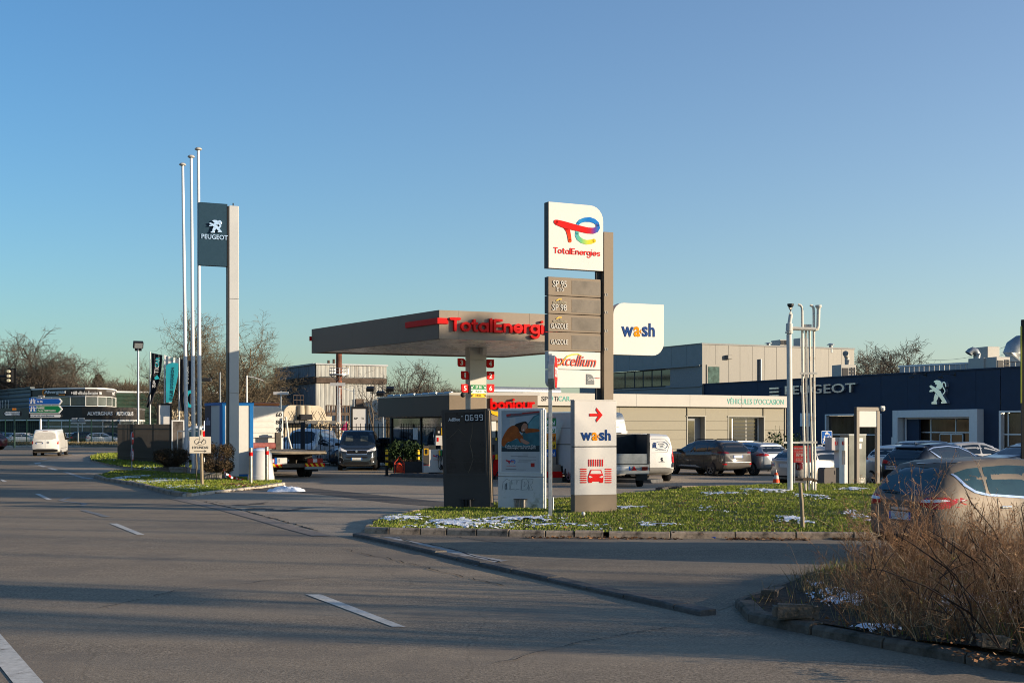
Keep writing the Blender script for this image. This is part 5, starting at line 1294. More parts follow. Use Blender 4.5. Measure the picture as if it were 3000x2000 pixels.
SPEC = {
 'suv': dict(L=4.3, W=1.77, zb=.24, R=.345, wx=(.78,3.38), tum=.34,
   top=[(0,.98),(.06,1.06),(.42,1.43),(.7,1.52),(1.6,1.55),(2.2,1.50),(2.6,1.36),(3.1,1.06),(3.3,1.03),(4.0,.93),(4.22,.78),(4.3,.6)],
   belt=[(0,.96),(.4,1.02),(3.1,.95),(3.4,.94),(4.0,.86),(4.22,.72),(4.3,.56)], glass=(.50,3.0,(1.05,2.0)), kick=(.95,.5)),
 'mpv': dict(L=4.38, W=1.83, zb=.22, R=.335, wx=(.80,3.45), tum=.36,
   top=[(0,.96),(.05,1.02),(.30,1.36),(.46,1.51),(.75,1.575),(1.6,1.62),(2.3,1.58),(2.8,1.42),(3.5,1.08),(3.7,1.02),(4.15,.90),(4.33,.72),(4.38,.58)],
   belt=[(0,.94),(.4,1.05),(1.5,.99),(3.4,.92),(3.7,.92),(4.15,.84),(4.33,.68),(4.38,.54)], glass=(.48,3.35,(1.02,2.02,2.06)), kick=(.85,.75)),
 'hatch': dict(L=3.95, W=1.68, zb=.22, R=.30, wx=(.66,3.13), tum=.34,
   top=[(0,.92),(.05,.98),(.40,1.29),(.62,1.375),(1.5,1.43),(2.0,1.40),(2.4,1.24),(2.95,.97),(3.1,.95),(3.7,.83),(3.9,.68),(3.95,.54)],
   belt=[(0,.90),(.4,.93),(2.9,.90),(3.2,.88),(3.7,.78),(3.9,.62),(3.95,.5)], glass=(.42,2.85,(.85,1.72)), kick=(.7,.35)),
 'suvbig': dict(L=4.63, W=1.85, zb=.28, R=.37, wx=(.92,3.58), tum=.36,
   top=[(0,1.04),(.06,1.12),(.55,1.50),(.85,1.60),(1.7,1.645),(2.3,1.59),(2.8,1.42),(3.35,1.12),(3.55,1.08),(4.3,.97),(4.55,.80),(4.63,.6)],
   belt=[(0,1.0),(.5,1.10),(3.3,1.0),(3.6,.99),(4.3,.9),(4.55,.74),(4.63,.56)], glass=(.62,3.25,(1.15,2.1)), kick=(1.15,.42)),
 'vansmall': dict(L=4.4, W=1.85, zb=.24, R=.325, wx=(.72,3.5), tum=.14,
   top=[(0,1.62),(.05,1.74),(.25,1.82),(1.5,1.86),(2.5,1.84),(2.9,1.70),(3.5,1.18),(3.7,1.10),(4.2,.98),(4.36,.8),(4.4,.6)],
   belt=[(0,1.06),(3.5,1.05),(3.75,1.0),(4.2,.9),(4.36,.72),(4.4,.54)], glass=(2.3,3.35,()), kick=(0,0)),
 'van': dict(L=4.95, W=1.92, zb=.22, R=.335, wx=(.90,3.98), tum=.15,
   top=[(0,1.70),(.05,1.82),(.25,1.90),(3.2,1.95),(3.55,1.88),(4.25,1.27),(4.4,1.20),(4.75,1.04),(4.91,.8),(4.95,.58)],
   belt=[(0,1.12),(4.2,1.10),(4.4,1.06),(4.75,.94),(4.91,.72),(4.95,.52)], glass=(2.9,4.0,()), kick=(0,0)),
 'vanbig': dict(L=5.7, W=2.05, zb=.26, R=.36, wx=(1.15,4.6), tum=.10,
   top=[(0,2.45),(.06,2.6),(.3,2.68),(4.0,2.70),(4.3,2.58),(4.95,1.5),(5.1,1.36),(5.5,1.15),(5.66,.9),(5.7,.6)],
   belt=[(0,1.3),(4.9,1.25),(5.1,1.2),(5.5,1.05),(5.66,.8),(5.7,.54)], glass=(3.7,4.75,()), kick=(0,0)),
}
class Car:
    def __init__(s, kind, name, label, cat, pm, anchor, world, heading, group=None, H=None, glass=None, rim=None, spokes=5, z=0.0, simple=False):
        sp = SPEC[kind]; s.sp = sp; s.simple = simple
        L, Wd = sp['L'], sp['W']; s.L, s.W = L, Wd
        k = 1 if H is None else H/max(p[1] for p in sp['top'])
        s.top = [(x, .5+(zv-.5)*k if zv > .5 else zv) for x, zv in sp['top']]; s.belt = [(x, .5+(zv-.5)*k if zv > .5 else zv) for x, zv in sp['belt']]
        c, sn = math.cos(heading), math.sin(heading)
        ax, ay = anchor; loc = (world[0] - (ax*c - ay*sn), world[1] - (ax*sn + ay*c), z)
        s.root = thing(name, label, cat, loc, heading, group); s.pm = pm; s.gm = glass or CGLASS
        s.body()
        for x in sp['wx']:
            for sd in (-1, 1): add_wheel(s.root, x, sd*(Wd/2-.115), sp['R'], sd, .22, spokes, rim or RIMM)
        if not simple or simple == 1: s.glass()
    def body(s):
        sp, L, hw = s.sp, s.L, s.W/2
        xs = np.array(sorted(set([0,.025,.06,.12,.2] + [x for x, _ in s.top] + [x for x, _ in s.belt] + list(np.linspace(.25, L-.25, 22)) + [L-.12,L-.05,L-.02,L])))
        zt = smooth_interp(s.top, xs, 1); zs = np.minimum(smooth_interp(s.belt, xs, 1), zt-.02)
        van = sp['tum'] < .2
        wv = smooth_interp([(0,.90 if van else .80),(.025,.94 if van else .86),(.12,.975 if van else .93),(.3,.99 if van else .97),(.7,1),(L-.9,1),(L-.4,.95),(L-.15,.88),(L-.03,.76),(L,.70)], xs, 0)*hw
        zb = smooth_interp([(0,.40),(.1,.30),(.45,sp['zb']),(L-.5,sp['zb']),(L-.1,.24),(L,.28)], xs, 0)
        m = None; vs = []; 
        for x, t, b, w, z0 in zip(xs, zt, zs, wv, zb):
            wb = .965*w; ch = t-b; wt = wb - sp['tum']*max(0, ch) - .05*min(1, ch/.3); wt = max(wt, .55*w)
            half = [(0,z0),(.80*w,z0),(.955*w,z0+.07),(w*.995,z0+.25*(b-z0)),(w,z0+.55*(b-z0)),(w*.985,z0+.85*(b-z0)),(wb,b),
                    (wb+(wt-wb)*.5+.012*min(1,ch/.3),b+ch*.5),(wt+.008,b+ch*.86),(wt-.06,b+ch*.965),(wt*.55,t-.004 if ch > .1 else b+ch*.99),(0,t)]
            ring = [(x,-y,z) for y, z in half] + [(x,y,z) for y, z in half[-2:0:-1]]
            m = len(ring); vs.append(ring)
        mb = MB(); flat = [p for r in vs for p in r]; fs = []
        for i in range(len(vs)-1):
            for k in range(m):
                j = (k+1) % m; fs.append((i*m+k, (i+1)*m+k, (i+1)*m+j, i*m+j))
        fs.append(tuple(range(m))); fs.append(tuple((len(vs)-1)*m+k for k in range(m))[::-1])
        mb.add(flat, fs); o = mb.build('body', [s.pm, ARCH], s.root)
        bm = bmesh.new(); bm.from_mesh(o.data); bmesh.ops.recalc_face_normals(bm, faces=bm.faces)
        s.bvh0 = BVHTree.FromBMesh(bm); bm.to_mesh(o.data); bm.free(); s.bodyo = o
        cut = MB()
        for x in sp['wx']:
            for sd in (-1, 1): cut.cyl((x, sd*(hw-.34), sp['R']), (x, sd*(hw+.3), sp['R']), sp['R']*1.13, n=28)
        c = cut.build('cutter', [s.pm, ARCH]); c.data.polygons.foreach_set('material_index', [1]*len(c.data.polygons))
        bo = o.modifiers.new('arches', 'BOOLEAN'); bo.object = c; bo.operation = 'DIFFERENCE'; bo.solver = 'EXACT'
        CUTS.append((o, c)); s.o = o
    def hit(s, o, d):
        h = s.bvh0.ray_cast(Vector(o), Vector(d)); return h[0]
    def decal(s, name, pts, m, view, off=.006, parent=None, rounds=1, cuts=3):
        """a shaped panel lying on the bodywork; pts seen from side 'R','L' (x,z), 'B'ack or 'F'ront (y,z), 'T'op (x,y)"""
        if rounds: pts = chaikin(pts, rounds)
        bm = bmesh.new(); f = bm.faces.new([bm.verts.new((p[0], p[1], 0)) for p in pts]); bmesh.ops.triangulate(bm, faces=[f])
        if cuts: bmesh.ops.subdivide_edges(bm, edges=bm.edges[:], cuts=cuts, use_grid_fill=True); bmesh.ops.triangulate(bm, faces=bm.faces[:])
        O = {'R': lambda a,b: ((a,-4,b),(0,1,0)), 'L': lambda a,b: ((a,4,b),(0,-1,0)), 'B': lambda a,b: ((-4,a,b),(1,0,0)), 'F': lambda a,b: ((s.L+4,a,b),(-1,0,0)), 'T': lambda a,b: ((a,b,5),(0,0,-1))}[view]
        last = None; bad = []
        for v in bm.verts:
            o, d = O(v.co.x, v.co.y); h = s.hit(o, d)
            if h is None: bad.append(v); continue
            v.co = h - Vector(d)*off
        bmesh.ops.delete(bm, geom=bad, context='VERTS')
        if not bm.faces: bm.free(); return None
        d = Vector(O(0,0)[1])
        bmesh.ops.recalc_face_normals(bm, faces=bm.faces)
        n = sum((f.normal*f.calc_area() for f in bm.faces), Vector())
        if n.dot(d) > 0: bmesh.ops.reverse_faces(bm, faces=bm.faces)
        ed = [e for e in bm.edges if len(e.link_faces) == 1]
        r = bmesh.ops.extrude_edge_only(bm, edges=ed)
        for v in r['geom']:
            if isinstance(v, bmesh.types.BMVert): v.co += d*(off+.012)
        me = bpy.data.meshes.new(name); bm.to_mesh(me); bm.free(); shade(me, 40)
        o = bpy.data.objects.new(name, me); COL.objects.link(o); me.materials.append(m); o.parent = parent or s.root; return o
    def roof(s, x): return float(np.interp(x, [p[0] for p in s.top], [p[1] for p in s.top]))
    def bl(s, x): return float(np.interp(x, [p[0] for p in s.belt], [p[1] for p in s.belt]))
    def line(s, pts, view, w=.014, m=None, name='shut_line'):
        for a, b in zip(pts, pts[1:]):
            d = (Vector(b)-Vector(a)).normalized(); q = Vector((-d.y, d.x))*w/2
            a_, b_ = Vector(a), Vector(b)
            s.decal(name, [tuple(a_-q), tuple(b_-q), tuple(b_+q), tuple(a_+q)], m or SHUT, view, .003, rounds=0, cuts=4)
    def glass(s):
        x0, x1, pil = s.sp['glass']; k0, ks = s.sp['kick']; g = .03
        cuts_ = [x0] + list(pil) + [x1]
        for sd in 'RL':
            for a, b in zip(cuts_, cuts_[1:]):
                if b-a < .1: continue
                xs = np.linspace(a+(g if a > x0 else 0), b-(g if b < x1 else 0), 9); lo = []; hi = []
                for x in xs:
                    zl = s.bl(x)+.035+max(0, k0-x)*ks; zh = s.roof(x)-.115
                    if zh > zl+.015: lo.append((x, zl)); hi.append((x, zh))
                if len(lo) > 2: s.decal('side_window', lo + hi[::-1], s.gm, sd, .005, cuts=1)
        van = s.sp['tum'] < .2; hw = s.W/2
        if not van:
            zt = s.roof(s.sp['glass'][0]+.05)-.06; zl = s.bl(.2)+.05
            w0, w1 = hw*.80, hw*.66
            s.rw = s.decal('rear_window', [(-w0,zl),(w0,zl),(w1,zt),(-w1,zt)], s.gm, 'B', .006)
        xw = x1+.12; zb_ = s.bl(xw)+.10; ztop = max(p[1] for p in s.top)-.10
        s.ws = s.decal('windscreen', [(-hw*.84,zb_),(hw*.84,zb_),(hw*.68 if not van else hw*.76,ztop),(-hw*.68 if not van else -hw*.76,ztop)], s.gm, 'F', .006)
    def plate(s, z, view='B', text=None, w=.52, h=.115, y=0):
        o = s.decal('number_plate', [(y-w/2,z),(y+w/2,z),(y+w/2,z+h),(y-w/2,z+h)], PLATE, view, .014, rounds=0, cuts=2)
        for a in (-1, 1): s.decal('plate_band', [(y+a*w*.5,z),(y+a*w*.42,z),(y+a*w*.42,z+h),(y+a*w*.5,z+h)], BLU, view, .0165, rounds=0, cuts=1, parent=o)
        if text:
            me = text_mesh(text, .01); n = len(me.vertices); co = np.empty(n*3); me.vertices.foreach_get('co', co); co = co.reshape(-1,3); t = (co-co.min(0))/(co.max(0)-co.min(0))
            hx = s.hit((-4,y,z+h/2),(1,0,0)); out = np.stack([hx.x-.019-t[:,2]*.004, y+w*.39-t[:,0]*w*.78, z+h*.16+t[:,1]*h*.68], 1); me.vertices.foreach_set('co', out.ravel()); me.update(); me.name = 'plate_lettering'
            q = bpy.data.objects.new('plate_lettering', me); COL.objects.link(q); me.materials.append(INK); q.parent = o
    def tail(s, poly, m=TLR, side=None):
        for sg in (-1, 1): s.decal('tail_light', [(sg*y, z) for y, z in poly], m, 'B', .010)
        if side:
            for v in 'RL': s.decal('tail_light', side, m, v, .010)
    def head(s, poly, side=None):
        for sg in (-1, 1): s.decal('headlight', [(sg*y, z) for y, z in poly], TLW, 'F', .010)
        if side:
            for v in 'RL': s.decal('headlight', side, TLW, v, .010)
    def mirror(s, x, z, m=None):
        for sg, v in ((-1,'R'), (1,'L')):
            h = s.hit((x, sg*4, z), (0,-sg,0))
            if h: 
                mb = MB(); mb.box(-.05,.08,0,.20,-.06,.08); o = mb.build('wing_mirror', m or s.pm, s.root, bevel=.03); o.location = (h.x, h.y if sg > 0 else h.y-.20, z)
    def handle(s, xs, z, m=None):
        for x in xs:
            for sg in (-1, 1):
                h = s.hit((x, sg*4, z), (0,-sg,0)); mb = MB(); mb.box(-.10,.10,-.025,.025,-.018,.018); o = mb.build('door_handle', m or s.pm, s.root, bevel=.008); o.location = h
    def doors(s, xs, z0=.32):
        for x in xs:
            for v in 'RL': s.line([(x+.02, z0), (x, s.bl(x)-.0)], v)
CUTS = []
def finish_cars():
    """cut the wheel arches, once for all bodies"""
    bpy.context.view_layer.update(); dg = bpy.context.evaluated_depsgraph_get()
    for o, c in CUTS:
        me = bpy.data.meshes.new_from_object(o.evaluated_get(dg)); old = o.data; o.modifiers.clear(); o.data = me; me.name = 'body'; shade(me, 38)
    for o, c in CUTS: bpy.data.objects.remove(c)

# --- grey-brown people carrier, nearest
c = Car('mpv', 'people_carrier', 'grey-brown family car turning right behind the dry weeds, nearest the viewer', 'car', P_TAUPE, (0,.80), XY(2541,20.2), R(22), glass=CGLASSB, H=1.57, rim=RIMD); c.root.scale = (.95, .95, 1.03)
c.tail([(.90,.84),(.50,.88),(.46,.94),(.60,1.02),(.92,1.02)], TLR, [(-.05,.84),(.30,.90),(.42,.96),(.22,1.02),(-.05,1.02)])
for sg in (-1,1): c.decal('reversing_lamp', [(sg*.88,.955),(sg*.52,.935),(sg*.50,.975),(sg*.88,.995)], TLW, 'B', .016)
for v in 'RL': c.decal('reversing_lamp', [(-.02,.945),(.20,.96),(.30,.975),(.12,.99),(-.02,.99)], TLW, v, .016)
c.plate(.66); c.decal('tailgate_handle', [(-.22,.80),(.22,.80),(.20,.845),(-.20,.845)], CHR, 'B', .02)
c.decal('rear_bumper', [(-.86,.30),(.86,.30),(.84,.44),(-.84,.44)], TRIM, 'B', .012)
for v in 'RL':
    c.decal('sill_trim', [(1.2,.25),(3.05,.25),(3.05,.33),(1.2,.33)], TRIM, v, .01)
    ch = [(.44,1.36),(.50,1.33),(.62,1.20),(.78,1.11),(1.0,1.065),(2.0,.995),(3.3,.955)]
    lo = [(.41,1.355),(.46,1.31),(.57,1.18),(.75,1.08),(1.0,1.03),(2.0,.965),(3.3,.925)]
    c.decal('window_trim', ch + lo[::-1], CHR, v, .012, rounds=0, cuts=1)
    c.decal('belt_crease', [(.35,.84),(4.0,.76),(4.0,.752),(.35,.83)], P_TAUPE, v, .008, rounds=0)
c.doors([1.18,2.05,3.02]); c.handle([1.35,2.22], .86, CHR); c.mirror(3.0,1.05); c.line([(-.72,.62),(-.80,.9)],'B'); c.line([(.72,.62),(.80,.9)],'B')
mb = MB(); mb.tube([(.75,0,1.575),(.70,0,1.60),(.50,0,1.75)], .006, 5); mb.build('aerial', BLACK, c.root)
c.decal('rear_spoiler', [(-.62,1.50),(.62,1.50),(.58,1.56),(-.58,1.56)], P_TAUPE, 'B', .05); c.decal('brake_light', [(-.2,1.485),(.2,1.485),(.2,1.505),(-.2,1.505)], TLD, 'B', .03)
mb = MB(); mb.tube([(-.02,.0,1.06),(.05,.25,1.08),(.06,.5,1.075)], .012, 5); mb.build('wiper', BLACK, c.root)

# --- hatchbacks and crossovers in the wash yard
c = Car('suv', 'parked_car', 'dusty dark grey crossover parked in front of the cream sales building', 'car', P_DUSTY, (.78,.80), XY(2085,54.0), R(121), rim=RIMD, spokes=6)
c.tail([(.88,.98),(.52,.965),(.48,1.02),(.80,1.06)], TLD, [(-.05,.98),(.18,1.0),(.10,1.05),(-.05,1.06)]); c.decal('light_bar', [(-.52,.985),(.52,.985),(.52,1.025),(-.52,1.025)], TRIM, 'B', .012); c.plate(.78)
c.decal('plate_recess', [(-.40,.72),(.40,.72),(.46,.92),(-.46,.92)], P_DGREY, 'B', .005); c.decal('bumper_chrome', [(-.72,.585),(.72,.585),(.72,.61),(-.72,.61)], CHR, 'B', .02)
c.decal('rear_bumper', [(-.84,.32),(.84,.32),(.84,.57),(-.84,.57)], mat('dusty_trim',(.07,.062,.053),.7,var=.2), 'B', .014); c.doors([1.2,2.15,3.0]); c.handle([1.4,2.3],.86); c.mirror(2.85,1.05)
for v in 'RL':
    c.decal('sill_chrome', [(1.45,.36),(2.95,.40),(2.75,.45),(1.75,.45)], CHR, v, .012, rounds=0); c.decal('sill_trim', [(1.15,.27),(3.0,.27),(3.0,.35),(1.15,.35)], TRIM, v, .010)
for sg in (-1,1): c.decal('reflector', [(sg*.62,.49),(sg*.80,.49),(sg*.80,.55),(sg*.62,.55)], TLR, 'B', .018)
mb = MB()
for sg in (-1,1): mb.tube([(.75,sg*.53,1.52),(1.0,sg*.55,1.575),(2.0,sg*.56,1.57),(2.2,sg*.56,1.50)], .016, 5)
mb.build('roof_rail', BLACK, c.root)
c = Car('hatch', 'parked_car', 'silver hatchback parked between the dusty crossover and the older silver hatchback', 'car', P_SILVER, (.66,.76), XY(2207,54.6), R(118), H=1.46, spokes=9)
c.tail([(.84,.84),(.46,.86),(.44,.92),(.84,.98)], TLR, [(-.05,.84),(.28,.90),(.20,.96),(-.05,.98)]); c.plate(.66); c.doors([1.1,2.0]); c.handle([1.25,2.1],.80); c.mirror(2.75,.98)
mb = MB(); mb.tube([(.62,.3,1.40),(.5,.3,1.62)], .008, 5); mb.build('aerial', BLACK, c.root)
c = Car('hatch', 'parked_car', "dirty silver hatchback with a red letter A disc, behind the vent pipes", 'car', P_POLO, (.02,-.72), XY(2336,43.2), R(26), H=1.42, spokes=7)
c.tail([(.84,.62),(.66,.62),(.66,.94),(.82,.94)], TLD, [(-.05,.64),(.16,.64),(.20,.80),(.14,.92),(-.05,.94)]); c.plate(.70, w=.50); c.decal('rear_bumper', [(-.80,.34),(.80,.34),(.82,.58),(-.82,.58)], P_POLO, 'B', .03)
c.decal('bumper_strip', [(-.70,.36),(.70,.36),(.70,.42),(-.70,.42)], TRIM, 'B', .034); o = c.decal('driver_disc', [(.57+.075*math.cos(6.283*k/12), .79+.075*math.sin(6.283*k/12)) for k in range(12)], WHITE, 'B', .012, rounds=0, cuts=1)
h = c.hit((-4,.57,.79),(1,0,0)); q = MB(); q.M = Matrix.Translation(h+Vector((-.016,0,0))) @ Matrix.Rotation(-math.pi/2,4,'Z')
q.ribbon([(-.04,-.05),(0,.05),(.04,-.05)], .02, -.004, .004); q.ribbon([(-.025,-.015),(.025,-.015)], .014, -.004, .004); q.build('letter', RED, o)
c.doors([1.70,2.75]); c.handle([1.82],.80); c.mirror(2.72,.96)
for v in 'RL': c.decal('rubbing_strip', [(.95,.50),(2.85,.50),(2.85,.55),(.95,.55)], TRIM, v, .012, rounds=0)
# --- beyond the portal
c = Car('suvbig', 'parked_car', "black crossover with chrome window trim, parked right of the taupe portal", 'car', P_BLACK, (.02,.80), XY(2583,44.5), R(33), z=-.10, spokes=7)
c.tail([(.90,.92),(.40,.93),(.42,.99),(.62,1.06),(.90,1.0)], TLR, [(-.05,.92),(.35,1.0),(.25,1.04),(-.05,1.03)]); c.plate(.72, text='FJ-226-JA', y=.38, w=.50, h=.13); c.doors([1.3,2.2,3.1]); c.handle([1.45,2.35],.94); c.mirror(3.05,1.10)
for v in 'RL':
    up = [(.60,1.42),(.9,1.50),(1.7,1.545),(2.3,1.495),(2.8,1.325),(3.2,1.10)]; c.decal('window_trim', up + [(x, zv-.03) for x, zv in up[::-1]], CHR, v, .012, rounds=0, cuts=2)
    c.decal('window_trim', [(.60,1.43),(1.05,1.17),(1.15,1.12),(1.15,1.09),(1.0,1.14),(.56,1.42)], CHR, v, .012, rounds=0, cuts=2)
h = c.hit((-4,.42,.95),(1,0,0)); mb = MB(); mb.M = Matrix.Translation(h+Vector((-.01,0,0))) @ Matrix.Rotation(-math.pi/2,4,'Z'); mb.ring(0,0,.08,.055,.014,-.012,.004); mb.ribbon([(-.035,.03),(-.025,-.025),(.035,-.025)], .012,-.012,.004); mb.build('round_badge', CHR, c.root)
mb = MB(); mb.add([(.78,-.03,1.60),(.78,.03,1.60),(.98,0,1.63),(.80,0,1.68)],[(0,1,2),(0,3,1),(1,3,2),(0,2,3)]); mb.build('shark_fin', P_BLACK, c.root); c.decal('rear_spoiler', [(-.62,1.47),(.62,1.47),(.60,1.53),(-.60,1.53)], P_BLACK, 'B', .06)
c = Car('suv', 'parked_car', 'dark car mostly hidden behind the black crossover, only its roof showing on the left', 'car', P_NAVY, (.02,.6), XY(2604,52), R(33)); c.tail([(.86,.9),(.55,.9),(.55,1.0),(.86,1.0)])
c = Car('hatch', 'parked_car', 'pale silver hatchback seen over the roof of the grey-brown car, behind the black crossover', 'car', P_POLO, (1.9,0), XY(2856,54), R(12), H=1.50)
c = Car('suv', 'parked_car', 'dark saloon facing left at the right edge of the view', 'car', P_NAVY, (4.3,0), XY(2872,48.5), R(197), H=1.50); c.mirror(2.95,1.02); c.head([(.84,.70),(.5,.66),(.5,.76),(.84,.82)])
c = Car('hatch', 'parked_car', 'white hatchback partly visible between the steel cabinet and the portal post', 'car', P_WHITE, (.05,.6), XY(2548,49), R(40)); c.tail([(.82,.7),(.66,.7),(.66,.95),(.82,.95)])
# --- vans
c = Car('vansmall', 'delivery_van', 'white delivery van with lettering on its rear doors, behind the open trailer', 'van', P_WHITE, (0,-.84), XY(1972,48.3), R(101))
c.tail([(.92,.72),(.80,.72),(.78,.98),(.82,1.24),(.90,1.24)], TLR, [(-.03,.74),(.06,.74),(.06,1.24),(-.03,1.24)]); c.decal('rear_bumper', [(-.88,.30),(.88,.30),(.88,.56),(-.88,.56)], mat('grey_bumper',(.22,.21,.19),.7,var=.1), 'B', .03)
for sg in (-1,1): c.decal('bumper_corner', [(sg*.80,.56),(sg*.90,.56),(sg*.90,.74),(sg*.82,.74)], TRIM, 'B', .025)
c.line([(.10,.58),(.08,1.74)],'B'); c.decal('brake_light', [(.05,1.72),(.33,1.72),(.33,1.75),(.05,1.75)], TLR, 'B', .012)
c.decal('plate_recess', [(.04,.66),(.46,.66),(.48,.86),(.10,.88)], mat('recess_shadow_paint',(.50,.49,.46),.5), 'B', .006); c.plate(.68,y=.26,w=.34,h=.11); c.decal('door_handle', [(.16,1.0),(.44,1.0),(.46,1.04),(.14,1.04)], TRIM, 'B', .02)
c.line([(.02,1.12),(-.60,1.14),(-.70,1.45),(-.52,1.62),(.04,1.64)],'B',.012,P_GREYV,'pressed_window_line')
def back_text(c, s, y0, y1, z0, z1, m, x=None):
    me = text_mesh(s, .006); n = len(me.vertices); co = np.empty(n*3); me.vertices.foreach_get('co', co); co = co.reshape(-1,3); t = (co-co.min(0))/np.maximum(co.max(0)-co.min(0),1e-6)
    out = np.empty_like(co); 
    for i in range(n):
        y = y0+(y1-y0)*t[i,0]; zv = z0+(z1-z0)*t[i,1]; h = c.hit((-4,y,zv),(1,0,0)); out[i] = ((h.x if h else 0)-.006-t[i,2]*.004, y, zv)
    me.vertices.foreach_set('co', out.ravel()); me.update(); me.name = 'door_lettering'; q = bpy.data.objects.new('door_lettering', me); COL.objects.link(q); me.materials.append(m); q.parent = c.root
GRT = mat('grey_print', (.25,.26,.28), .6)
back_text(c, 'GITEC', -.26,-.52, 1.41,1.48, GRT); back_text(c, 'SYS', -.32,-.46, 1.32,1.39, GRT); back_text(c, 'GITEC SYSTEMS.FR', -.14,-.56, 1.20,1.225, GRT)
h = c.hit((-4,-.36,1.4),(1,0,0)); mb = MB(); mb.M = Matrix.Translation(h+Vector((-.012,0,0))) @ Matrix.Rotation(-math.pi/2,4,'Z'); mb.ring(0,0,.27,.15,.012,-.004,.004); mb.build('oval_emblem', NAVY, c.root)
h = c.hit((-4,-.10,1.42),(1,0,0)); mb = MB(); mb.M = Matrix.Translation(h+Vector((-.014,0,0))) @ Matrix.Rotation(-math.pi/2,4,'Z'); mb.prism([(-.08,.03),(.08,.03),(0,.10)],-.004,.004); mb.box(-.06,-.02,-.004,.004,-.12,.02); mb.box(.02,.06,-.004,.004,-.12,.02); mb.build('hat_figure', NAVY, c.root)
back_text(c, 'ACCÈS', .52,.30, 1.49,1.53, GRT); back_text(c, 'ALARMES', .56,.22, 1.43,1.47, GRT); back_text(c, 'INFORMATIQUE', .56,.14, 1.32,1.36, GRT)
o = c.decal('phone_strip', [(.16,1.16),(.60,1.16),(.60,1.25),(.16,1.25)], BLU, 'B', .006, rounds=0); back_text(c, '34 35', .38,.18, 1.175,1.235, WHITE)
h = c.hit((-4,-.40,.86),(1,0,0)); mb = MB(); mb.M = Matrix.Translation(h+Vector((-.008,0,0))) @ Matrix.Rotation(-math.pi/2,4,'Z')
for pg in LION: mb.prism([((p[0]-1405)*.00055, (385-p[1])*.00055) for p in pg], -.004, .003)
mb.build('lion_badge', DARK, c.root); back_text(c, 'PEUGEOT', -.28,-.52, .74,.765, GRT)
c = Car('vanbig', 'cargo_van', "large high cargo van standing behind the white car wash sign", 'van', mat('big_van_paint', (.50,.49,.47), .4, coat=.4, var=.05), (0,-.96), XY(1844,47.2), R(114), simple=2)
c.tail([(.95,.9),(.86,.9),(.86,1.25),(.95,1.25)]); c.line([(0,.5),(0,2.55)],'B'); c.line([(-.85,2.1),(.85,2.1)],'B',.02,P_GREYV,'waist_line'); c.decal('rear_bumper', [(-.95,.35),(.95,.35),(.95,.55),(-.95,.55)], TRIM, 'B', .03)
for v in 'RL': c.decal('sill_trim', [(1.6,.30),(4.1,.30),(4.1,.62),(1.6,.62)], TRIM, v, .012, rounds=0); c.line([(.2,1.45),(4.4,1.42)], v, .05, P_GREYV, 'waist_line'); c.line([(.2,2.05),(3.9,2.05)], v, .02, P_GREYV, 'waist_line')
for zv in (1.75,1.9): 
    h = c.hit((-4,-.90,zv),(1,0,0)); mb = MB(); mb.box(h.x-.05,h.x,-.97,-.90,zv-.06,zv+.06); mb.build('hinge', GREY, c.root)
c = Car('van', 'passenger_van', 'dark blue-grey passenger van with chrome grille facing the viewer in front of the railing', 'van', paint('blue_grey_paint',(.030,.040,.050),.4,.3), (4.95,0), XY(1045,60.3), R(-86), spokes=5)
c.head([(.92,1.0),(.50,.90),(.46,.96),(.60,1.02),(.86,1.16)], [(4.4,1.0),(4.85,.94),(4.8,1.0),(4.5,1.12)]); c.plate(.52,'F')
c.decal('grille', [(-.46,.80),(.46,.80),(.52,.97),(-.52,.97)], BLACK, 'F', .010); c.line([(-.46,.79),(.46,.79),(.53,.98),(-.53,.98),(-.46,.79)],'F',.022,CHR,'grille_chrome')
for k in range(3): c.line([(-.44,.83+.045*k),(.44,.83+.045*k)],'F',.010,DARK,'grille_bar')
c.decal('lower_grille', [(-.50,.60),(.50,.60),(.52,.70),(-.52,.70)], BLACK, 'F', .010); c.decal('lower_grille', [(-.62,.30),(.62,.30),(.56,.44),(-.56,.44)], BLACK, 'F', .010)
for sg in (-1,1): c.decal('fog_light_surround', [(sg*.62,.42),(sg*.84,.40),(sg*.86,.66),(sg*.66,.60)], BLACK, 'F', .009); c.line([(sg*.88,.70),(sg*.70,.64),(sg*.62,.52)],'F',.022,CHR,'chrome_blade'); c.decal('fog_light', [(sg*.76,.40),(sg*.82,.40),(sg*.82,.46),(sg*.76,.46)], TLW,'F',.014)
h = c.hit((9,0,.9),(-1,0,0)); mb = MB(); mb.M = Matrix.Translation(h+Vector((.02,0,0))) @ Matrix.Rotation(math.pi/2,4,'Z')
for pg in LION: mb.prism([((p[0]-1405)*.0007, (385-p[1])*.0007) for p in pg], -.006, .01)
mb.build('lion_badge', CHR, c.root); c.mirror(3.95,1.25,BLACK)
for sg in (-.42,.30): c.decal('bulkhead_window', [(sg-.16,1.42),(sg+.20,1.42),(sg+.20,1.66),(sg-.16,1.66)], mat('bulkhead_light',(.10,.11,.10),.2,var=.4), 'F', .010, rounds=0)
mb = MB(); mb.tube([(3.3,0,1.94),(3.2,0,2.12)], .008, 4); mb.build('aerial', BLACK, c.root)
c = Car('van', 'panel_van', 'white panel van with red tail lamps driving away on the road at left', 'van', P_WHITE, (0,-.86), XY(169,91), R(101), spokes=6, H=1.97)
c.tail([(.94,.86),(.82,.86),(.82,1.10),(.94,1.10)], TLR, [(-.03,.86),(.07,.86),(.07,1.1),(-.03,1.1)]); c.decal('rear_bumper', [(-.92,.30),(.92,.30),(.92,.52),(-.92,.52)], TRIM, 'B', .03); c.line([(0,.55),(0,1.80)],'B',.02,GRT)
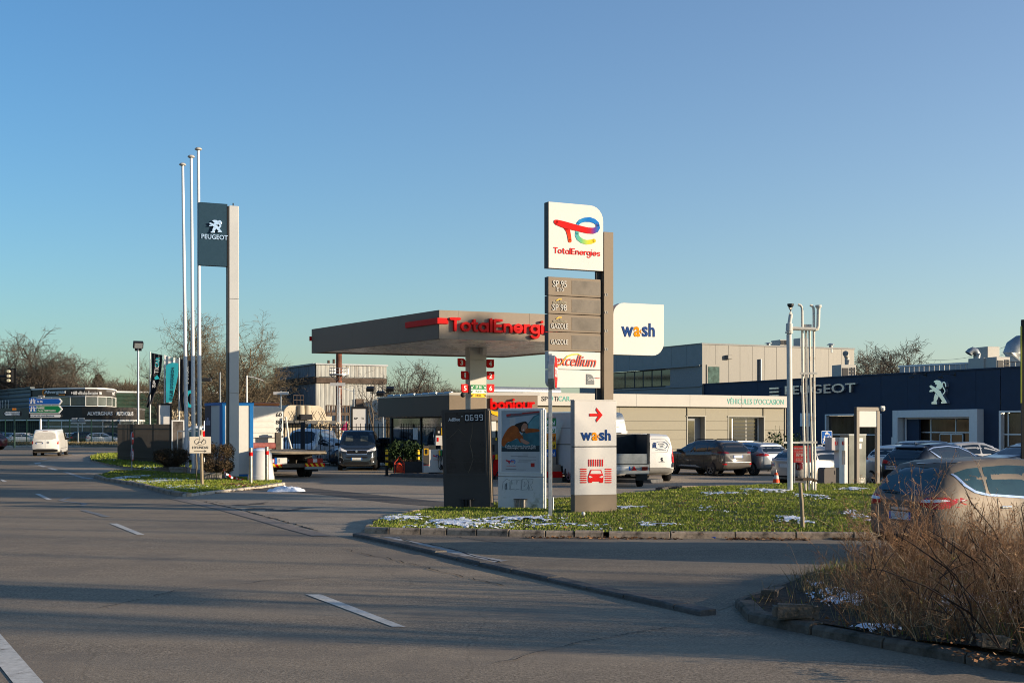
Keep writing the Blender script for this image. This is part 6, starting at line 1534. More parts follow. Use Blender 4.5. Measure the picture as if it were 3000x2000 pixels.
c.decal('rear_window_panel', [(-.74,1.18),(.80,1.18),(.70,1.72),(-.70,1.72)], mat('white_window_panel',(.52,.50,.46),.3,coat=.5), 'B', .008); c.decal('brake_light', [(-.18,1.80),(.18,1.80),(.18,1.83),(-.18,1.83)], TLD, 'B', .012)
c.decal('round_badge', [(-.20+.09*math.cos(.5236*k), .98+.09*math.sin(.5236*k)) for k in range(12)], GREY, 'B', .012, rounds=0, cuts=1); c.decal('plate_recess', [(.16,.86),(.66,.86),(.68,1.02),(.14,1.02)], TRIM, 'B', .006); c.plate(.86,y=.40,w=.42,h=.1); c.doors([2.9,3.9]); c.mirror(3.95,1.22,BLACK)
for v in 'RL': c.line([(.4,.56),(4.3,.58)], v, .03, TRIM, 'rubbing_strip')
c = Car('suv', 'maroon_car', 'maroon car driving away, cut by the left edge of the view', 'car', P_MAROON, (0,-.8), XY(24,117), R(158), H=1.58); c.tail([(.86,.85),(.72,.85),(.72,1.05),(.86,1.05)])
# --- behind the railing
c = Car('van', 'parked_van', 'white van with a snowy bonnet standing behind the railing beside the tow truck', 'van', P_WHITE, (4.95,0), XY(868,67.5), R(-98)); c.head([(.9,.95),(.55,.86),(.55,.95),(.86,1.1)])
c.decal('roof_snow', [(.4,-.7),(3.3,-.7),(3.3,.7),(.4,.7)], SNOW, 'T', .05)
c = Car('suvbig', 'parked_car', 'white car nose right behind the railing, left of the dark passenger van', 'car', P_WHITE, (2.5,0), XY(965,70), R(-20), rim=RIMD); c.mirror(3.05,1.1)
c = Car('suv', 'parked_car', 'white small car behind the railing, between the snowy van and the white nosed car', 'car', P_WHITE, (2.5,0), XY(915,80), R(-40))
c = Car('suv', 'parked_car', 'dark car behind the railing, between the dark passenger van and the shop window', 'car', P_NAVY, (1.2,0), XY(1128,68), R(-160), rim=RIMM)
c = Car('van', 'parked_van', 'pale blue van with snow on its roof behind the flagpoles', 'van', P_PALE, (4.95,0), XY(577,70), R(-84), glass=CGLASSB, H=2.15); c.decal('roof_snow', [(.4,-.7),(3.4,-.7),(3.4,.7),(.4,.7)], SNOW, 'T', .06); c.head([(.9,.95),(.55,.86),(.55,.95),(.86,1.1)]); c.decal('bonnet_snow', [(4.25,-.7),(4.75,-.6),(4.75,.6),(4.25,.7)], SNOW, 'T', .03)
# --- cars in front of the curved showroom
gc = 'cars parked in front of the black showroom'
for i, (px, Y, pm, hd, k, l) in enumerate(((45,151,P_SILVER,-12,'hatch','silver car left of the white panel van, second from the maroon car, behind the verge'),(80,150,P_WHITE,-8,'hatch','white car just left of the white panel van, behind the verge'),
    (193,150,P_WHITE,190,'hatch','white car half hidden by the right side of the white panel van, behind the verge'),(222,151,P_SILVER,195,'suv','silver car under the twin floodlight post, behind the verge'),(245,157,P_WHITE,170,'suvbig','taller white car in the second row behind the green fence posts'),
    (260,150,P_BLACK,12,'suv','black car with red tail lamps in front of the showroom glass, behind the verge'),(305,150,P_WHITE,8,'hatch','white hatchback in front of the showroom glass near the slat fence, behind the verge'),(337,152,P_BLACK,5,'hatch','dark car at the slat fence end of the row, behind the verge'),(12,156,P_BLACK,0,'suv','dark car behind the maroon car at the far left verge'))):
    c = Car(k, 'parked_car', l, 'car', pm, (2,0), XY(px,Y), R(hd), group=gc, simple=1)
    c.tail([(.84,.75),(.62,.75),(.62,.95),(.84,.95)], TLR, [(-.05,.75),(.2,.8),(.15,.92),(-.05,.95)])

# --- open trailer
TRP = mat('trailer_dark', (.030,.033,.036), .7, var=.25, scale=6); TRG = mat('trailer_galv', (.27,.29,.29), .6, metal=.3, var=.2, scale=5)
tf = Frame(G(1745,1428), G(1903,1428)); rt = thing('open_trailer', 'open box trailer with dark sides and a grey tailboard, standing beside the white delivery van', 'trailer', tf.loc, tf.a + R(4))
s_ = 43.6/F; x1 = 158*s_; z = lambda py: CZ+(H0-py)*s_
MB().box(0,.05,0,2.6,z(1358),z(1272)).build('side_panel', TRP, rt); MB().box(x1-.05,x1,.12,2.6,z(1358),z(1272)).build('side_panel', TRP, rt)
MB().box(.05,x1-.05,2.5,2.6,z(1358),z(1272)).build('front_panel', TRP, rt); MB().box(0,x1,.0,2.6,z(1364),z(1358)).build('floor', TRP, rt); MB().box(.0,x1-.06,-.04,.0,z(1358),z(1329)).build('tailboard', TRG, rt, bevel=.01)
mb = MB(); mb.box(0,x1,-.06,.1,z(1388),z(1360)); mb.build('rear_beam', TRG, rt)
MB().box(x1-.06,x1+.02,-.05,.05,z(1380),z(1270)).build('frame_post', TRP, rt); MB().box(0,x1*.68,2.3,2.35,z(1271),z(1268)).build('top_bar', TRP, rt)
MB().prism([(x1-.62,z(1377)),(x1-.44,z(1377)),(x1-.53,z(1365))],-.08,-.062).build('red_triangle', TLR, rt); MB().box(x1-.26,x1-.06,-.09,-.062,z(1377),z(1367)).build('tail_light', TLD, rt)
pl = MB().box(x1-1.18,x1-.66,-.075,-.062,z(1377),z(1366)).build('number_plate', PLATE, rt); MB().box(x1-.71,x1-.66,-.08,-.0755,z(1377),z(1366)).build('plate_band', BLU, pl)
for x in (.12, x1-.20): 
    w = add_wheel(rt, x, .75, .33, -1, .2, 5, RIMD); w.rotation_euler = (0,0,R(90) if x > 1 else R(-90)); MB().box(x-.2,x+.2,.30,.34,z(1408),z(1388)).build('mudguard', TRP, rt)
MB().cyl((x1*.2,.85,.33),(x1*.9,.85,.33),.04).build('axle', TRP, rt)

# --- flatbed recovery truck
hd = math.atan2(.9,-.40); b0 = XY(850,52.1); rt = thing('tow_truck', 'flatbed recovery truck seen from behind, white cab with the numbers 60 80 90', 'truck', (b0.x, b0.y, 0), hd)
STL = mat('grimy_steel', (.085,.075,.062), .8, var=.35, scale=4); CABW = mat('truck_white', (.60,.59,.55), .5, var=.06, dirt=((.42,.38,.32),.56,1.5))
# local x forward, y left
mb = MB(); mb.box(-.3,5.6,-1.42,1.42,1.02,1.09); mb.box(-.9,-.3,-1.30,1.42,1.00,1.06); mb.build('platform', mat('worn_deck', (.24,.20,.145), .8, var=.3, scale=3), rt)
mb = MB()
for k in range(14): mb.box(-.2+.4*k,-.14+.4*k,-1.40,1.40,.94,1.015)
for y in (-1.44,1.40): mb.box(-.3,5.6,y,y+.05,.96,1.12)
mb.build('deck_rib', STL, rt, kind='stuff')
for y in (-.75,.55): MB().box(-.25,5.5,y,y+.2,.70,.935).build('chassis_rail', STL, rt)
for y in (-.85,.62): MB().box(-.12,.25,y-.05,y+.35,.72,.93).build('lift_bracket', STL, rt)
MB().box(-.22,-.02,-1.25,1.25,.44,.60).build('rear_beam', mat('rusty_beam',(.12,.095,.075),.8,var=.3,scale=5), rt); MB().box(-.35,-.225,-1.30,-.55,.36,.46).build('underrun_bar', TRG, rt)
for y in (-.98,.82):
    MB().box(-.30,-.225,y-.32,y+.32,.62,.80).build('tail_light', TLR, rt); MB().box(-.305,-.301,y-.08,y+.10,.64,.78).build('reversing_lamp', TLW, rt)
    o = MB().box(-.29,-.225,y-.42,y+.42,.44,.60).build('hazard_board', RED, rt); mb = MB()
    for k in range(4): yy = y-.40+.21*k; mb.add([(-.294,yy,.442),(-.294,yy+.10,.442),(-.294,yy+.20,.598),(-.294,yy+.10,.598)],[(0,3,2,1)])
    mb.build('hazard_stripe', YEL, o)
pl = MB().box(-.30,-.225,.20,.72,.58,.86).build('number_plate', PLATE, rt); MB().box(-.304,-.3005,.62,.72,.58,.86).build('plate_band', BLU, pl)
for x, y in ((.95,-.72),(.95,-.98),(.95,.72),(.95,.98),(6.9,-.95),(6.9,.95)): add_wheel(rt, x, y, .40, -1 if y < 0 else 1, .24, 6, RIMD)
for y in (-.98,.78): mb = MB(); mb.box(.35,.42,y-.30,y+.30,.25,.72); mb.build('mudflap', TRIM, rt)
MB().cyl((.95,-.95,.40),(.95,.95,.40),.10,n=10).build('axle', STL, rt); MB().box(2.2,3.4,-1.2,-.8,.4,.8).build('tool_box', STL, rt)
# headboard, winch, cab
MB().prism([(-1.12,.9),(1.12,.9),(1.12,2.75),(1.0,2.98),(.85,3.05),(-.85,3.05),(-1.0,2.98),(-1.12,2.75)],0,1.7).build('cab', CABW, rt, bevel=.04)
cab = [o for o in kids(rt) if o.name.startswith('cab')][0]; cab.rotation_euler = (0,0,R(-90)); cab.location = (5.75,0,0)
def cabbox(name, a, b, z0, z1, m, d0=-.03, d1=-.002): MB().box(a,b,d0,d1,z0,z1).build(name, m, cab)
for zq in (2.35,2.08,1.82): cabbox('pressed_rib', -.55,.70,zq,zq+.14,CABW,-.035)
cabbox('cab_shelf', -1.1,1.1,1.62,1.70,CABW,-.12); cabbox('vent_slot',.78,.90,1.15,1.45,INK)
for t_, zq in (('60',2.56),('80',2.22),('90',1.88)): lettering(t_, cab, INK, .78,1.05, zq,zq+.19, -.004,.012, bold=.012)
mb = MB(); mb.tube([(5.6,-1.2,2.55),(5.45,-1.28,1.6),(5.1,-1.34,1.09)], .05, 6); mb.tube([(5.6,1.2,2.55),(5.45,1.28,1.6),(5.1,1.34,1.09)], .05, 6); mb.build('headboard_strut', CABW, rt)
for y in (-.75,.6): MB().box(5.1,5.4,y-.10,y+.12,1.09,1.85).build('winch_post', STL, rt)
MB().cyl((5.2,-.6,1.25),(5.2,.5,1.25),.14,n=12).build('winch_drum', mat('winch_red',(.30,.10,.09),.7,var=.3), rt)
mb = MB(); mb.box(6.0,6.35,-1.02,.35,3.055,3.20); mb.build('beacon_bar', mat('amber_beacon',(.50,.12,.015),.25,coat=.6), rt, bevel=.05)
finish_cars()
# ------------------------------------------------------------------ station: signs, canopy, shop, pumps, street furniture
SIGNW = mat('sign_white', (.56,.54,.51), .55, var=.025, scale=1.5, dirt=((.56,.52,.46), .66, 1.5))
TAUPE = mat('sign_taupe', (.205,.160,.115), .6, var=.06, scale=2.5)
TAUPED = mat('sign_taupe_dark', (.062,.056,.050), .5, var=.10, scale=2)
PRINTW = mat('pale_print', (.45,.44,.41), .5, var=.04)
def gtext(fr, rt, s, m, px0, py0, px1, py1, **k): return fl(fr, s, rt, m, px0, py0, px1, py1, **k)

# --- price totem
tf = Frame(XY(1607,30.2), ang=R(26)); rt = thing('price_totem', "tall taupe fuel price totem with a colourful logo panel on top", 'sign', tf.loc, tf.a)
uL = 0; uR = tf.u(1767); D = .20
def tz(py, px=1690): return tf.z(px, py)
uP0, uP1 = tf.u(1768), tf.u(1796)
MB().box(uP0+.004, uP1, -.02, .22, -.1, tf.z(1780,680)).build('post', TAUPE, rt, bevel=.006)
MB().box(uP0-.14, uP0, .10, .18, .4, tf.z(1760,790)).build('post_channel', DARK, rt)
zt_, zb_ = tf.z(1607,591), tf.z(1607,784.5)
lp = MB().prism(rr(0, uR-.004, zb_, zt_, tr=.36), -.01, D).build('logo_panel', SIGNW, rt, bevel=.004)
MB().box(-.012,-.002,-.008,D,zb_,zt_).build('shaded_panel_side', TAUPED, rt)  # dark sheet paints the shade on the totem's left side
# looping ribbon logo, built as a fan of coloured strokes
def LP(x, y): return tf.uz(1550+x/2.613, 550+y/2.613, -.012)
def stroke(cols, pts, w, y0=-.024, y1=-.010, name='logo_ribbon'):
    """a wide stroke whose colour runs along its length"""
    P = [Vector(LP(*p)) for p in pts]; n = len(P); sc = 1/2.613*30.4/F; ws = [x*sc*1.12 for x in (w if isinstance(w, list) else [w]*n)]
    mb = MB(); T = []
    for i in range(n):
        d = (P[min(i+1,n-1)]-P[max(i-1,0)]).normalized(); q = Vector((-d.y,d.x))*ws[i]/2; T.append((P[i]+q, P[i]-q))
    for i in range(n-1):
        mb.prism([tuple(T[i][0]),tuple(T[i+1][0]),tuple(T[i+1][1]),tuple(T[i][1])], y0, y1)
    mb.disc(P[0].x, P[0].y, ws[0]/2, y0, y1); mb.disc(P[-1].x, P[-1].y, ws[-1]/2, y0, y1)
    return mb, P
def ramp_mat(name, stops, axis, lo, hi):
    m = bpy.data.materials.new(name); m.use_nodes = True; n = m.node_tree.nodes; l = m.node_tree.links; b = n['Principled BSDF']
    tc = n.new('ShaderNodeTexCoord'); sp = n.new('ShaderNodeSeparateXYZ'); mr = n.new('ShaderNodeMapRange'); mr.inputs[1].default_value = lo; mr.inputs[2].default_value = hi
    cr = n.new('ShaderNodeValToRGB'); e = cr.color_ramp.elements
    e[0].position = stops[0][0]; e[0].color = (*stops[0][1],1); e[1].position = stops[-1][0]; e[1].color = (*stops[-1][1],1)
    for p, c in stops[1:-1]: q = e.new(p); q.color = (*c,1)
    l.new(tc.outputs['Object'], sp.inputs[0]); l.new(sp.outputs[axis], mr.inputs[0]); l.new(mr.outputs[0], cr.inputs[0]); l.new(cr.outputs[0], b.inputs['Base Color']); b.inputs['Roughness'].default_value = .6; b.inputs['Specular IOR Level'].default_value = .06; return m
RD, OG = (.50,.008,.008), (.60,.07,.012); BL, LB, GR, YL, PU = (.004,.13,.42), (.02,.24,.48), (.12,.40,.17), (.66,.42,.01), (.10,.035,.25)
mb, P = stroke(0, [(204,262),(207,264),(260,281),(325,298),(400,317),(450,328),(490,330),(515,322),(527,305),(524,283)], [30,36,46,44,42,42,42,38,32,27])
a, b = LP(430,300)[0], LP(530,300)[0]; mb.build('logo_ribbon', ramp_mat('logo_red_blue', [(0,RD),(.35,(.40,.012,.03)),(.7,PU),(1,BL)], 'X', a, b), rt)
mb, P = stroke(0, [(372,277),(390,258),(425,246),(465,244),(500,256),(522,275),(527,297)], [22,26,30,34,32,30,27], -.020)
a, b = LP(360,260)[0], LP(535,260)[0]; mb.build('logo_ribbon', ramp_mat('logo_blue', [(0,LB),(.5,BL),(1,(.01,.16,.48))], 'X', a, b), rt)
mb, P = stroke(0, [(366,345),(366,365),(378,388),(405,408),(440,418),(475,414),(497,406)], [28,30,33,33,32,31,28], -.018)
a, b = LP(350,380)[0], LP(510,380)[0]; mb.build('logo_ribbon', ramp_mat('logo_green_yellow', [(0,(.05,.30,.38)),(.3,GR),(.6,(.45,.50,.05)),(1,YL)], 'X', a, b), rt)
mb, P = stroke(0, [(285,300),(298,330),(306,365),(312,406)], [44,32,28,26], -.022)
a, b = LP(300,320)[1], LP(300,415)[1]; mb.build('logo_ribbon', ramp_mat('logo_orange', [(0,OG),(1,RD)], 'Z', b, a), rt)
lz = tf.z(1690,760)
def sl_text(s, px0, py0, px1, py1, m, rt=rt, fr=tf, dy=-.012, th=.008, **k):
    """lettering on the totem face where lines run with the panel; box given by its left-bottom and right-top pixels"""
    return fl(fr, s, rt, m, px0, py0, px1, py1, dy, th, **k)
stroke_text('TotalEnergies', rt, RED, tf.u(1621), tf.u(1757), tf.z(1690,747), .108, -.0115, .008, .21)
# price boards
rows = [(810,864),(866,917),(919,970),(972,1026)]
for k, (p, q) in enumerate(rows):
    z1, z0 = tf.z(1607,p), tf.z(1607,q); u1_ = tf.u(1759)
    o = MB().box(0,u1_,0,D-.02,z0,z1).build('price_panel', TAUPE, rt, bevel=.005); MB().box(-.012,-.002,0,D-.02,z0,z1).build('shaded_panel_side', TAUPED, rt)
    zc0, zc1 = z0+(z1-z0)*.10, z0+(z1-z0)*.86
    MB().box(u1_*.445,u1_-.02,-.006,-.001,zc0,zc1).build('price_display', mat('price_screen', (.135,.112,.088), .35, var=.35, scale=1.6, dirt=((.035,.031,.028), .55, 1.6)), rt)
    MB().box(u1_,u1_+.03,.03,D-.03,z0+.02,z1-.02).build('recess_strip', DARK, rt)  # dark strip fills the recess beside the post
fonts = dict(bold=.006)
sl_text('SP 95',1620,823,1660,840,PRINTW,**fonts); sl_text('E10',1631,843,1651,853,PRINTW)
sl_text('excellium',1621,880,1659,889,mat('grey_gold_print',(.36,.33,.24),.5)); sl_text('SP 98',1618,892,1660,909,PRINTW,**fonts)
sl_text('excellium',1621,935,1659,944,MATS['grey_gold_print']); sl_text('GAZOLE',1614,948,1664,962,PRINTW,**fonts); sl_text('GAZOLE',1614,995,1664,1008,PRINTW,**fonts)
for py in (878,931):
    mb = MB(); mb.ribbon([tf.uz(1631,py+2,-.02),tf.uz(1637,py-1.5,-.02),tf.uz(1645,py-1.5,-.02)], .02, -.02, -.010); mb.build('gold_arc', YEL, rt)
for py in (863,915,969,1023): sl_text('€/l',1771,py-4,1780,py+4,PRINTW,dy=-.022)
z1, z0 = tf.z(1607,1028), tf.z(1607,1080); u1_ = tf.u(1759)
MB().box(-.0,u1_,0,D-.02,z0,z1).build('lower_panel', SIGNW, rt, bevel=.004); zz1, zz0 = tf.z(1607,1082), tf.z(1607,1134)
MB().prism(rr(0,u1_,zz0,zz1,bl=.14),0,D-.02).build('lower_panel', SIGNW, rt, bevel=.004)
sl_text('excellium',1628,1043,1747,1071,mat('excel_red',(.55,.05,.02),.4),slant=.28,bold=.004,rot=-.02)
mb = MB(); mb.ribbon([tf.uz(x,y,-.02) for x,y in ((1631,1074),(1642,1068),(1654,1052),(1664,1043),(1678,1038),(1694,1037),(1704,1042))], [.012,.02,.025,.03,.03,.022,.01], -.02, -.008); mb.build('gold_arc', YEL, rt)
cdx = tf.uz(1718,1126,-.01); cdt = tf.uz(1757,1096,-.01); MB().prism(rr(cdx[0],cdx[0]+.22,cdx[1],cdt[1],tr=.16),-.012,-.001).build('card_emblem', mat('slate_grey',(.14,.15,.155),.5), rt); sl_text('Cartes',1721,1107,1741,1114,WHITE,dy=-.014)
sl_text('TotalEnergies',1743,1106,1757,1108.5,RED)
# wash panel on the right of the post
wa = tf.uz(1798,1036,.02); wb = tf.uz(1944,893,.02); wt = tf.z(1945,893,.02)
MB().prism(rr(uP1+.005, wb[0], wa[1]-.02, wt, tl=.30, br=.34), .0, .20).build('wash_panel', SIGNW, rt, bevel=.006)
def wash(fr, rt, px0, py0, px1, py1, dy):
    """the four letters, a gold a with a little fish tail"""
    w = px1-px0; hx = py1-py0
    fl(fr, 'w', rt, NAVYL, px0, py0+hx*.27, px0+w*.355, py1, dy, .012, bold=.018); fl(fr, 'a', rt, GOLD, px0+w*.37, py0+hx*.25, px0+w*.555, py1, dy, .012, bold=.022)
    fl(fr, 's', rt, NAVYL, px0+w*.62, py0+hx*.25, px0+w*.79, py1, dy, .012, bold=.020); fl(fr, 'h', rt, NAVYL, px0+w*.82, py0, px1, py1, dy, .012, bold=.020)
    mb = MB(); mb.prism([fr.uz(px0+w*.545,py0+hx*.60,dy), fr.uz(px0+w*.60,py0+hx*.44,dy), fr.uz(px0+w*.585,py0+hx*.60,dy), fr.uz(px0+w*.60,py0+hx*.78,dy)], dy-.012, dy); mb.build('fish_tail', GOLD, rt)
NAVYL = mat('wash_blue', (.010,.045,.17), .6, spec=.05); GOLD = mat('wash_gold', (.62,.22,.004), .6, spec=.05)
wash(tf, rt, 1821,947,1918,986, -.002)

# --- white car wash sign
wf = Frame(XY(1684,29.4), ang=R(20)); rt = thing('wash_sign', "white upright car wash sign with a red arrow and a red car symbol", 'sign', wf.loc, wf.a)
u1 = wf.u(1806); za = wf.z(1740,1173); zm = wf.z(1740,1308); zb = wf.z(1740,1449)
MB().box(0,u1,0,.24,zm+.012,za).build('upper_panel', SIGNW, rt, bevel=.006); MB().box(0,u1,0,.24,zb+.003,zm-.012).build('lower_panel', SIGNW, rt, bevel=.006)
MB().box(.01,u1-.01,.015,.23,zm-.011,zm+.011).build('groove', DARK, rt); MB().box(-.004,u1+.004,-.004,.244,-.1,zb).build('foot', TAUPE, rt, bevel=.005)
MB().box(-.02,u1+.01,-.012,.25,za+.002,za+.018).build('cap', SIGNW, rt)
for a,b in ((zm+.012,za),(zb+.003,zm-.012)): MB().box(-.010,-.002,.004,.236,a,b).build('side_cover', mat('shaded_sign_side',(.30,.29,.28),.45), rt)  # grey sheet paints the shade on the sign's left side
mb = MB(); q = lambda x, y: wf.uz(x, y, -.004)
mb.ribbon([q(1727,1215),q(1758,1215)], .062, -.014, -.001, caps=False); mb.prism([q(1748,1194),q(1765,1215),q(1748,1236),q(1746,1229),q(1755.5,1215),q(1746,1201)], -.015, -.001); mb.build('arrow', RED, rt)
wash(wf, rt, 1702,1258,1789,1290, -.002)
for k in range(7): x = 1725.5+6.65*k; MB().ribbon([q(x,1346),q(x,1364)], .024, -.012, -.001).build('brush_bar', RED, rt)
for x0,x1 in ((1701,1717),(1774,1790)):
    for k in range(7): y = 1373.5+6.5*k; MB().ribbon([q(x0,y),q(x1,y)], .026, -.012, -.001).build('brush_bar', RED, rt)
CP = lambda pts: [q(1560+x/3.92, 1050+y/3.92) for x, y in pts]
mb = MB(); mb.prism(CP([(668,1276),(690,1271),(768,1271),(788,1276),(808,1330),(815,1350),(812,1405),(806,1425),(773,1425),(770,1410),(684,1410),(680,1425),(648,1425),(640,1405),(639,1350),(648,1330)]), -.012, -.001); cs = mb.build('car_symbol', RED, rt)
MB().prism(CP([(677,1281),(776,1281),(792,1322),(662,1322)]), -.015, -.0125).build('symbol_window', SIGNW, cs)
for sx in (0,1):
    f_ = lambda x: x if sx == 0 else 1454-x
    MB().prism(CP([(f_(646),1345),(f_(668),1347),(f_(688),1362),(f_(664),1369),(f_(648),1362)]), -.015, -.0125).build('symbol_lamp', SIGNW, cs)
g_ = G(1709,1516,.1); r2 = thing('garden_lamp', 'small white globe lamp in the grass at the foot of the car wash sign', 'lamp', g_); MB().ball((0,0,.09),.045).build('globe', SIGNW, r2, smooth=True); MB().cyl((0,0,-.05),(0,0,.06),.015,n=8).build('spike', DARK, r2)
g_ = G(1620,1492,.1); o = MB().cyl((0,0,-.05),(0,0,.30),.022,n=10).build('marker_post', GALV); o.location = g_; tag(o, 'short thin white marker post in the grass between the ad panel and the wash sign', 'post')

# --- dark adblue price board and advertising panel
bf = Frame(XY(1301,31.5), ang=R(-17)); rt = thing('price_board', 'dark leaning price board with a lit digital price at the top', 'sign', bf.loc, bf.a); rt.rotation_euler = (0, R(-1.6), bf.a)
w = bf.u(1437); h = 2.52; zb = .10
MB().prism(rr(0,w,zb,h,tr=.03,tl=.03),0,.20).build('cabinet', TAUPED, rt, bevel=.012)
fr_ = MB(); fr_.box(.06,w-.06,-.014,-.001,.88,.93); fr_.box(.06,w-.06,-.014,-.001,h-.07,h-.03); fr_.box(.06,.10,-.014,-.001,.93,h-.07); fr_.box(w-.10,w-.06,-.014,-.001,.93,h-.07); fr_.build('door_frame', TAUPED, rt)
MB().box(w+.002,w+.03,.02,.18,zb,h-.05).build('edge_strip', TAUPE, rt); MB().box(.10,w-.10,-.006,-.001,.93,h-.07).build('door_glass', mat('dusty_glass', (.045,.040,.036), .28, var=.25, scale=1.4, dirt=((.085,.075,.062), .60, 2.2)), rt)  # lighter taupe edge strip paints the sunlit right side
for k in range(5): MB().box(.10,w-.10,-.009,-.0062,.95+.26*k,.956+.26*k).build('panel_joint', TAUPED, rt)
scr = MB().box(w*.50,w*.92,-.012,-.0065,h-.32,h-.10).build('price_screen', BLACK, rt)
SEG = {'0':'abcdef','6':'acdefg','9':'abcdfg'}; LCD = mat('led_segment', (.72,.72,.70), .4)
for i, ch in enumerate('0699'):
    x0 = w*.515+i*w*.102; sw, sh = w*.072, .145; zc = h-.285; t = .016; mb = MB()
    S_ = dict(a=(x0+t,x0+sw-t,zc+sh-t,zc+sh), d=(x0+t,x0+sw-t,zc,zc+t), g=(x0+t,x0+sw-t,zc+sh/2-t/2,zc+sh/2+t/2), f=(x0,x0+t,zc+sh/2+.004,zc+sh-.004), e=(x0,x0+t,zc+.004,zc+sh/2-.004), b=(x0+sw-t,x0+sw,zc+sh/2+.004,zc+sh-.004), c=(x0+sw-t,x0+sw,zc+.004,zc+sh/2-.004))
    for s_ in SEG[ch]: a = S_[s_]; mb.box(a[0],a[1],-.016,-.0125,a[2],a[3])
    if i == 0: mb.box(x0+sw+.004,x0+sw+.02,-.016,-.0125,zc-.005,zc+.013)
    mb.build('digit', LCD, scr)
lettering('AdBlue', rt, LCD, w*.15, w*.40, h-.285, h-.205, -.010, .006, bold=.008); lettering('€/l', rt, LCD, w*.425, w*.465, h-.185, h-.155, -.010, .005)
MB().ribbon([(w*.66,h-.35),(w*.655,h-.6),(w*.60,h-.85),(w*.64,h-1.05),(w*.66,h-1.25),(w*.58,h-1.5),(w*.53,h-1.62)], [.012,.016,.012,.022,.013,.014,.006], -.0125, -.0095).build('dry_vine', mat('dry_vine',(.15,.12,.085),.9), rt)
MB().ribbon([(w*.10,h-.75),(w*.25,h-.62),(w*.36,h-.48),(w*.50,h-.66)], [.005,.009,.008,.004], -.0125, -.0095).build('dry_vine', MATS['dry_vine'], rt)
for k in range(3):
    mb = MB(); x = w*.42+.09*k
    for j in range(9): mb.cyl((x,-.03,zb+.01+.02*j),(x,-.03,zb+.026+.02*j),.036,n=12)
    mb.build('spring_coil', DARK, rt)
MB().box(w*.36,w*.66,-.075,-.001,zb+.19,zb+.20).build('spring_cage', DARK, rt)
for x in (.3,.95): MB().box(x-.06,x+.06,-.25,.3,.02,.08).build('foot', DARK, rt)
af = Frame(XY(1459,31.2), ang=R(-15)); rt = thing('ad_panel', "pale blue-grey advertising panel with a laughing woman on its poster and graffiti below", 'sign', af.loc, af.a)
w = af.u(1592); z = lambda py: CZ+(H0-py)*31.0/F; h = z(1195); CAB = mat('ad_cabinet', (.60,.63,.63), .5, var=.10, scale=2, dirt=((.40,.42,.40), .56, 1.6)); CABG = mat('ad_lower', (.58,.60,.58), .55, var=.08, scale=2, dirt=((.20,.21,.13), .55, 1.8))
zm = z(1396)
MB().box(0,w,0,.18,zm+.006,h).build('upper_cabinet', CAB, rt, bevel=.012); MB().box(0,w,0,.18,.10,zm-.006).build('lower_cabinet', CABG, rt, bevel=.008); MB().box(.005,w-.005,.005,.175,zm-.0055,zm+.0055).build('groove', DARK, rt)
MB().box(w+.002,w+.035,.02,.16,.1,h-.04).build('edge_strip', CAB, rt)
p0, p1, q0, q1 = .09, w-.09, z(1382), z(1203)
fr_ = MB(); fr_.box(p0-.035,p0,-.016,-.001,q0-.03,q1+.03); fr_.box(p1,p1+.035,-.016,-.001,q0-.03,q1+.03); fr_.box(p0,p1,-.016,-.001,q1,q1+.03); fr_.box(p0,p1,-.016,-.001,q0-.03,q0); fr_.build('door_frame', CAB, rt)
po = MB().box(p0,p1,-.004,-.001,q0,q1).build('poster', mat('poster_paper', (.42,.44,.45), .4, var=.05), rt)
# print on the poster: pixel positions on a 1882-wide crop of the photograph
def PP(x, y): return (p0+(p1-p0)*(x-690)/(1060-690), q1-(q1-q0)*(y-320)/(885-320))
def pr(name, pts, c, lv, r=1, **k): MB().prism(chaikin([PP(*p) for p in pts], r) if r else [PP(*p) for p in pts], -.004-.0006*lv, -.004-.0006*(lv-1)+.0001).build(name, mat('poster_'+name, c, .4, var=k.get('var',.10), scale=k.get('scale',6)), po)
pr('sky', [(690,320),(1060,320),(1060,697),(690,697)], (.30,.36,.40), 1, 0); pr('pillar', [(770,390),(825,380),(825,600),(770,600)], (.42,.43,.42), 2, 0)
pr('canopy', [(740,350),(1060,325),(1060,350),(740,384)], (.10,.12,.14), 2, 0); pr('canopy_band', [(738,352),(780,346),(780,366),(738,372)], (.33,.03,.03), 3, 0); pr('canopy_stripe', [(890,338),(1060,322),(1060,334),(890,351)], (.33,.03,.03), 3, 0)
lettering('TotalEnergies', po, MATS['poster_canopy_band'], *(PP(785,0)[0], PP(885,0)[0], PP(0,366)[1], PP(0,344)[1]), -.0065, .0005)
pr('car_side', [(690,640),(880,560),(945,440),(1000,370),(1060,345),(1060,697),(690,697)], (.035,.13,.16), 3, 0, var=.45, scale=2.5); pr('car_window', [(955,440),(1005,380),(1060,355),(1060,480),(950,500)], (.10,.24,.27), 4, 1, var=.3, scale=3); pr('pavement', [(690,660),(1060,640),(1060,697),(690,697)], (.02,.04,.05), 4, 0)
pr('hair', [(880,425),(925,415),(948,440),(945,500),(900,530),(850,500),(800,470),(830,440)], (.018,.012,.010), 5, 2); pr('face', [(885,460),(905,432),(938,440),(945,470),(925,505),(895,518),(878,500)], (.34,.17,.11), 6, 2)
pr('jacket', [(800,452),(850,470),(870,530),(905,560),(880,600),(840,570),(790,600),(745,610),(715,655),(690,640),(690,590),(720,530),(755,480)], (.30,.075,.012), 7, 1, var=.35, scale=8); pr('sleeve', [(925,480),(985,482),(1060,490),(1060,512),(980,520),(915,530)], (.27,.065,.012), 7, 1, var=.3, scale=9)
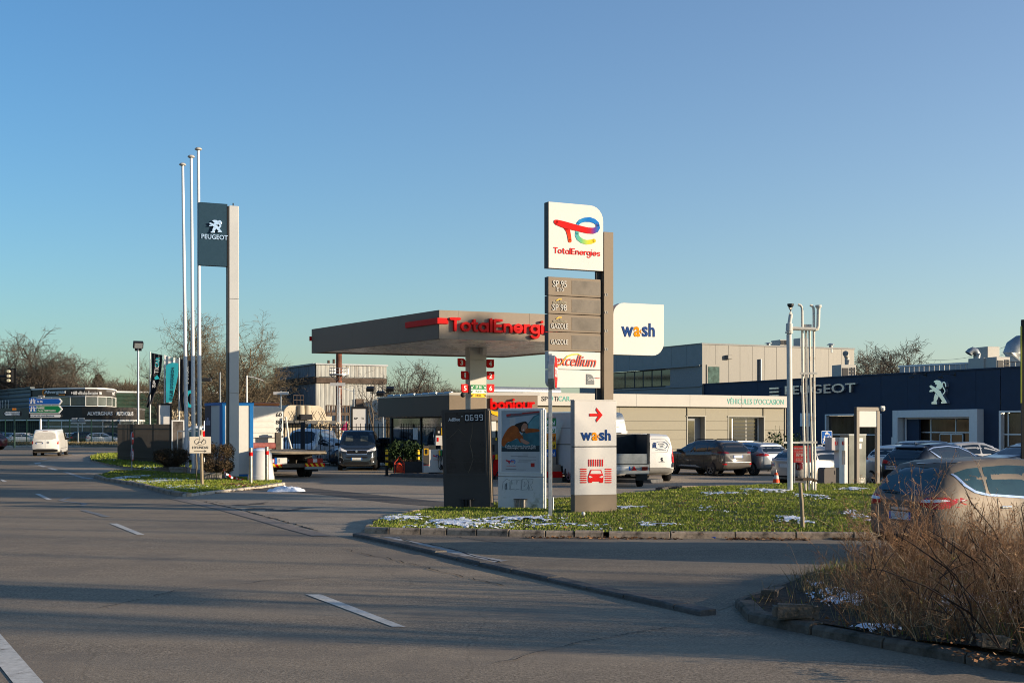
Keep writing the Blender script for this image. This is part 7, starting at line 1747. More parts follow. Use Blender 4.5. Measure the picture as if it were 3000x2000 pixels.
pr('forearm', [(840,560),(880,545),(905,575),(895,605),(870,615)], (.26,.06,.012), 8, 1); pr('hand', [(875,570),(910,585),(960,610),(962,620),(935,632),(900,620),(872,598)], (.36,.19,.13), 9, 1); pr('smile', [(893,494),(912,486),(908,500),(898,505)], (.55,.50,.47), 8, 1)
lettering("L'offre Wash avec la carte Club", po, WHITE, PP(728,0)[0], PP(1020,0)[0], PP(0,655)[1], PP(0,636)[1], -.0112, .0006); lettering("TotalEnergies, c'est du propre !", po, WHITE, PP(728,0)[0], PP(1022,0)[0], PP(0,675)[1], PP(0,657)[1], -.0112, .0006, bold=.006)
pr('logo_red', [(730,772),(775,782),(815,786),(812,795),(768,793),(772,812),(762,812),(755,792),(732,785)], (.42,.03,.04), 3, 1); mb = MB(); c = PP(800,790); mb.ring(c[0],c[1],.068,.055,.02,-.0065,-.004,-60,200); mb.build('poster_logo_blue', BLU, po)
lettering('TotalEnergies', po, RED, PP(730,0)[0], PP(828,0)[0], PP(0,838)[1], PP(0,825)[1], -.0045, .0006); pr('red_square', [(973,802),(1010,802),(1010,838),(973,838)], (.40,.02,.015), 2, 0)
for y, a, b in ((722,895,950),(738,780,945),(742,850,1025),(770,858,1025),(779,858,978),(795,845,950),(857,730,835),(862,730,930)): pr('small_print', [(a,y),(b,y),(b,y+4),(a,y+4)], (.16,.17,.18), 2, 0)
# graffiti tag on the lower half
mb = MB(); GZ = lambda x, y: (w*(x-650)/(1095-650), z(1100+y/3.137))
for pts in ([(690,1055),(700,980),(735,950),(770,965),(765,1045),(740,1050),(738,985),(720,1000),(715,1050),(690,1055)], [(770,1050),(785,960),(830,955),(835,1000),(845,960),(880,955),(875,1050),(845,1040),(820,1050),(800,1040),(770,1050)], [(880,1050),(890,950),(930,945),(955,990),(935,1045),(880,1050)], [(905,1020),(910,975),(930,990),(905,1020)], [(950,1050),(955,945),(995,950),(990,985),(970,1000),(990,1050),(965,1055),(958,1020)]):
    mb.ribbon([GZ(*p) for p in pts], .011, -.0035, -.001)
mb.build('graffiti', mat('faded_graffiti', (.22,.25,.26), .7, var=.3, scale=30), rt)
for k in range(3):
    mb = MB(); x = w*.405+.10*k
    for j in range(9): mb.cyl((x,-.04,.12+.022*j),(x,-.04,.137+.022*j),.036,n=12)
    mb.build('spring_coil', mat('rusty_spring', (.30,.27,.24), .5, metal=.4, var=.3, scale=30), rt)
MB().box(w*.36,w*.65,-.085,-.001,.325,.335).build('spring_cage', DARK, rt)

# --- bent stop sign seen from its edge
p = G(1612,1512,.1); rt = thing('stop_sign', 'red stop sign on a galvanised post seen almost from its edge, beside the ad panel', 'road sign', p, R(0))
zt = 2.1+(1250-1058)*29.5/F; MB().box(-.042,.042,-.02,.02,-.15,zt).build('post', GALV, rt, bevel=.006)
zc = CZ+(H0-1110)*29.5/F; oc = [(.40*math.cos(R(22.5+45*k)), .40*math.sin(R(22.5+45*k))) for k in range(8)]
mb = MB(); mb.M = Matrix.Translation((.05,.0,zc)) @ Matrix.Rotation(R(83),4,'Z'); mb.prism(oc,-.07,.07); mb.build('casing', GALV, rt, bevel=.01)
mb = MB(); mb.M = Matrix.Translation((.05,.0,zc)) @ Matrix.Rotation(R(83),4,'Z'); mb.prism([(x*.93,y_*.93) for x, y_ in oc],-.084,-.071); f_ = mb.build('face', RED, rt)
o = lettering('STOP', f_, WHITE, -.30,.30,-.11,.11,0,.006,bold=.02); o.matrix_local = Matrix.Translation((.05,.0,zc)) @ Matrix.Rotation(R(83),4,'Z') @ Matrix.Translation((0,-.085,0))
MB().box(-.06,.06,-.03,.06,zc-.25,zc-.19).build('clamp', GALV, rt); MB().box(-.06,.06,-.03,.06,zc+.19,zc+.25).build('clamp', GALV, rt)

# --- canopy
Cc = XY(1286,47); FL_ = XY(914,56.3); FR_ = XY(1472,60); NR = Cc + FR_ - FL_
zb, zt = 5.375, 6.445
rt = thing('fuel_canopy', 'fuel station canopy with taupe fascia, red stripe and big red letters, on a pale column', 'canopy', (Cc.x, Cc.y, 0))
def loc_fr(o, fr): o.location = (fr.o.x-Cc.x, fr.o.y-Cc.y, 0); o.rotation_euler = (0,0,fr.a); return o
f1 = Frame(FL_, Cc); f2 = Frame(Cc, NR); L1 = (Cc-FL_).length; L2 = (NR-Cc).length
e1 = [0, L1*.36, L1*.72, L1]; e2 = [0, L2*.085, L2*.40, L2*.72, L2]
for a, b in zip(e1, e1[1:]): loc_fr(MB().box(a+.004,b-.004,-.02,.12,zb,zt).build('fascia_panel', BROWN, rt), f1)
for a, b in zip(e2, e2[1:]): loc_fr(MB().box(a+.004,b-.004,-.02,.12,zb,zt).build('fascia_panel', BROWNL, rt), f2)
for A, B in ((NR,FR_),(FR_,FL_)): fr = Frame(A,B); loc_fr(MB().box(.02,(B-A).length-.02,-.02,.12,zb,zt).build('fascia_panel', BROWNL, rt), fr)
rel = [tuple(p-Cc) for p in (Cc, NR, FR_, FL_)]; cen = sum((Vector(p) for p in rel), Vector((0,0)))/4
ins = [tuple(Vector(p).lerp(cen, .03)) for p in rel]
MB().slab(ins, zt-.25, zt-.15).build('roof', ROOFM, rt)
SOF = mat('soffit_strip', (.80,.78,.72), .28, metal=.35, var=.10, scale=1.2); k = 34
i0, i1, i2, i3 = [Vector(p) for p in ins]
for j in range(k):
    a, b = (j+.04)/k, (j+.96)/k; mb = MB(); pts = [i0.lerp(i3,a), i1.lerp(i2,a), i1.lerp(i2,b), i0.lerp(i3,b)]
    mb.slab([tuple(p) for p in pts], zb+.05+.012*(j % 2), zb+.09); mb.build('soffit_strip', SOF, rt)
mb = MB(); mb.slab(ins, zb+.10, zb+.13); mb.build('soffit_deck', GREY, rt)
s0, s1 = f1.u(1194), L1; zsa, zsb = f1.z(1240,941.5), f1.z(1240,963)
za_, zb__ = 5.93, 6.13
loc_fr(MB().box(f1.u(1193),L1+.05,-.09,-.022,za_,zb__+.02).build('red_stripe', RED, rt), f1); u_ = f2.u(1311); loc_fr(MB().box(-.09,u_,-.09,-.022,za_,zb__+.02).build('red_stripe', RED, rt), f2)
o = stroke_text('TotalEnergies', rt, mat('red_letters',(.66,.004,.004),.4,spec=.15), f2.u(1316), f2.u(1641), 5.665, .36, -.022, .14, .27); loc_fr(o, f2)
fb_ = Frame(FR_, FL_); loc_fr(MB().box(fb_.u(925),fb_.u(914)+.1,-.09,-.022,za_,zb__).build('red_stripe', RED, rt), fb_)
cp = XY(1395,53.2); cf = Frame(XY(1377,52.8), ang=R(27)); 
COLM = mat('column_cream', (.50,.48,.43), .45, var=.05, scale=1.5)
w = cf.u(1425); co = MB().box(0,w,0,.46,zb-.45,zb+.05).build('column_head', COLM, rt); loc_fr(co, cf); zl = cf.z(1400,1127)
loc_fr(MB().box(0,w,0,.46,0,zb-.46).build('column', COLM, rt, bevel=.01), cf)
loc_fr(MB().box(.03,w-.03,-.015,-.002,1.0,cf.z(1400,1164)).build('lower_cover', TAUPE, rt), cf)
for py0, py1, m, t, tm in ((1127.5,1140,GRN,'SP 98',WHITE),(1140.5,1151.5,WHITE,'95-E10',GRN),(1152,1163,YEL,'DIESEL',INK)):
    a = cf.uz(1381,py1,-.01); b = cf.uz(1423,py0,-.01); pn = loc_fr(MB().box(.04,w-.04,-.03,-.016,a[1],b[1]).build('fuel_plate', m, rt), cf)
    h_ = b[1]-a[1]; zc = (a[1]+b[1])/2; lettering(t, pn, tm, w*.32,w*.68,zc-h_*.28,zc+h_*.28,-.031,.004,bold=.01)
    for sx in (-1,1):
        x = w*.5+sx*w*.37; mb = MB(); d = .045; mb.ribbon([(x-sx*d,zc+d),(x+sx*d*.8,zc-d*.8)],.022,-.036,-.031); mb.ribbon([(x+sx*d,zc+d*.3),(x+sx*d,zc-d),(x-sx*d*.3,zc-d)],.02,-.037,-.031); mb.build('arrow', tm, pn)
for t, px, py, s_ in (('3',1341,1050,0),('1',1351,1087,0),('5',1351,1125,0),('4',1425,1053,1),('2',1426,1088,1),('6',1426,1125,1)):
    a = cf.uz(px,py+24,.1); b = cf.uz(px+(22 if px < 1400 else 22),py,.1)
    b = (a[0]+ .34, b[1]); o = loc_fr(MB().prism(rr(a[0],b[0],a[1],b[1],tr=.12 if not s_ else 0,bl=.10,br=.10 if s_ else 0),.06,.13).build('number_tag', RED, rt), cf)
    lettering(t, o, WHITE, a[0]+(.10 if t != '1' else .13),a[0]+(.23 if t != '1' else .20),a[1]+.07,b[1]-.07,.058,.006,bold=.02)
a = cf.uz(1413,1030,-.1); loc_fr(MB().box(a[0]-.10,a[0]+.10,-.35,-.05,a[1]-.12,a[1]+.16).build('floodlight', SIGNW, rt, bevel=.03), cf)
a = cf.uz(1357,1156); mb = MB(); mb.ball((-.28,.1,a[1]),.11,10,8); mb.box(-.28,-.0,.07,.13,a[1]+.05,a[1]+.10); loc_fr(mb.build('camera_dome', DARK, rt, smooth=True), cf)

# --- shop
C = XY(1316,60); sl_ = Frame(XY(1109,67), C); sr = Frame(C, XY(1575,60.9)); rt = thing('station_shop', 'low station shop with dark glass, taupe fascia and red letters', 'building', (C.x, C.y, 0))
def put2(o, fr): o.location = (fr.o.x-C.x, fr.o.y-C.y, 0); o.rotation_euler = (0,0,fr.a); return o
zt = CZ+(H0-1157)*60/F; zb = CZ+(H0-1218)*60/F; La = (C-sl_.o).length; Lb = (XY(1575,60.9)-C).length
FASD = mat('shaded_shop_fascia', (.068,.058,.050), .5, var=.06)  # darker than the front fascia: left face's shade put into the colour
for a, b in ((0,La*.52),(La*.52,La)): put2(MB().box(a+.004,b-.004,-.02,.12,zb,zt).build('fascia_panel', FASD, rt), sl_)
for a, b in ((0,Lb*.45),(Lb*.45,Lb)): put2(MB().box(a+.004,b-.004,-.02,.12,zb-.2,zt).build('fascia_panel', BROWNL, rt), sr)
put2(MB().box(-.1,La,-.05,.25,zt+.002,zt+.07).build('roof_edge', GALV, rt), sl_); put2(MB().box(.0,Lb+.1,-.05,.3,zt+.003,zt+.13).build('roof_edge', SIGNW, rt), sr)
mb = MB(); pa = [Vector((0,0)), sr.d*Lb, sr.d*Lb+Vector((-.6,9)), Vector((sl_.o-C))+Vector((.3,6)), sl_.o-C]
ctr = sum(pa, Vector((0,0)))/len(pa); mb.slab([tuple(p.lerp(ctr,.04)) for p in pa], zt-.3, zt-.2); mb.build('roof', ROOFM, rt)
g = random.Random(9); mb = MB(); 
for k in range(9): mb.cyl((La*.10+k*La*.10,.2,zt+.11),(La*.10+k*La*.10+La*.09,.2,zt+.11),g.uniform(.05,.09),n=8)
put2(mb.build('roof_sheeting', GALV, rt, kind='stuff'), sl_)
wu0 = sl_.u(1150,.7); xs = [wu0, sl_.u(1235,.7), La-.3]
for a, b in zip(xs, xs[1:]):
    f_ = MB(); f_.box(a,a+.08,.62,.75,.05,zb); f_.box(b-.05,b,.62,.75,.05,zb); f_.box(a+.08,b-.05,.62,.75,zb-.08,zb); f_.box(a+.08,b-.05,.62,.75,.02,.12); o = put2(f_.build('window', DARK, rt), sl_)
    MB().box(a+.08,b-.05,.67,.69,.12,zb-.08).build('pane', mat('shop_pane', (.020,.024,.026), .03, var=.8, scale=.9, spec=.9, stretch=(1,1,1)), o)
    if a == wu0:
        mb = MB()
        for k in range(10): mb.box(a+.1,b-.7,.655,.668,.55+.075*k,.59+.075*k)
        mb.build('frosted_stripes', mat('frosted_film',(.25,.32,.40),.5), o); MB().box(b-.9,b-.35,.655,.668,1.45,2.05).build('notice', WHITE, o)
put2(MB().box(wu0-.1,La,1.8,1.9,0,zb).build('inner_wall', mat('shop_interior',(.10,.09,.08),.8,var=.6,scale=1.2), rt), sl_); put2(MB().box(wu0-.15,wu0-.01,.6,5,0,zb).build('end_wall', FASD, rt), sl_)
put2(MB().box(-.35,Lb,.3,.45,0,zb-.201).build('front_wall', mat('shop_front',(.25,.22,.18),.5,var=.08), rt), sr)
za_ = sr.z(1500,1199); put2(stroke_text('bonjour',rt,MATS['red_letters'],sr.u(1435),sr.u(1562),za_,.36,-.022,.16,.30), sr)
mb = MB(); pts = [sr.uz(x,y,-.03) for x,y in ((1434,1203),(1446,1209),(1460,1213),(1480,1214),(1500,1211),(1520,1204))]; mb.ribbon(pts,[.10,.16,.2,.2,.16,.08],-.05,-.022); put2(mb.build('smile_emblem', YEL, rt), sr)
put2(MB().box(sr.u(1435),sr.u(1449),-.0-.35,.29,zb-1.15,zb-.25).build('white_cabinet', WHITE, rt), sr)

# --- pump island with pumps
pi_ = Frame(G(1142,1396), G(1300,1400)); rt = thing('pump_island', 'grey kerbed pump island beside the station shop', 'island', pi_.loc, pi_.a)
MB().prism([(0,0),(6.2,0),(6.2,.14),(.06,.14),(0,.08)],-.02,1.1).build('kerb_block', mat('island_concrete',(.10,.10,.10),.9,var=.2), rt, bevel=.02)
MB().box(6.25,12,.1,1.2,0,.13).build('kerb_block', MATS['island_concrete'], rt)
z = lambda py, Y: CZ+(H0-py)*Y/F
def on(px, Y, name, label, cat, yaw=R(10)): p = XY(px, Y); return thing(name, label, cat, (p.x,p.y,0), yaw)
def PW(a, b, Y): return (b-a)*Y/F
rt = on(1241,53.2,'fuel_pump','white fuel pump with a logo and yellow screen beside the shop planter','fuel pump'); wq = PW(1241,1298,53.2)
MB().box(0,wq,0,.55,.16,z(1316,53.2)).build('cabinet', SIGNW, rt, bevel=.02); MB().box(-.01,.24,-.012,-.001,z(1360,53.2),z(1305,53.2)).build('side_cover', TAUPED, rt); MB().box(-.01,.24,-.014,-.001,z(1361,53.2)-.03,z(1361,53.2)).build('red_trim', RED, rt)
s_ = MB().box(.01,.20,-.02,-.0125,z(1332,53.2),z(1313,53.2)).build('screen_frame', YEL, rt); MB().box(.04,.17,-.024,-.0205,z(1330,53.2),z(1315,53.2)).build('screen', BLACK, s_)
MB().box(.24,.52,.05,.5,z(1316,53.2),z(1304,53.2)).build('top_box', mat('tan_box',(.38,.28,.17),.5), rt)
mb = MB(); mb.ribbon([(.42,z(1334,53.2)),(.56,z(1337,53.2))],.05,-.012,-.001); mb.build('logo_red', RED, rt); MB().ring(.57,z(1336,53.2),.07,.07,.03,-.014,-.001,-40,230).build('logo_blue', BLU, rt); lettering('TotalEnergies', rt, RED, .40,.62,z(1348,53.2),z(1344.5,53.2),-.001,.004)
MB().box(.22,wq,-.01,.5,.14,.19).build('plinth', BLACK, rt)
for k in range(3):
    x = wq-.16+.07*k; mb = MB(); mb.tube([(x,-.06,z(1322,53.2)),(x-.05,-.14,z(1345,53.2)),(x-.03,-.16,z(1368,53.2)),(x+.05,-.12,z(1376,53.2)),(x+.1,-.06,z(1360,53.2))],.022,6); mb.build('hose', BLACK, rt)
    MB().box(x-.03,x+.03,-.12,-.02,z(1334,53.2),z(1318,53.2)).build('nozzle', (YEL,GRN,BLACK)[k], rt)
rt = on(1277,54.2,'fuel_pump','tall grey fuel pump column with a red notice, half behind the dark price board','fuel pump'); wq = PW(1277,1297,54.2)
MB().box(0,.55,0,.5,.14,z(1318,54.2)).build('cabinet', GREY, rt); MB().box(0,wq+.2,0,.4,z(1304,54.2),z(1275,54.2)).build('notice_panel', SIGNW, rt); MB().box(.04,.12,-.01,-.001,z(1293,54.2),z(1281,54.2)).build('red_notice', RED, rt)
MB().box(0,wq+.2,-.02,.4,z(1275,54.2),z(1248,54.2)).build('display_head', BLACK, rt, bevel=.02); MB().box(.08,.16,-.03,-.021,z(1268,54.2),z(1262,54.2)).build('card_reader', SIGNW, rt); MB().box(.24,.30,-.03,-.021,z(1274,54.2),z(1252,54.2)).build('yellow_strip', YEL, rt)
mb = MB(); mb.tube([(-.02,.1,z(1255,54.2)),(-.10,.05,z(1275,54.2)),(-.06,.05,z(1300,54.2))],.02,6); mb.build('hose', mat('pale_hose',(.25,.30,.34),.5), rt)
rt = on(1437,50.5,'fuel_pump',"red fronted fuel pump seen between the dark price board and the ad panel",'fuel pump',0); wq = PW(1437,1460,50.5)
MB().box(0,.8,0,.5,.14,z(1332,50.5)).build('cabinet', RED, rt); MB().box(0,.8,.05,.45,z(1332,50.5),z(1262,50.5)).build('display_head', mat('pump_grey',(.10,.10,.095),.5), rt); MB().box(.02,.30,-.0,.049,z(1282,50.5),z(1262,50.5)).build('price_display', mat('price_lcd',(.30,.31,.27),.4), rt)
MB().box(.04,.16,.02,.049,z(1322,50.5),z(1302,50.5)).build('screen', BLACK, rt); MB().box(.20,.26,.0,.049,z(1290,50.5),z(1260,50.5)).build('yellow_strip', YEL, rt); MB().box(0,.8,-.02,.5,.0,.139).build('plinth', BLACK, rt)
mb = MB(); mb.tube([(.24,-.05,z(1332,50.5)),(.10,-.12,z(1350,50.5)),(.08,-.14,z(1385,50.5)),(.18,-.1,z(1398,50.5)),(.30,-.05,z(1380,50.5))],.025,6); mb.build('hose', BLACK, rt); MB().box(.20,.28,-.1,-.0,z(1345,50.5),z(1330,50.5)).build('nozzle', YEL, rt)
# fuel list pillar
rt = on(1573,48.0,'fuel_list_pillar','low tan pillar with five coloured fuel plates behind the ad panel','sign pillar',R(8)); wq = PW(1573,1630,48)
MB().box(0,wq,0,.4,z(1360,48),z(1222,48)).build('pillar', mat('tan_pillar',(.27,.22,.17),.5,var=.06), rt); b_ = MB().box(-.2,wq+.22,-.12,.6,0,z(1360,48)).build('base', mat('base_concrete',(.26,.21,.16),.85,var=.2,scale=3), rt); MB().box(-.21,wq+.23,-.14,-.121,z(1398,48),z(1380,48)).build('red_band', RED, b_)
for (p_, q_), m, t, tm in zip(((1225,1247),(1248,1269),(1270,1292),(1293,1315),(1316,1338)), (GRN,WHITE,ORG,YEL,BLU), ('98','95-E10','DIESEL','DIESEL','AdBlue'), (WHITE,GRN,INK,INK,WHITE)):
    pn = MB().box(.02,wq-.01,-.02,-.002,z(q_,48)+.01,z(p_,48)).build('fuel_plate', m, rt); zc = (z(q_,48)+z(p_,48))/2; lettering(t, pn, tm, .08,wq-.30,zc-.08,zc+.08,-.021,.005,bold=.01)
    x = wq-.15; mb = MB(); mb.ribbon([(x-.08,zc+.09),(x+.06,zc-.06)],.03,-.028,-.021); mb.ribbon([(x+.08,zc+.03),(x+.08,zc-.09),(x-.04,zc-.09)],.03,-.03,-.021); mb.build('arrow', tm, pn)
# planter with shrubs on the island
rt = on(1152,54.0,'island_planter','long dark planter box on the pump island in front of the shop window','planter',R(3)); L = PW(1152,1241,54)
mb = MB()
for a in ((0,L,0,.05),(0,L,.85,.9),(0,.05,.05,.85),(L-.05,L,.05,.85)): mb.box(a[0],a[1],a[2],a[3],.141,.62)
mb.build('tub', mat('planter_plastic',(.035,.036,.040),.5,var=.2), rt); MB().box(.05,L-.05,.05,.85,.2,.52).build('earth', SOIL, rt)
rt = on(1178,58,'shrub','dark green shrub in front of the shop window, left of its twin','shrub'); bush_leaves('foliage', rt, (0,0,.75), .75,.5,.72, 3500, BUSHG, 21, .05,.3,.3); bush_twigs('branches', rt, 0,.6,.4,1.2,40,TWIG,2,.012)
rt = on(1222,58,'shrub','dark green shrub in front of the shop window, right of its twin','shrub'); bush_leaves('foliage', rt, (0,0,.65), .60,.5,.62, 3000, BUSHG, 22, .05,.3,.3); bush_twigs('branches', rt, 0,.5,.4,1.0,40,TWIG,4,.012)
rt = on(1215,54.3,'low_plants','low purple and green winter plants in the dark planter box','plant'); bush_leaves('foliage', rt, (-.5,.4,.58), .75,.3,.12, 700, BUSHM, 23, .04,.3,.1)
rt = on(1170,53.5,'hand_trolley','bright orange-red hand trolley with a tied hose, standing on the pump island','trolley',R(10)); TR = mat('trolley_orange',(.65,.06,.02),.5,var=.1); z0 = .14
mb = MB(); mb.tube([(-.2,0,z0),(-.2,.0,z0+.45),(-.08,0,z0+.58),(.0,0,z0+.72),(.08,0,z0+.58),(.2,0,z0+.45),(.2,0,z0)],.02,6); mb.tube([(-.2,0,z0+.40),(.2,0,z0+.40)],.015,5); mb.tube([(-.2,0,z0+.08),(.2,0,z0+.08)],.015,5); mb.build('frame', TR, rt)
mb = MB(); g = random.Random(4)
for k in range(5): mb.tube([(.12*math.cos(6.283*j/12)+g.uniform(-.01,.01),-.03-.012*k,z0+.24+(.20-.015*k)*math.sin(6.283*j/12)) for j in range(13)],.018,5)
mb.build('hose_coil', TR, rt); MB().box(-.14,.14,-.02,.04,z0+.02,z0+.34).build('body', TR, rt, bevel=.04)
def hazard_post(px, Y, label, h):
    rt = on(px, Y, 'hazard_bollard', label, 'bollard', 0); rt['group'] = 'striped bollards at the pump island'; MB().cyl((0,0,0),(0,0,h),.062,n=14).build('post', BLACK, rt, smooth=True); MB().cyl((0,0,0),(0,0,.04),.16,.10,14).build('base_plate', BLACK, rt)
    for k in range(5):
        if k % 2 == 0: MB().cyl((0,0,h*.42+k*h*.11),(0,0,h*.42+(k+1)*h*.11),.065,n=14).build('yellow_band', YEL, rt, smooth=True)
    MB().ball((0,0,h),.062).build('cap', YEL, rt)
hazard_post(1133,54.0,'black and yellow striped bollard standing on the forecourt left of the pump island',1.08); hazard_post(1225,55.2,'black and yellow striped bollard between the planter box and the white fuel pump',1.05)

# --- railing and gate behind the forecourt
rt = thing('railing', 'black picket railing running behind the tow truck, the dark van and up to the shop', 'fence', (*XY(800,66.5),0)); ff = Frame(XY(800,66.5), XY(1155,66.5)); L = ff.u(1155); ga, gb = ff.u(810), ff.u(893)
pk = MB().box(-.016,.016,-.016,.016,.05,2.28).build('picket', BLACK, rt); x = gb+.12; k = 0
while x < L:
    if k: o = pk.copy(); COL.objects.link(o)
    else: o = pk
    o.location = (x,0,0); x += .235; k += 1
for zq in (.22,2.05): MB().box(gb,L,-.02,.02,zq,zq+.05).build('rail', BLACK, rt)
for q_ in (gb+3.4, gb+6.8): MB().box(q_-.04,q_+.04,-.05,.05,0,2.25).build('fence_post', BLACK, rt)
gt = thing('railing_gate', 'dark framed picket gate between the tow truck cab and the railing', 'gate', rt.location)
for x_, w_ in ((ga,.05),(gb-.22,.22),): MB().box(x_,x_+w_,-.05,.05,0,2.35).build('gate_post', mat('gate_blue',(.018,.026,.036),.5), gt)
for zq in (.15,2.25): MB().box(ga,gb-.22,-.03,.03,zq,zq+.06).build('gate_rail', BLACK, gt)
n_ = 9; o0 = None
for k in range(1,n_):
    o = MB().box(-.02,.02,-.02,.02,.21,2.25).build('gate_bar', BLACK, gt) if o0 is None else o0.copy()
    if o0 is not None: COL.objects.link(o)
    else: o0 = o
    o.location = (ga+(gb-.22-ga)*k/n_,0,0)
# SP Ti board
rt = on(1029,75,'framed_board','black framed white board with the letters SP and Ti behind the railing','sign',R(12)); wq = PW(1029,1078,75); MB().box(0,.09,0,.12,0,z(1191,75)).build('frame', BLACK, rt); MB().box(wq-.09,wq,0,.12,0,z(1191,75)).build('frame', BLACK, rt); MB().box(.09,wq-.09,0,.12,z(1191,75)-.12,z(1191,75)).build('frame', BLACK, rt)
MB().box(.09,wq-.09,.03,.09,.4,z(1191,75)-.12).build('board', SIGNW, rt); lettering('SP', rt, INK, .18,.40,z(1228,75),z(1222,75),.029,.01,bold=.02); lettering('Ti', rt, INK, .60,.74,z(1228,75),z(1222,75),.029,.01,bold=.02)
def pennant(px, Y, py0, py1, m, label):
    rt = on(px,Y,'pennant',label,'flag',0); MB().cyl((0,0,0),(0,0,z(py0,Y)),.02,n=6).build('pole', WHITE, rt); mb = MB(); h0,h1 = z(py1,Y),z(py0,Y); mb.prism([(-.28,h0),(.12,h0-.1),(.10,h1)],-.015,.015); mb.build('cloth', m, rt)
pennant(905,72,1238,1262,mat('sky_cloth',(.05,.28,.42),.7),'small sky blue pennant behind the gate'); pennant(1011,78,1233,1258,mat('pink_cloth',(.45,.01,.10),.7),'small pink pennant just left of the framed white board')

# --- lamp posts
def lamp_post(px, Y, py, label, kind=0):
    rt = on(px,Y,'lamp_post' if kind != 2 else 'flag_mast',label,'lamp post' if kind != 2 else 'mast',0); h = z(py,Y); MB().cyl((0,0,0),(0,0,h),.075,.045,8).build('pole', GALV if kind != 2 else WHITE, rt, smooth=True)
    if kind == 0: MB().box(-.5,.5,-.05,.05,h-.25,h-.05).build('lamp_head', SIGNW, rt)
    elif kind == 1:
        for sx in (-1,0,1): MB().box(sx*.62-.24,sx*.62+.24,-.22,.22,h-.12+.30*abs(sx),h+.12+.30*abs(sx)).build('lamp_head', BLACK, rt, bevel=.04).rotation_euler = (R(20),0,0)
        MB().box(-.8,.8,-.03,.03,h-.2,h-.14).build('cross_arm', BLACK, rt)
    elif kind == 2:
        MB().tube([(0,0,h-.04),(.5,0,h-.12),(1.05,0,h-.32)],.022,5).build('banner_arm', WHITE, rt)
lamp_post(823,85,1145,'grey lamp post with a short cross lamp left of the cream tank'); lamp_post(1122,80,1142,'lamp post with three black floodlights left of the shop roof',1); lamp_post(989,84,1119,'grey lamp post with a flat black lamp in front of the rusty chimney')
lamp_post(995,90,1135,'white mast with a drooping arm right of the chimney foot',2); lamp_post(1037,90,1138,'thin white mast behind the framed white board',3)
lamp_post(645,78,1090,'thin white mast rising behind the blue edged cabin, left of the totem',3); lamp_post(723,78,1100,'white mast with a drooping arm behind the blue edged cabin, right of the totem',2)
rt = on(405,78,'floodlight_mast','grey mast with a black floodlight left of the feather flags','lamp post',0); h = z(1022,78); MB().cyl((0,0,0),(0,0,h),.085,.06,10).build('pole', GALV, rt, smooth=True)
o = MB().box(-.30,.30,-.12,.16,-.22,.22).build('floodlight', BLACK, rt, bevel=.04); o.location = (0,0,h+.25); o.rotation_euler = (R(25),0,R(25)); q = MB().box(-.24,.24,-.135,-.1205,-.16,.16).build('lens', GALV, o); MB().box(-.2,.2,-.05,.05,h-.12,h+.02).build('bracket', BLACK, rt)
rt = on(580,74,'lamp_post','dark mast with two flat lamps behind the three flagpoles','lamp post',0); h = z(1112,74); MB().cyl((0,0,0),(0,0,h),.07,.06,8).build('pole', DARK, rt)
for sx in (-1,1): MB().box(sx*.45-.34,sx*.45+.34,-.15,.15,h-.10,h+.10).build('lamp_head', DARK, rt, bevel=.04)
rt = on(229,140,'twin_floodlight','short galvanised post with two small grey floodlights in front of the black showroom','lamp post',0); h = z(1237,140); MB().cyl((0,0,0),(0,0,h),.08,n=8).build('pole', GALV, rt)
for sx in (-1,1): MB().box(sx*.4-.3,sx*.4+.3,-.2,.2,h,h+.5).build('lamp_head', GREY, rt, bevel=.06)
MB().box(-.8,.8,-.04,.04,h-.15,h).build('cross_arm', WHITE, rt)
# --- dealer totem
df = Frame(XY(672,50.6), ang=R(24)); rt = thing('dealer_totem', 'tall pale grey totem post carrying a deep blue panel with a chrome lion', 'sign', df.loc, df.a)
TOT = mat('totem_grey', (.43,.43,.42), .4, metal=.15, var=.04, scale=.8); PET = mat('petrol_blue', (.010,.036,.062), .45, var=.05, spec=.2)
zt = z(602,50.6); x1 = df.u(700); 
for a, b in ((-.1,z(1152,50.6)),(z(1152,50.6)+.01,z(875,50.6)),(z(875,50.6)+.01,zt)): MB().box(0,x1,0,.42,a,b).build('post', TOT, rt, bevel=.008)
MB().box(-.06,-.002,.03,.36,.2,zt-.02).build('dark_edge', TAUPED, rt)
pu0 = df.u(582,.1); pz1 = z(600,50.8); pz0 = z(782,50.8); MB().box(pu0,-.062,.06,.34,pz0,pz1).build('panel', PET, rt, bevel=.008)
def dm(p): return (400+ (285+ (p[0]-1302)*.33)/1.426, 400+(349+(p[1]-245)*.20)/1.426, .05)
LM = lambda p: (611+ (p[0]-1302)/203*38, 645+(p[1]-245)/280*38, .05)
lion(df, LM, CHR, rt, -.04, .058, .07); fl(df,'PEUGEOT',rt,CHR,590,690,667,699,.055,.03,bold=.012); MB().cyl((x1*.5,.2,zt),(x1*.5,.2,zt+.14),.025,n=6).build('lifting_eye', DARK, rt)
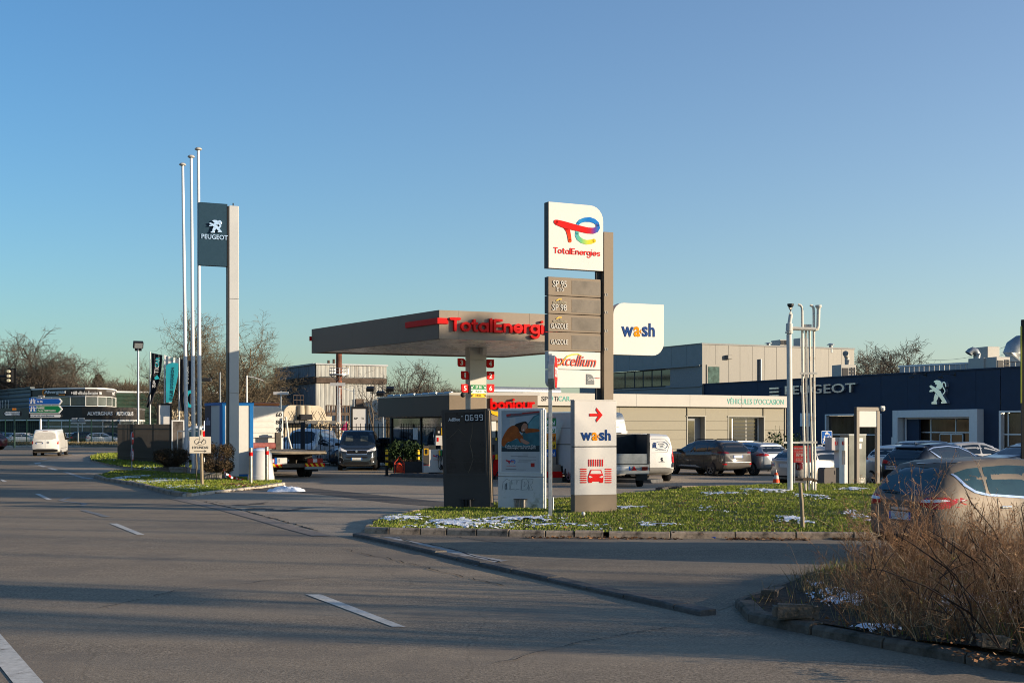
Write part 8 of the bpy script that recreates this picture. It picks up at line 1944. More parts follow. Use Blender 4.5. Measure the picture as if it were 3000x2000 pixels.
# --- white and blue cabin
cf = Frame(XY(651,52.0), ang=R(20)); ca = Frame(XY(601,54.0), XY(651,52.0)); rt = thing('cabin', 'white cabin with blue corner posts and a dark blue side stripe behind the totem', 'cabin', (cf.o.x,cf.o.y,0))
w = cf.u(742); h = z(1178,52.0); L = (cf.o-ca.o).length; CABP = mat('cabin_white', (.60,.58,.53), .45, var=.03); BLP = mat('cabin_blue', (.012,.14,.40), .45, var=.05)
def put3(o, fr): o.location = (fr.o.x-cf.o.x, fr.o.y-cf.o.y, 0); o.rotation_euler = (0,0,fr.a); return o
for a, b in ((.12,w*.5),(w*.5,w-.16)): put3(MB().box(a+.003,b-.003,0,.08,.15,h-.12).build('wall_panel', CABP, rt), cf)
put3(MB().box(0,.12,-.03,.10,.1,h-.12).build('corner_post', BLP, rt, bevel=.01), cf); put3(MB().box(w-.16,w,-.03,.10,.1,h-.12).build('corner_post', BLP, rt, bevel=.01), cf); put3(MB().box(-.02,w+.02,-.05,.12,h-.12,h).build('roof_edge', BLP, rt), cf); put3(MB().box(0,w,-.02,.1,0,.14).build('base', BLP, rt), cf)
put3(MB().box(0,L*.92,0,.08,.15,h-.12).build('wall_panel', CABP, rt), ca); put3(MB().box(0,L,-.03,.1,h-.12,h).build('roof_edge', BLP, rt), ca); put3(MB().box(0,L*.36,-.012,-.001,.15,h-.12).build('navy_stripe', mat('cabin_navy',(.012,.016,.055),.45), rt), ca); put3(MB().box(L*.88,L,-.025,.08,.15,h-.12).build('corner_post', BLP, rt), ca)
put3(lettering('AdBlue', rt, mat('pale_lilac_print',(.40,.42,.55),.5), L*.04,L*.32,h-.95,h-.62,-.0125,.006,bold=.01), ca)
mb = MB(); A = ca.o-cf.o; B = Vector((0,0)); Cq = cf.d*w; mb.slab([tuple(B+Vector((.05,.12))),tuple(Cq+Vector((-.05,.12))),tuple(Cq+cf.n*.9),tuple(A+cf.n*.9+Vector((.1,0))),tuple(A+Vector((.1,.1)))],h-.10,h-.04); mb.build('roof', ROOFM, rt); put3(MB().box(w-.08,w,.1,.9,.1,h-.12).build('wall_panel', CABP, rt), cf)
# --- conical tank and bollards
p = G(757,1415); rt = thing('cone_tank', 'white conical plastic tank with snow on its lid between two steel bollards', 'tank', (p.x,p.y+.5,.0)); MB().lathe([(.53,.0),(.53,.06),(.50,.07),(.49,.26),(.475,.27),(.40,1.08),(.38,1.12),(0,1.13)],n=32).build('shell', mat('tank_plastic',(.62,.60,.57),.45,var=.04,scale=2), rt, smooth=35)
MB().lathe([(.36,1.12),(.34,1.20),(.22,1.27),(0,1.29)],n=28).build('lid', MATS['tank_plastic'], rt, smooth=True); mb = MB(); g = random.Random(2); mb.lathe([(.35,1.20),(.30,1.255),(.18,1.30),(0,1.315)],n=24); mb.build('snow_cap', SNOW, rt, smooth=True)
def steel_bollard(px, py, h, label):
    rt = thing('bollard', label, 'bollard', G(px,py), 0, 'steel bollards at the conical tank'); MB().cyl((0,0,-.05),(0,0,h-.30),.07,n=20).build('post', STEEL, rt, smooth=True); MB().cyl((0,0,h-.30),(0,0,h-.16),.0715,n=20).build('red_band', RED, rt, smooth=True); MB().lathe([(.07,h-.16),(.07,h-.01),(.06,h),(0,h)],n=20).build('cap', STEEL, rt, smooth=35)
steel_bollard(735,1422,1.36,'stainless steel bollard with a red band, left one in front of the conical tank'); steel_bollard(782,1418,1.38,'stainless steel bollard with a red band, right one in front of the conical tank')
sheet('concrete_pad', [tuple(G(x,y).xy) for x,y in ((690,1424),(760,1433),(834,1420),(790,1410),(700,1408))], .095, mat('pad_concrete',(.36,.32,.26),.9,var=.15,scale=3))
# --- hand painted direction sign on stakes
p = G(592,1421,.08); rt = thing('dealer_sign', 'cream board with a car brand oval and an arrow, nailed to wooden stakes', 'sign', p, R(14)); WOOD = mat('weathered_wood', (.30,.24,.16), .9, var=.35, scale=6, stretch=(4,4,.6), bump=.5)
mb = MB(); mb.tube([(0,.04,-.1),(-.01,.04,.5),(-.02,.04,1.2),(-.03,.04,1.92)],[.058,.055,.052,.05],7); mb.build('stake', WOOD, rt); mb = MB(); mb.tube([(-.19,.06,-.1),(-.18,.06,.6),(-.20,.06,1.25)],[.035,.033,.03],6); mb.build('stake', mat('grey_wood',(.16,.135,.10),.9,var=.3,scale=6), rt)
x0, x1, z0, z1 = -.42, .30, z(1329,45.2)-.02, z(1284,45.2); bd = MB().box(x0,x1,-.03,-.005,z0,z1).build('board', mat('cream_board',(.58,.52,.42),.6,var=.05,scale=2), rt); wq = x1-x0; hq = z1-z0; IN2 = mat('dark_print',(.06,.055,.05),.6)
MB().ring(x0+wq*.5,z0+hq*.69,.20,.115,.014,-.036,-.03).build('oval_emblem', IN2, rt); MB().ribbon([(x0+wq*.36,z0+hq*.58),(x0+wq*.42,z0+hq*.66),(x0+wq*.58,z0+hq*.68),(x0+wq*.66,z0+hq*.80)],.02,-.036,-.03).build('emblem_stroke', IN2, rt)
mb = MB(); mb.ribbon([(x0+wq*.42,z0+hq*.60),(x0+wq*.46,z0+hq*.80)],.016,-.036,-.03); mb.build('emblem_stroke', IN2, rt); MB().ribbon([(x0+wq*.56,z0+hq*.58),(x0+wq*.60,z0+hq*.78)],.016,-.036,-.03).build('emblem_stroke', IN2, rt)
lettering('HYUNDAI', rt, IN2, x0+wq*.13,x0+wq*.87,z0+hq*.26,z0+hq*.42,-.030,.006,bold=.02)
mb = MB(); mb.ribbon([(x0+wq*.22,z0+hq*.12),(x0+wq*.72,z0+hq*.12)],.020,-.036,-.03); mb.prism([(x0+wq*.70,z0+hq*.05),(x0+wq*.70,z0+hq*.19),(x0+wq*.80,z0+hq*.12)],-.036,-.03); mb.build('arrow', IN2, rt); MB().box(-.07,.03,-.04,-.031,z1-.10,z1+.05).build('nailed_plate', MATS['cream_board'], rt)
# barrier tape lying in the grass
mb = MB(); TW = mat('tape_white',(.70,.68,.66),.4); pts = [G(652,1375,.5),G(662,1392,.3),G(690,1404,.12),G(712,1408,.10)]
def tape(pts, w, n, label):
    rt = thing('barrier_tape', label, 'tape', pts[0]); o = pts[0]
    P = [];
    for i in range(n+1): t = i/n*(len(pts)-1); k = min(len(pts)-2,int(t)); P.append(pts[k].lerp(pts[k+1],t-k)-o+Vector((0,0,.03*math.sin(i*1.7))))
    for i in range(n): MB().add([P[i],P[i+1],P[i+1]+Vector((.01,.02,w)),P[i]+Vector((.01,.02,w)),P[i]+Vector((0,.006,0)),P[i+1]+Vector((0,.006,0)),P[i+1]+Vector((.01,.026,w)),P[i]+Vector((.01,.026,w))],[(0,1,2,3),(7,6,5,4),(0,4,5,1),(3,2,6,7)]).build('tape_section', RED if i % 2 else TW, rt)
tape(pts,.07,12,'red and white barrier tape lying loose in the grass beside the totem foot'); tape([G(652,1388,.25),G(655,1396,.14),G(668,1404,.10)],.06,6,'short end of red and white barrier tape at the ribbed planter')

# --- flagpoles and feather flags
POLE = mat('pole_white', (.62,.63,.63), .35, metal=.2, var=.04)
for i, (bx, tx, ty, Y, l) in enumerate(((548,535,484,58,'white flagpole, leftmost and shortest of the three'),(568,560,461,56.4,'white flagpole, middle one of the three'),(586,581,439,55,'white flagpole, rightmost and tallest of the three, behind the wooden stakes'))):
    rt = thing('flagpole', l, 'flagpole', (*XY(bx,Y),0), 0, 'white flagpoles beside the slat fence'); t = W(tx,ty,Y)-Vector((*XY(bx,Y),0)); MB().cyl((0,0,0),t,.095,.062,14).build('pole', POLE, rt, smooth=True)
    MB().lathe([(.0,.10),(.10,.09),(.155,.04),(.155,.0),(.08,-.04),(0,-.05)],t,16).build('finial', mat('pole_cap',(.42,.40,.36),.5), rt, smooth=True); MB().cyl((0,0,0),(0,0,.25),.13,n=12).build('base_sleeve', GREY, rt)
def feather(px, Y, pole_top, outline, m, label, extras):
    rt = on(px,Y,'feather_flag',label,'flag',0); fr = Frame(XY(px,Y),ang=0); MB().cyl((0,0,0),(0,0,z(pole_top,Y)),.05,.035,8).build('pole', POLE, rt, smooth=True)
    pts = [fr.uz(x,y) for x,y in outline]; bm = bmesh.new(); mb = MB()
    # cloth: grid between left and right edges with folds
    n = 24; L_, R_ = outline[:len(outline)//2], outline[len(outline)//2:][::-1]
    def edge(E, t): 
        f = t*(len(E)-1); k = min(len(E)-2,int(f)); a = Vector(E[k]).lerp(Vector(E[k+1]),f-k); return fr.uz(a.x,a.y)
    rows_ = []
    for i in range(n+1):
        t = i/n; a = edge(L_,t); b = edge(R_,t)
        rows_.append([(a[0]+(b[0]-a[0])*s/8, .06*math.sin(s*1.1+t*5)*(.25+t)+.04*math.sin(s*2.3), a[1]+(b[1]-a[1])*s/8) for s in range(9)])
    V = [p for r in rows_ for p in r]; nv = len(V); V += [(p[0],p[1]+.02,p[2]) for p in V[:nv]]; Fs = []
    for i in range(n):
        for s in range(8): q = (i*9+s,i*9+s+1,(i+1)*9+s+1,(i+1)*9+s); Fs.append(q[::-1]); Fs.append(tuple(k+nv for k in q))
    mb.add(V,Fs); mb.build('cloth', m, rt, smooth=True); extras(fr, rt)
BLK = mat('black_cloth',(.022,.023,.027),.8,var=.2); TC = mat('teal_cloth',(.035,.43,.50),.75,var=.15,scale=2)
def vert_text(fr, rt, s, m, px0, py0, px1, py1, lean=0, dy=-.10):
    """words reading upward along a flag: box left-top right-bottom in pixels"""
    a = fr.uz(px0,py1,dy); b = fr.uz(px1,py0,dy); w_, h_ = b[0]-a[0], b[1]-a[1]; cx, cz = (a[0]+b[0])/2, (a[1]+b[1])/2
    return lettering(s, rt, m, cx-h_/2, cx+h_/2, cz-w_/2, cz+w_/2, dy, .01, bold=.012, rot=math.pi/2-lean)
def e1(fr, rt):
    vert_text(fr, rt, 'TICAR', WHITE, 454,1046,466,1094,.10); vert_text(fr, rt, 'SP', WHITE, 447,1114,456,1135,.16); MB().prism([fr.uz(452,1107,-.1),fr.uz(460,1098,-.1),fr.uz(467,1109,-.1),fr.uz(456,1112,-.1)],-.11,-.09).build('pin_mark', TEAL, rt); vert_text(fr, rt, 'CAR', TEAL, 456,1046,467,1074,.10,-.112)
feather(440,75,1030,[(443,1033),(444,1090),(440,1140),(432,1170),(430,1193), (439,1196),(452,1160),(466,1120),(473,1080),(476,1040)],BLK,'black feather flag with white upward lettering, leftmost by the floodlight mast',e1)
def e2(fr, rt):
    L = [(486,1071),(496,1064),(510,1062),(522,1064),(522,1090),(517,1120),(510,1150),(503,1178),(487,1178),(486,1120)]
    MB().prism([fr.uz(*p,-.10) for p in L],-.115,-.095).build('teal_field', TC, rt); vert_text(fr, rt, "CULES D'OCCASION", INK, 500,1076,508,1172,.05,-.12); fl(fr,'SPOTICAR',rt,MINT,494,1049,516,1054,-.10,.01)
feather(482,74,1039,[(484,1041),(485,1090),(485,1140),(486,1180), (501,1180),(512,1145),(521,1110),(524,1051)],mat('white_cloth',(.56,.56,.54),.8),'white and teal feather flag with black upward lettering, middle one of the three',e2)
def e3(fr, rt):
    vert_text(fr, rt, 'SPOTICAR', WHITE, 546,1074,552,1124,.0); c = fr.uz(558,1168,-.1); MB().ring(c[0],c[1],.34,.5,.18,-.115,-.095,60,290).build('pin_mark', TEAL, rt)
feather(525,73,1047,[(528,1051),(528,1100),(528,1150),(528,1203), (562,1207),(562,1150),(562,1100),(560,1058)],BLK,'black feather flag half hidden by the flagpoles, rightmost of the three',e3)

# --- dark slat fence with boards behind
fA, fB = XY(344,76.5), XY(500,67.5); sf = Frame(fA,fB); L = (fB-fA).length; rt = thing('slat_fence', 'dark grey vertical slat fence beside the small island at left', 'fence', sf.loc, sf.a); SL = mat('fence_slat',(.052,.044,.037),.6,var=.4,scale=2,spec=.15)
sm = MB().box(0,.055,0,.03,.12,2.25).build('fence_slat', SL, rt); n_ = int(L/.085)
for k in range(n_):
    o = sm if k == 0 else sm.copy()
    if k: COL.objects.link(o)
    o.location = (k*.085,0,0)
for zq in (.35,1.95): MB().box(0,L,-.03,-.001,zq,zq+.05).build('fence_rail', SL, rt)
for x in (0,L*.36,L*.70,L): MB().box(x-.05,x+.05,.032,.13,0,2.3).build('fence_post', SL, rt)
rt = thing('info_board', 'white notice board in a black frame rising behind the slat fence', 'sign', (*XY(459,73.2),0), R(14)); wq = PW(459,502,73.2); hz = z(1181,73.2)
MB().box(0,.12,0,.15,0,hz).build('frame', BLACK, rt); MB().box(wq-.10,wq,0,.15,0,hz).build('frame', BLACK, rt); MB().box(.12,wq-.10,0,.15,hz-.10,hz).build('frame', BLACK, rt); MB().box(.12,wq-.10,.02,.10,.3,hz-.10).build('board', SIGNW, rt)
o = lettering('SPOTI', rt, INK, .30,2.1,z(1290,73.2)-.12,z(1290,73.2)+.14,.019,.01,bold=.02,rot=math.pi/2); o.location = (-.78,0,-.10)
rt = thing('poster_frame', 'grey framed dark poster stand between the notice board and the flagpoles', 'sign', (*XY(503,67),0), R(35)); wq = .70; hz = z(1230,67)
MB().box(0,.06,0,.08,0,hz).build('frame', GREY, rt); MB().box(wq-.07,wq,0,.08,0,hz).build('frame', GREY, rt); MB().box(.06,wq-.07,0,.08,hz-.07,hz).build('frame', GREY, rt); MB().box(.06,wq-.07,.02,.06,.3,hz-.07).build('poster', mat('faded_poster',(.07,.06,.055),.25,var=.7,scale=2), rt)
# white railing with red sign between flagpoles and cabin
rt = thing('yard_railing', 'pale vertical bar railing behind the flagpoles', 'fence', (*XY(520,64),0)); b0 = None
for k in range(12):
    o = MB().box(-.02,.02,-.02,.02,0,1.85).build('picket', GALV, rt) if b0 is None else b0.copy()
    if b0 is not None: COL.objects.link(o)
    else: b0 = o
    o.location = (k*.28,0,0)
MB().box(0,3.1,-.02,.02,1.85,1.92).build('rail', GALV, rt)
rt = on(598,62,'no_entry_disc','round red no entry disc partly hidden by the cabin','road sign',R(20)); MB().cyl((0,0,0),(0,0,2.4),.03,n=8).build('post', GALV, rt); MB().disc(0,z(1277,62),.30,-.05,-.02).build('disc', WHITE, rt); MB().disc(0,z(1277,62),.26,-.06,-.051).build('face', RED, rt)

# --- round traffic signs seen from the edge
p = G(386,1379,.1); rt = thing('round_signs', 'two round traffic signs seen nearly from the edge on one post beside the slat fence', 'road sign', p); MB().cyl((0,0,-.1),(0,0,1.75),.03,n=8).build('post', GALV, rt)
for zc, k in ((1.48,0),(.72,1)):
    Mx = Matrix.Translation((.02,0,zc)) @ Matrix.Rotation(R(97),4,'Z'); mb = MB(); mb.M = Mx; mb.disc(0,0,.29,-.02,.02,24); d_ = mb.build('disc', GREY, rt); mb = MB(); mb.M = Mx; mb.ring(0,0,.28,.28,.06,-.028,-.021); mb.build('red_ring', RED, d_)
    mb = MB(); mb.M = Mx; mb.disc(0,0,.22,-.026,-.021,24); mb.build('face', RED if k == 0 else WHITE, d_)
    if k == 0: mb = MB(); mb.M = Mx; mb.box(-.17,.17,-.031,-.0262,-.045,.045); mb.build('white_bar', WHITE, d_)
    else: mb = MB(); mb.M = Mx; mb.ribbon([(.05,-.13),(.05,.05),(-.08,.05)],.035,-.031,-.0262); mb.build('turn_arrow', INK, d_)
# --- direction signs
Y = 98.; fr = Frame(XY(84,Y),ang=R(-6)); rt = thing('direction_signs', 'stack of blue, green and white road direction arrows at the left', 'road sign', fr.loc, fr.a)
def arrow_panel(py0, py1, px0, px1, m, edge, left=False):
    a = fr.uz(px0,py1); b = fr.uz(px1,py0); h_ = b[1]-a[1]; t = h_*.42
    O = [(a[0],a[1]),(b[0]-t,a[1]),(b[0],a[1]+h_/2),(b[0]-t,b[1]),(a[0],b[1])] if not left else [(a[0]+t,a[1]),(b[0],a[1]),(b[0],b[1]),(a[0]+t,b[1]),(a[0],a[1]+h_/2)]
    o = MB().prism(O,0,.08).build('sign_panel', edge, rt); cx = sum(p[0] for p in O)/5; cz = sum(p[1] for p in O)/5; I = [(cx+(x-cx)*(1-.12/(b[0]-a[0])*2), cz+(y_-cz)*.84) for x, y_ in O]; MB().prism(I,-.012,-.001).build('panel_face', m, o); return o
o = arrow_panel(1166,1185,85,182,BLU,WHITE); fl(fr,'A 86',o,WHITE,108,1172,125,1179,-.013,.01,bold=.01)
def motorway(px, py, o):
    a = fr.uz(px,py,-.014); MB().box(a[0]-.30,a[0]+.30,-.02,-.0125,a[1]-.22,a[1]+.26).build('motorway_mark', BLU, o); mb = MB(); 
    for sx in (-1,1): mb.prism([(a[0]+sx*.05,a[1]+.22),(a[0]+sx*.10,a[1]+.22),(a[0]+sx*.22,a[1]-.18),(a[0]+sx*.07,a[1]-.18)],-.028,-.021)
    mb.box(a[0]-.26,a[0]+.26,-.03,-.0215,a[1]+.03,a[1]+.08); mb.build('motorway_symbol', WHITE, o)
motorway(96,1175,o); o = arrow_panel(1186.5,1210,85,183,GRN,WHITE); motorway(96,1198,o); fl(fr,'PARIS',o,WHITE,107,1191.5,130,1198,-.013,.01,bold=.01); fl(fr,'- Pte de CHATILLON',o,WHITE,107,1200,162,1205.5,-.013,.01,bold=.006)
o = arrow_panel(1212,1223.5,84,183,WHITE,INK); fl(fr,"St CYR L'ÉCOLE-ÉPI D'OR",o,INK,88,1215,160,1220.5,-.013,.01,bold=.006)
a = fr.uz(112,1164.5); b = fr.uz(129,1158); o = MB().box(a[0],b[0],0,.06,a[1],b[1]).build('number_plate', SIGNW, rt); fl(fr,'D 129',o,INK,114,1159,127,1163.5,-.001,.01,bold=.006)
MB().cyl((fr.u(117),.14,0),(fr.u(117),.14,fr.z(117,1160)),.075,n=10).build('post', WHITE, rt)
Y = 126.; fr = Frame(XY(8,Y),ang=R(4)); rt = thing('direction_sign', 'white direction arrow pointing left on a green post at the far verge', 'road sign', fr.loc, fr.a); o = arrow_panel(1204,1218,9,63,WHITE,INK,True); fl(fr,"St CYR L'ÉCOLE-CENTRE",o,INK,16,1206,60,1210.5,-.013,.012,bold=.006); fl(fr,'VERSAILLES',o,INK,33,1212,60,1216.5,-.013,.012,bold=.006)
MB().cyl((fr.u(41),.12,0),(fr.u(41),.12,fr.z(41,1206)),.10,n=8).build('post', mat('green_post',(.03,.06,.05),.5), rt); a = fr.uz(36,1201); MB().box(a[0],a[0]+.35,0,.1,a[1],a[1]+.2).build('small_plate', ORG, rt)
# traffic light
p = XY(27,47); rt = thing('traffic_light', 'black traffic light head seen from its side on a mast arm at the left edge', 'traffic light', (p.x,p.y,0)); h0, h1 = z(1121,47), z(1081,47)
MB().box(-.10,.10,0,.22,h0,h1).build('housing', BLACK, rt, bevel=.02); MB().box(-.16,.16,.22,.25,h0-.05,h1+.05).build('backboard', BLACK, rt)
for k in range(3): MB().cyl((0,-.11,h0+(h1-h0)*(k+.5)/3),(0,-.005,h0+(h1-h0)*(k+.5)/3),.055,n=14).build('lens_hood', mat('signal_edge',(.55,.50,.36),.5), rt)
MB().tube([(-3.2,.3,0),(-3.2,.3,3.6),(-2.9,.28,z(1103,47)-.1),(-.12,.16,z(1101,47))],[.10,.08,.06,.045],10).build('mast_arm', DARK, rt, smooth=True)
# green mesh fence in front of the black showroom
fg = Frame(XY(-60,147),XY(345,147)); rt = thing('mesh_fence', 'green wire mesh fence on posts along the far verge', 'fence', fg.loc, fg.a); L = fg.u(345); GP = mat('fence_green',(.015,.045,.035),.5); x = .5; k = 0
while x < L: MB().box(x-.05,x+.05,-.05,.05,0,3.0).build('fence_post', GP, rt); x += 2.5; k += 1
mb = MB()
for j in range(7): mb.box(0,L,-.006,.006,.1+.45*j,.125+.45*j)
x = 0
while x < L: mb.box(x-.006,x+.006,-.004,.004,.1,2.85); x += .22
mb.build('wire_mesh', GP, rt, kind='stuff')
sheet('far_verge', [tuple(XY(-200,139)),tuple(XY(100,136)),tuple(XY(345,133)),tuple(XY(345,150)),tuple(XY(-200,152))], .10, TURF); 
vp = [tuple(XY(-150,140)),tuple(XY(100,138)),tuple(XY(345,135.5)),tuple(XY(345,146)),tuple(XY(-150,148))]
blades('grass', vp, lambda x, y: .1, 16000, .12, .40, .10, GRASSD, 9)
kerb([(-20,1308.5),(100,1308),(200,1307.7),(345,1308.2)], h=.14, w=.6, L=1.6, m=KERBP)
sheet('parking_lot', [tuple(XY(-200,152)),tuple(XY(345,150)),tuple(XY(560,150)),tuple(XY(560,172)),tuple(XY(-200,172))], .004, FORE)

# --- vent pipes
p0 = G(2315,1443,.2); PIPE = mat('flaking_white_pipe', (.55,.54,.50), .6, var=.08, scale=3, dirt=((.12,.10,.085), .60, 3.5)); PIPE2 = mat('rust_streaked_pipe', (.58,.55,.48), .6, var=.08, scale=3, dirt=((.30,.18,.09), .57, 4)); Yv = p0.y
rt = thing('vent_pipes', 'cluster of five tall flaking white tank vent pipes standing on the lawn', 'vent pipes', p0); V = lambda px, py, dy=0: W(px,py,Yv+dy)-p0+Vector((0,0,0))
MB().tube([V(2315,1447),V(2314,1250),V(2312,980),V(2312,962)],.078,14).build('pipe', PIPE, rt, smooth=True); MB().tube([V(2312,970),V(2313,948)],.098,14).build('collar', PIPE, rt, smooth=True); MB().cyl(V(2312,976),V(2312,972),.115,n=14).build('collar', PIPE2, rt)
MB().tube([V(2313,948),V(2317,920),V(2316,902)],[.062,.058,.058],12).build('pipe', PIPE, rt, smooth=True); MB().lathe([(.055,0),(.062,.03),(.095,.07),(.095,.12),(.0,.12)],V(2316,902),14).build('vent_cap', DARK, rt, smooth=30)
MB().tube([V(2313,961),V(2340,963),V(2390,964)],.055,10).build('cross_pipe', PIPE2, rt, smooth=True)
MB().tube([V(2359.5,1440,.1),V(2352,1150,.1),V(2350,910,.1),V(2349,900,.1),V(2345,894,.1),V(2338,892,.1)],.036,10).build('pipe', PIPE2, rt, smooth=True); MB().tube([V(2388,1440,.1),V(2385,1150,.1),V(2384,912,.1),V(2383,901,.1),V(2379,896,.1),V(2373,894,.1)],.036,10).build('pipe', PIPE2, rt, smooth=True)
MB().tube([V(2371,1438,.15),V(2363,1150,.15),V(2361,952,.15)],.034,10).build('pipe', PIPE2, rt, smooth=True); MB().tube([V(2381,1438,.2),V(2374,1150,.2),V(2371.5,952,.2)],.034,10).build('pipe', PIPE2, rt, smooth=True)
for px in (2361,2371.5): MB().cyl(V(px,958,.15),V(px,950,.15),.062,n=10).build('vent_cap', PIPE2, rt)
MB().tube([V(2386,966,.05),V(2394,964,.05),V(2397,955,.05),V(2398,905,.05)],.052,10).build('pipe', PIPE2, rt, smooth=True); MB().lathe([(.052,0),(.06,.03),(.095,.07),(.095,.12),(0,.12)],V(2398,906,.05),14).build('vent_cap', PIPE, rt, smooth=30)
for py in (1093,1295): 
    a = V(2350,py,.0); b = V(2386,py,.0); MB().box(a.x-.06,b.x+.08,-.02,.03,a.z-.03,a.z+.03).build('clamp_bar', PIPE2, rt)
for px,py in ((2358,1403),(2370,1403),(2380,1404),(2387,1407)): a = V(px,py,-.05); MB().box(a.x-.05,a.x+.05,-.08,-.0,a.z-.04,a.z+.04).build('clamp', mat('rusty_clamp',(.14,.10,.07),.8,var=.3), rt)
# --- wash yard furniture
Y = 41.6
rt = on(2325,42.2,'notice_board','red notice board with white lettering behind the vent pipes','sign',R(8)); wq = PW(2325,2378,42.2); MB().box(0,wq,0,.04,z(1354,42.2),z(1306,42.2)).build('board', mat('notice_red',(.30,.022,.022),.5), rt)
for t, y0, y1, a, b in (('AIRE DE LAVAGE EN LIBRE SERVICE',1311,1315,.02,.98),('Pour votre SÉCURITÉ et celle des autres',1320,1323,.06,.94),('pendant le lavage, il est',1324,1327,.15,.85),('INTERDIT',1329,1336,.16,.84),('- de rester dans le véhicule',1341,1344,.08,.86),('- de pénétrer sur la piste',1345.5,1348.5,.08,.86),("- de s'approcher des brosses",1350,1353,.08,.90)): lettering(t, rt, PRINTW, wq*a,wq*b,z(y1,42.2),z(y0,42.2),-.001,.004)
for x in (.05,wq-.05): MB().box(x-.02,x+.02,.041,.08,0,z(1310,42.2)).build('leg', GALV, rt)
MB().box(-.3,wq+.1,.1,.14,z(1299,42.2),z(1293,42.2)).build('top_rail', PIPE, rt)
rt = on(2407,45,'zone_sign','blue square traffic zone sign with white pedestrian, car and cycle symbols','road sign',R(10)); wq = PW(2407,2440,45); h0, h1 = z(1300,45), z(1261,45)
MB().prism(rr(0,wq,h0,h1,.04,.04,.04,.04),0,.04).build('plate', WHITE, rt); MB().prism(rr(.02,wq-.02,h0+.02,h1-.02,.03,.03,.03,.03),-.006,-.001).build('face', BLU, rt); hh = h1-h0
mb = MB(); x = wq*.26; mb.disc(x+.01,h0+hh*.55,.028,-.011,-.006); mb.ribbon([(x,h0+hh*.48),(x-.005,h0+hh*.30)],.045,-.011,-.006); mb.ribbon([(x,h0+hh*.32),(x-.05,h0+hh*.10)],.028,-.0112,-.006); mb.ribbon([(x,h0+hh*.32),(x+.055,h0+hh*.11)],.028,-.0114,-.006); mb.ribbon([(x,h0+hh*.46),(x+.06,h0+hh*.33)],.02,-.0116,-.006); mb.ribbon([(x,h0+hh*.46),(x-.06,h0+hh*.34)],.02,-.0118,-.006); mb.build('walker_symbol', WHITE, rt)
mb = MB(); x = wq*.48; zc = h0+hh*.80; mb.box(x-.07,x+.07,-.011,-.006,zc-.03,zc+.01); mb.prism([(x-.045,zc+.011),(x+.045,zc+.011),(x+.03,zc+.05),(x-.03,zc+.05)],-.011,-.006); mb.disc(x-.045,zc-.035,.018,-.012,-.006); mb.disc(x+.045,zc-.035,.018,-.012,-.006); mb.build('car_symbol', WHITE, rt)
mb = MB(); x = wq*.70; zc = h0+hh*.56; mb.ring(x-.055,zc-.03,.035,.035,.01,-.011,-.006,n=12); mb.ring(x+.055,zc-.03,.035,.035,.01,-.011,-.006,n=12); mb.ribbon([(x-.055,zc-.03),(x,zc+.03),(x+.045,zc+.02),(x+.055,zc-.03)],.016,-.0115,-.006); mb.disc(x+.01,zc+.075,.02,-.011,-.006); mb.build('cycle_symbol', WHITE, rt)
MB().ring(wq*.84,h0+hh*.24,.07,.07,.018,-.012,-.006).build('limit_ring', RED, rt); MB().disc(wq*.84,h0+hh*.24,.052,-.0115,-.006).build('limit_face', WHITE, rt); lettering('20',rt,INK,wq*.84-.035,wq*.84+.035,h0+hh*.24-.025,h0+hh*.24+.025,-.0116,.003,bold=.01)
MB().cyl((wq*.75,.07,0),(wq*.75,.07,h1-.03),.03,n=8).build('post', GALV, rt)
rt = on(2396,46,'pointer_sign','small blue and white pointer plate behind the silver hatchback','sign',0); MB().box(0,.18,0,.03,z(1314,46),z(1303,46)).build('plate', WHITE, rt); MB().prism([(.02,z(1311,46)),(.16,z(1311,46)),(.09,z(1305,46))],-.006,-.001).build('blue_arrow', BLU, rt); MB().cyl((.09,.04,0),(.09,.04,z(1305,46)),.02,n=6).build('post', GALV, rt)
rt = on(2459,41.2,'vacuum_station','white car vacuum column with a grey box and a black bird print beside the portal','vacuum station',R(18)); wq = PW(2459,2487,41.2); VB = mat('vacuum_grey',(.115,.098,.088),.5,var=.06)
zc0, zc1 = z(1376,41.2), z(1281,41.2); cm = MB(); s0, s1 = z(1361,41.2), z(1320,41.2); sx0, sx1 = wq*.30, wq*.72
cm.box(0,wq,0,.30,.02,s0); cm.box(0,wq,0,.30,s1,zc1); cm.box(0,sx0,0,.30,s0,s1); cm.box(sx1,wq,0,.30,s0,s1); cm.build('column', WHITE, rt)
MB().box(-.27,-.002,.02,.42,z(1318,41.2),zc1-.004).build('side_box', mat('vacuum_pink',(.46,.42,.42),.45), rt); 
for x, pv in ((-.10,-.002+.02),(wq*.45,0)): o = MB().prism(rr(x-.04,x+.04,z(1303,41.2),z(1292,41.2),.012,.012,.012,.012),pv-.012,pv-.001).build('red_badge', RED, rt); MB().ribbon([(x-.018,z(1297,41.2)+.035),(x+.016,z(1297,41.2)+.035),(x+.012,z(1297,41.2)+.015),(x-.010,z(1297,41.2)),(x+.010,z(1297,41.2)-.02),(x-.014,z(1300,41.2)-.005)],.010,pv-.016,pv-.0125).build('badge_mark', WHITE, o)
MB().prism(rr(-.56,-.004,.05,z(1369,41.2),tl=.08),.01,.42).build('hose_box', VB, rt, bevel=.01); MB().box(wq+.003,wq+.04,.05,.42,.04,z(1368,41.2)).build('hose_box', VB, rt); MB().box(-.17,-.155,-.0,.0095,z(1389,41.2),z(1378,41.2)).build('slot', BLACK, rt)
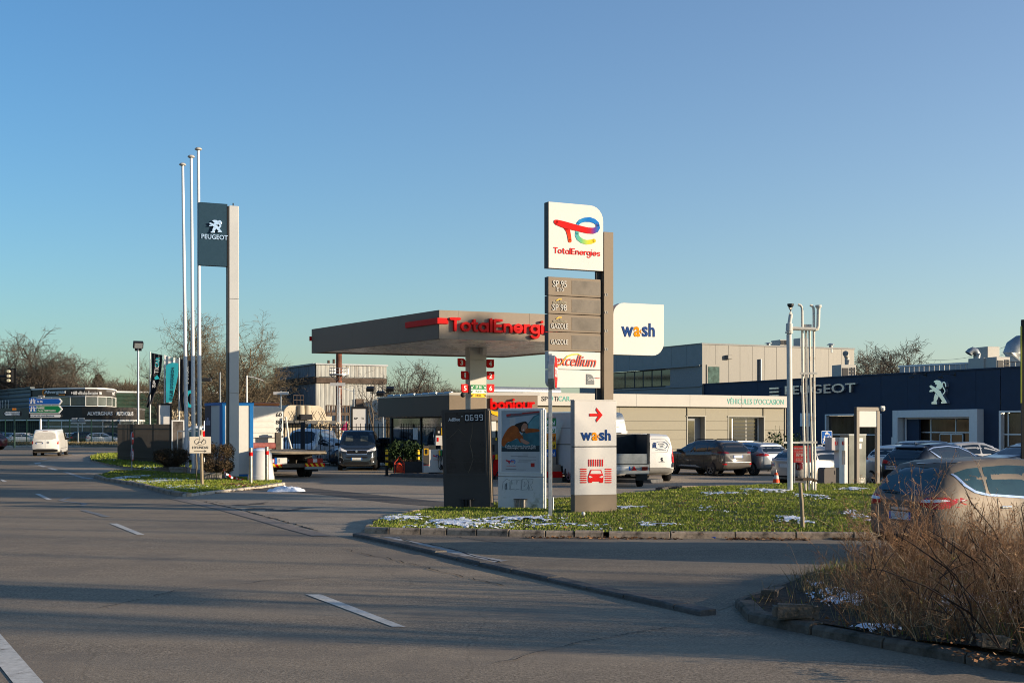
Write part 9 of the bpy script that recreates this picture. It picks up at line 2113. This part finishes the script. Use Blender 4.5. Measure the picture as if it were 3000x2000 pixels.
BR = [(-.44,.12),(-.40,.16),(-.33,.19),(-.30,.23),(-.285,.28),(-.26,.29),(-.24,.28),(-.215,.272),(-.245,.262),(-.255,.22),(-.275,.165),(-.31,.125),(-.325,.11),(-.325,.06),(-.31,.055),(-.335,.05),(-.34,.11),(-.37,.125),(-.40,.135)]
MB().prism([(x+.0,z_+.03) for x, z_ in BR],.001,.0095).build('bird_print', BLACK, rt); MB().box(-.5,wq,.03,.40,0,.049).build('plinth', DARK, rt)
pf2 = Frame(XY(2510,41.0), ang=R(22)); rt = thing('portal_frame', 'taupe metal portal frame with a blank white panel near the top and a white camera', 'portal', pf2.loc, pf2.a); w = pf2.u(2578); h = z(1192,41); PO = mat('portal_taupe',(.23,.195,.155),.45,var=.05)
for a, b in ((0,.11),(w-.11,w)): MB().box(a,b,0,.13,0,h-.12).build('portal_post', PO, rt, bevel=.006)
MB().box(0,w,0,.13,h-.119,h).build('portal_beam', PO, rt, bevel=.006); MB().box(.115,w-.115,.02,.11,z(1250,41),h-.125).build('panel', SIGNW, rt); MB().box(-.012,-.002,.01,.12,0,h-.02).build('side_cover', TAUPED, rt)  # dark side cover paints the shade on the left post
mb = MB(); mb.box(w,w+.05,.02,.08,h-.06,h-.01); mb.ball((w+.10,-.02,h-.06),.075); mb.cyl((w+.02,-.02,h-.0),(w+.16,-.02,h-.0),.045,n=10); mb.build('camera', SIGNW, rt, smooth=40)
rt = on(2487,42.0,'steel_cabinet','tall grey-green steel cabinet with a slotted vent behind the portal','cabinet',R(20)); wq = .68; SC = mat('cabinet_steel',(.12,.125,.115),.35,metal=.6,var=.25,scale=1.5); h = z(1274,42)
MB().box(0,wq,0,.5,0,h).build('casing', SC, rt, bevel=.008); MB().box(-.01,wq+.01,-.01,.51,h+.001,h+.03).build('cap', GALV, rt); MB().box(wq*.52,wq*.80,-.01,-.001,h-.22,h-.10).build('label_plate', WHITE, rt); MB().box(wq*.58,wq*.72,-.01,-.001,h-.46,h-.28).build('label_plate', WHITE, rt); MB().box(wq*.44,wq*.448,-.006,-.001,.05,h-.03).build('shut_line', BLACK, rt)
for k in range(8): MB().box(wq*.55,wq*.90,-.014,-.001,.06+.045*k,.092+.045*k).build('vent_slot', STEEL, rt)
# cone, stakes, pole
p = G(2274,1440); rt = thing('traffic_cone', 'orange and white traffic cone on the forecourt beside the vent pipes', 'cone', p); CO = mat('cone_orange',(.75,.07,.015),.5,var=.1); CW = mat('cone_white',(.55,.52,.47),.6,var=.2,scale=20)
MB().slab([(-.24,-.24),(.24,-.24),(.24,.24),(-.24,.24)],0,.05).build('base', BLACK, rt, bevel=.015); hh = [.05,.15,.30,.42,.54,.62]
for k, (a, b) in enumerate(zip(hh,hh[1:])): MB().cyl((0,0,a),(0,0,b),.165-.20*(a-.05),.165-.20*(b-.05),20,False if k < 4 else True).build('cone_band', CO if k % 2 == 0 else CW, rt, smooth=True)
MB().cyl((0,0,.62),(0,0,.72),.025,.02,8).build('handle', CW, rt)
p = G(2352,1537,.15); rt = thing('wooden_stake', 'weathered wooden stake leaning left on the lawn in front of the vent pipes', 'stake', p); MB().tube([(0,0,-.15),(-.02,0,.4),(-.055,0,.84)],[.042,.04,.038],8).build('stake', WOOD, rt, smooth=True); MB().cyl((-.055,0,.84),(-.056,0,.846),.037,n=8).build('cut_top', mat('cut_wood',(.10,.085,.06),.9), rt)
p = XY(2997,41); rt = thing('barrier_pole', 'black and yellow pole cut by the right edge of the view', 'pole', (p.x,p.y,0)); MB().box(-.03,.06,0,.10,0,z(936,41)).build('pole', BLACK, rt); MB().box(-.045,-.0302,0,.10,z(1180,41),z(955,41)).build('yellow_strip', mat('dull_yellow',(.45,.42,.03),.5), rt)
# bushes and bits at the navy showroom corner
rt = on(2300,60,'shrub','small upright green shrubs at the corner of the cream sales building','shrub'); bush_leaves('foliage', rt, (0,0,.9), .9,.4,1.0, 1200, BUSHG, 31, .05,.5,.1); bush_twigs('branches', rt, 0,.8,.4,2.3,30,BUSHG,6,.015)
# power lines
rt = thing('power_lines', 'two thin power lines sagging across the sky above the navy showroom', 'cable', (*XY(2690,170),0)); o_ = Vector((*XY(2690,170),0))
for a, b in (((2690,1052),(3080,958)),((2690,1062),(3080,985))):
    A, B = W(*a,170)-o_, W(*b,120)-o_; pts = [A.lerp(B,t/12)-Vector((0,0,1.2*math.sin(math.pi*t/12))) for t in range(13)]; MB().tube(pts,.018,4).build('wire', mat('wire_grey',(.20,.20,.21),.6), rt)
# roadside panel right of the view: its shadow crosses the road
rt = thing('roadside_panel', 'advertising panel on a post right of the view, its shadow crossing the road', 'sign', (24,8.0,0), R(12)); MB().cyl((0,0,0),(0,0,6.7),.09,n=10).build('post', GREY, rt)
MB().box(-.1,.1,-.62,.62,5.05,6.7).build('panel', SIGNW, rt); MB().cyl((0,.9,0),(0,.9,9),.06,n=8).build('mast', GREY, rt)

for x, y, h, l in ((40,15.5,9.5,'tall grey street lamp right of the view, nearer the road'),(46,17.5,10,'tall grey street lamp right of the view, beside the yard'),(45,11.3,10,'tall grey street lamp right of the view, second from the road'),(44,6.8,10,'tall grey street lamp right of the view, at the road edge')):
    rt = thing('street_lamp', l, 'lamp post', (x,y,0)); MB().cyl((0,0,0),(0,0,h),.10,.06,10).build('pole', GALV, rt, smooth=True); MB().tube([(0,0,h),(-.5,0,h+.25),(-1.4,0,h+.3)],.05,6).build('arm', GALV, rt); MB().box(-2.0,-1.4,-.14,.14,h+.24,h+.36).build('lamp_head', GREY, rt)
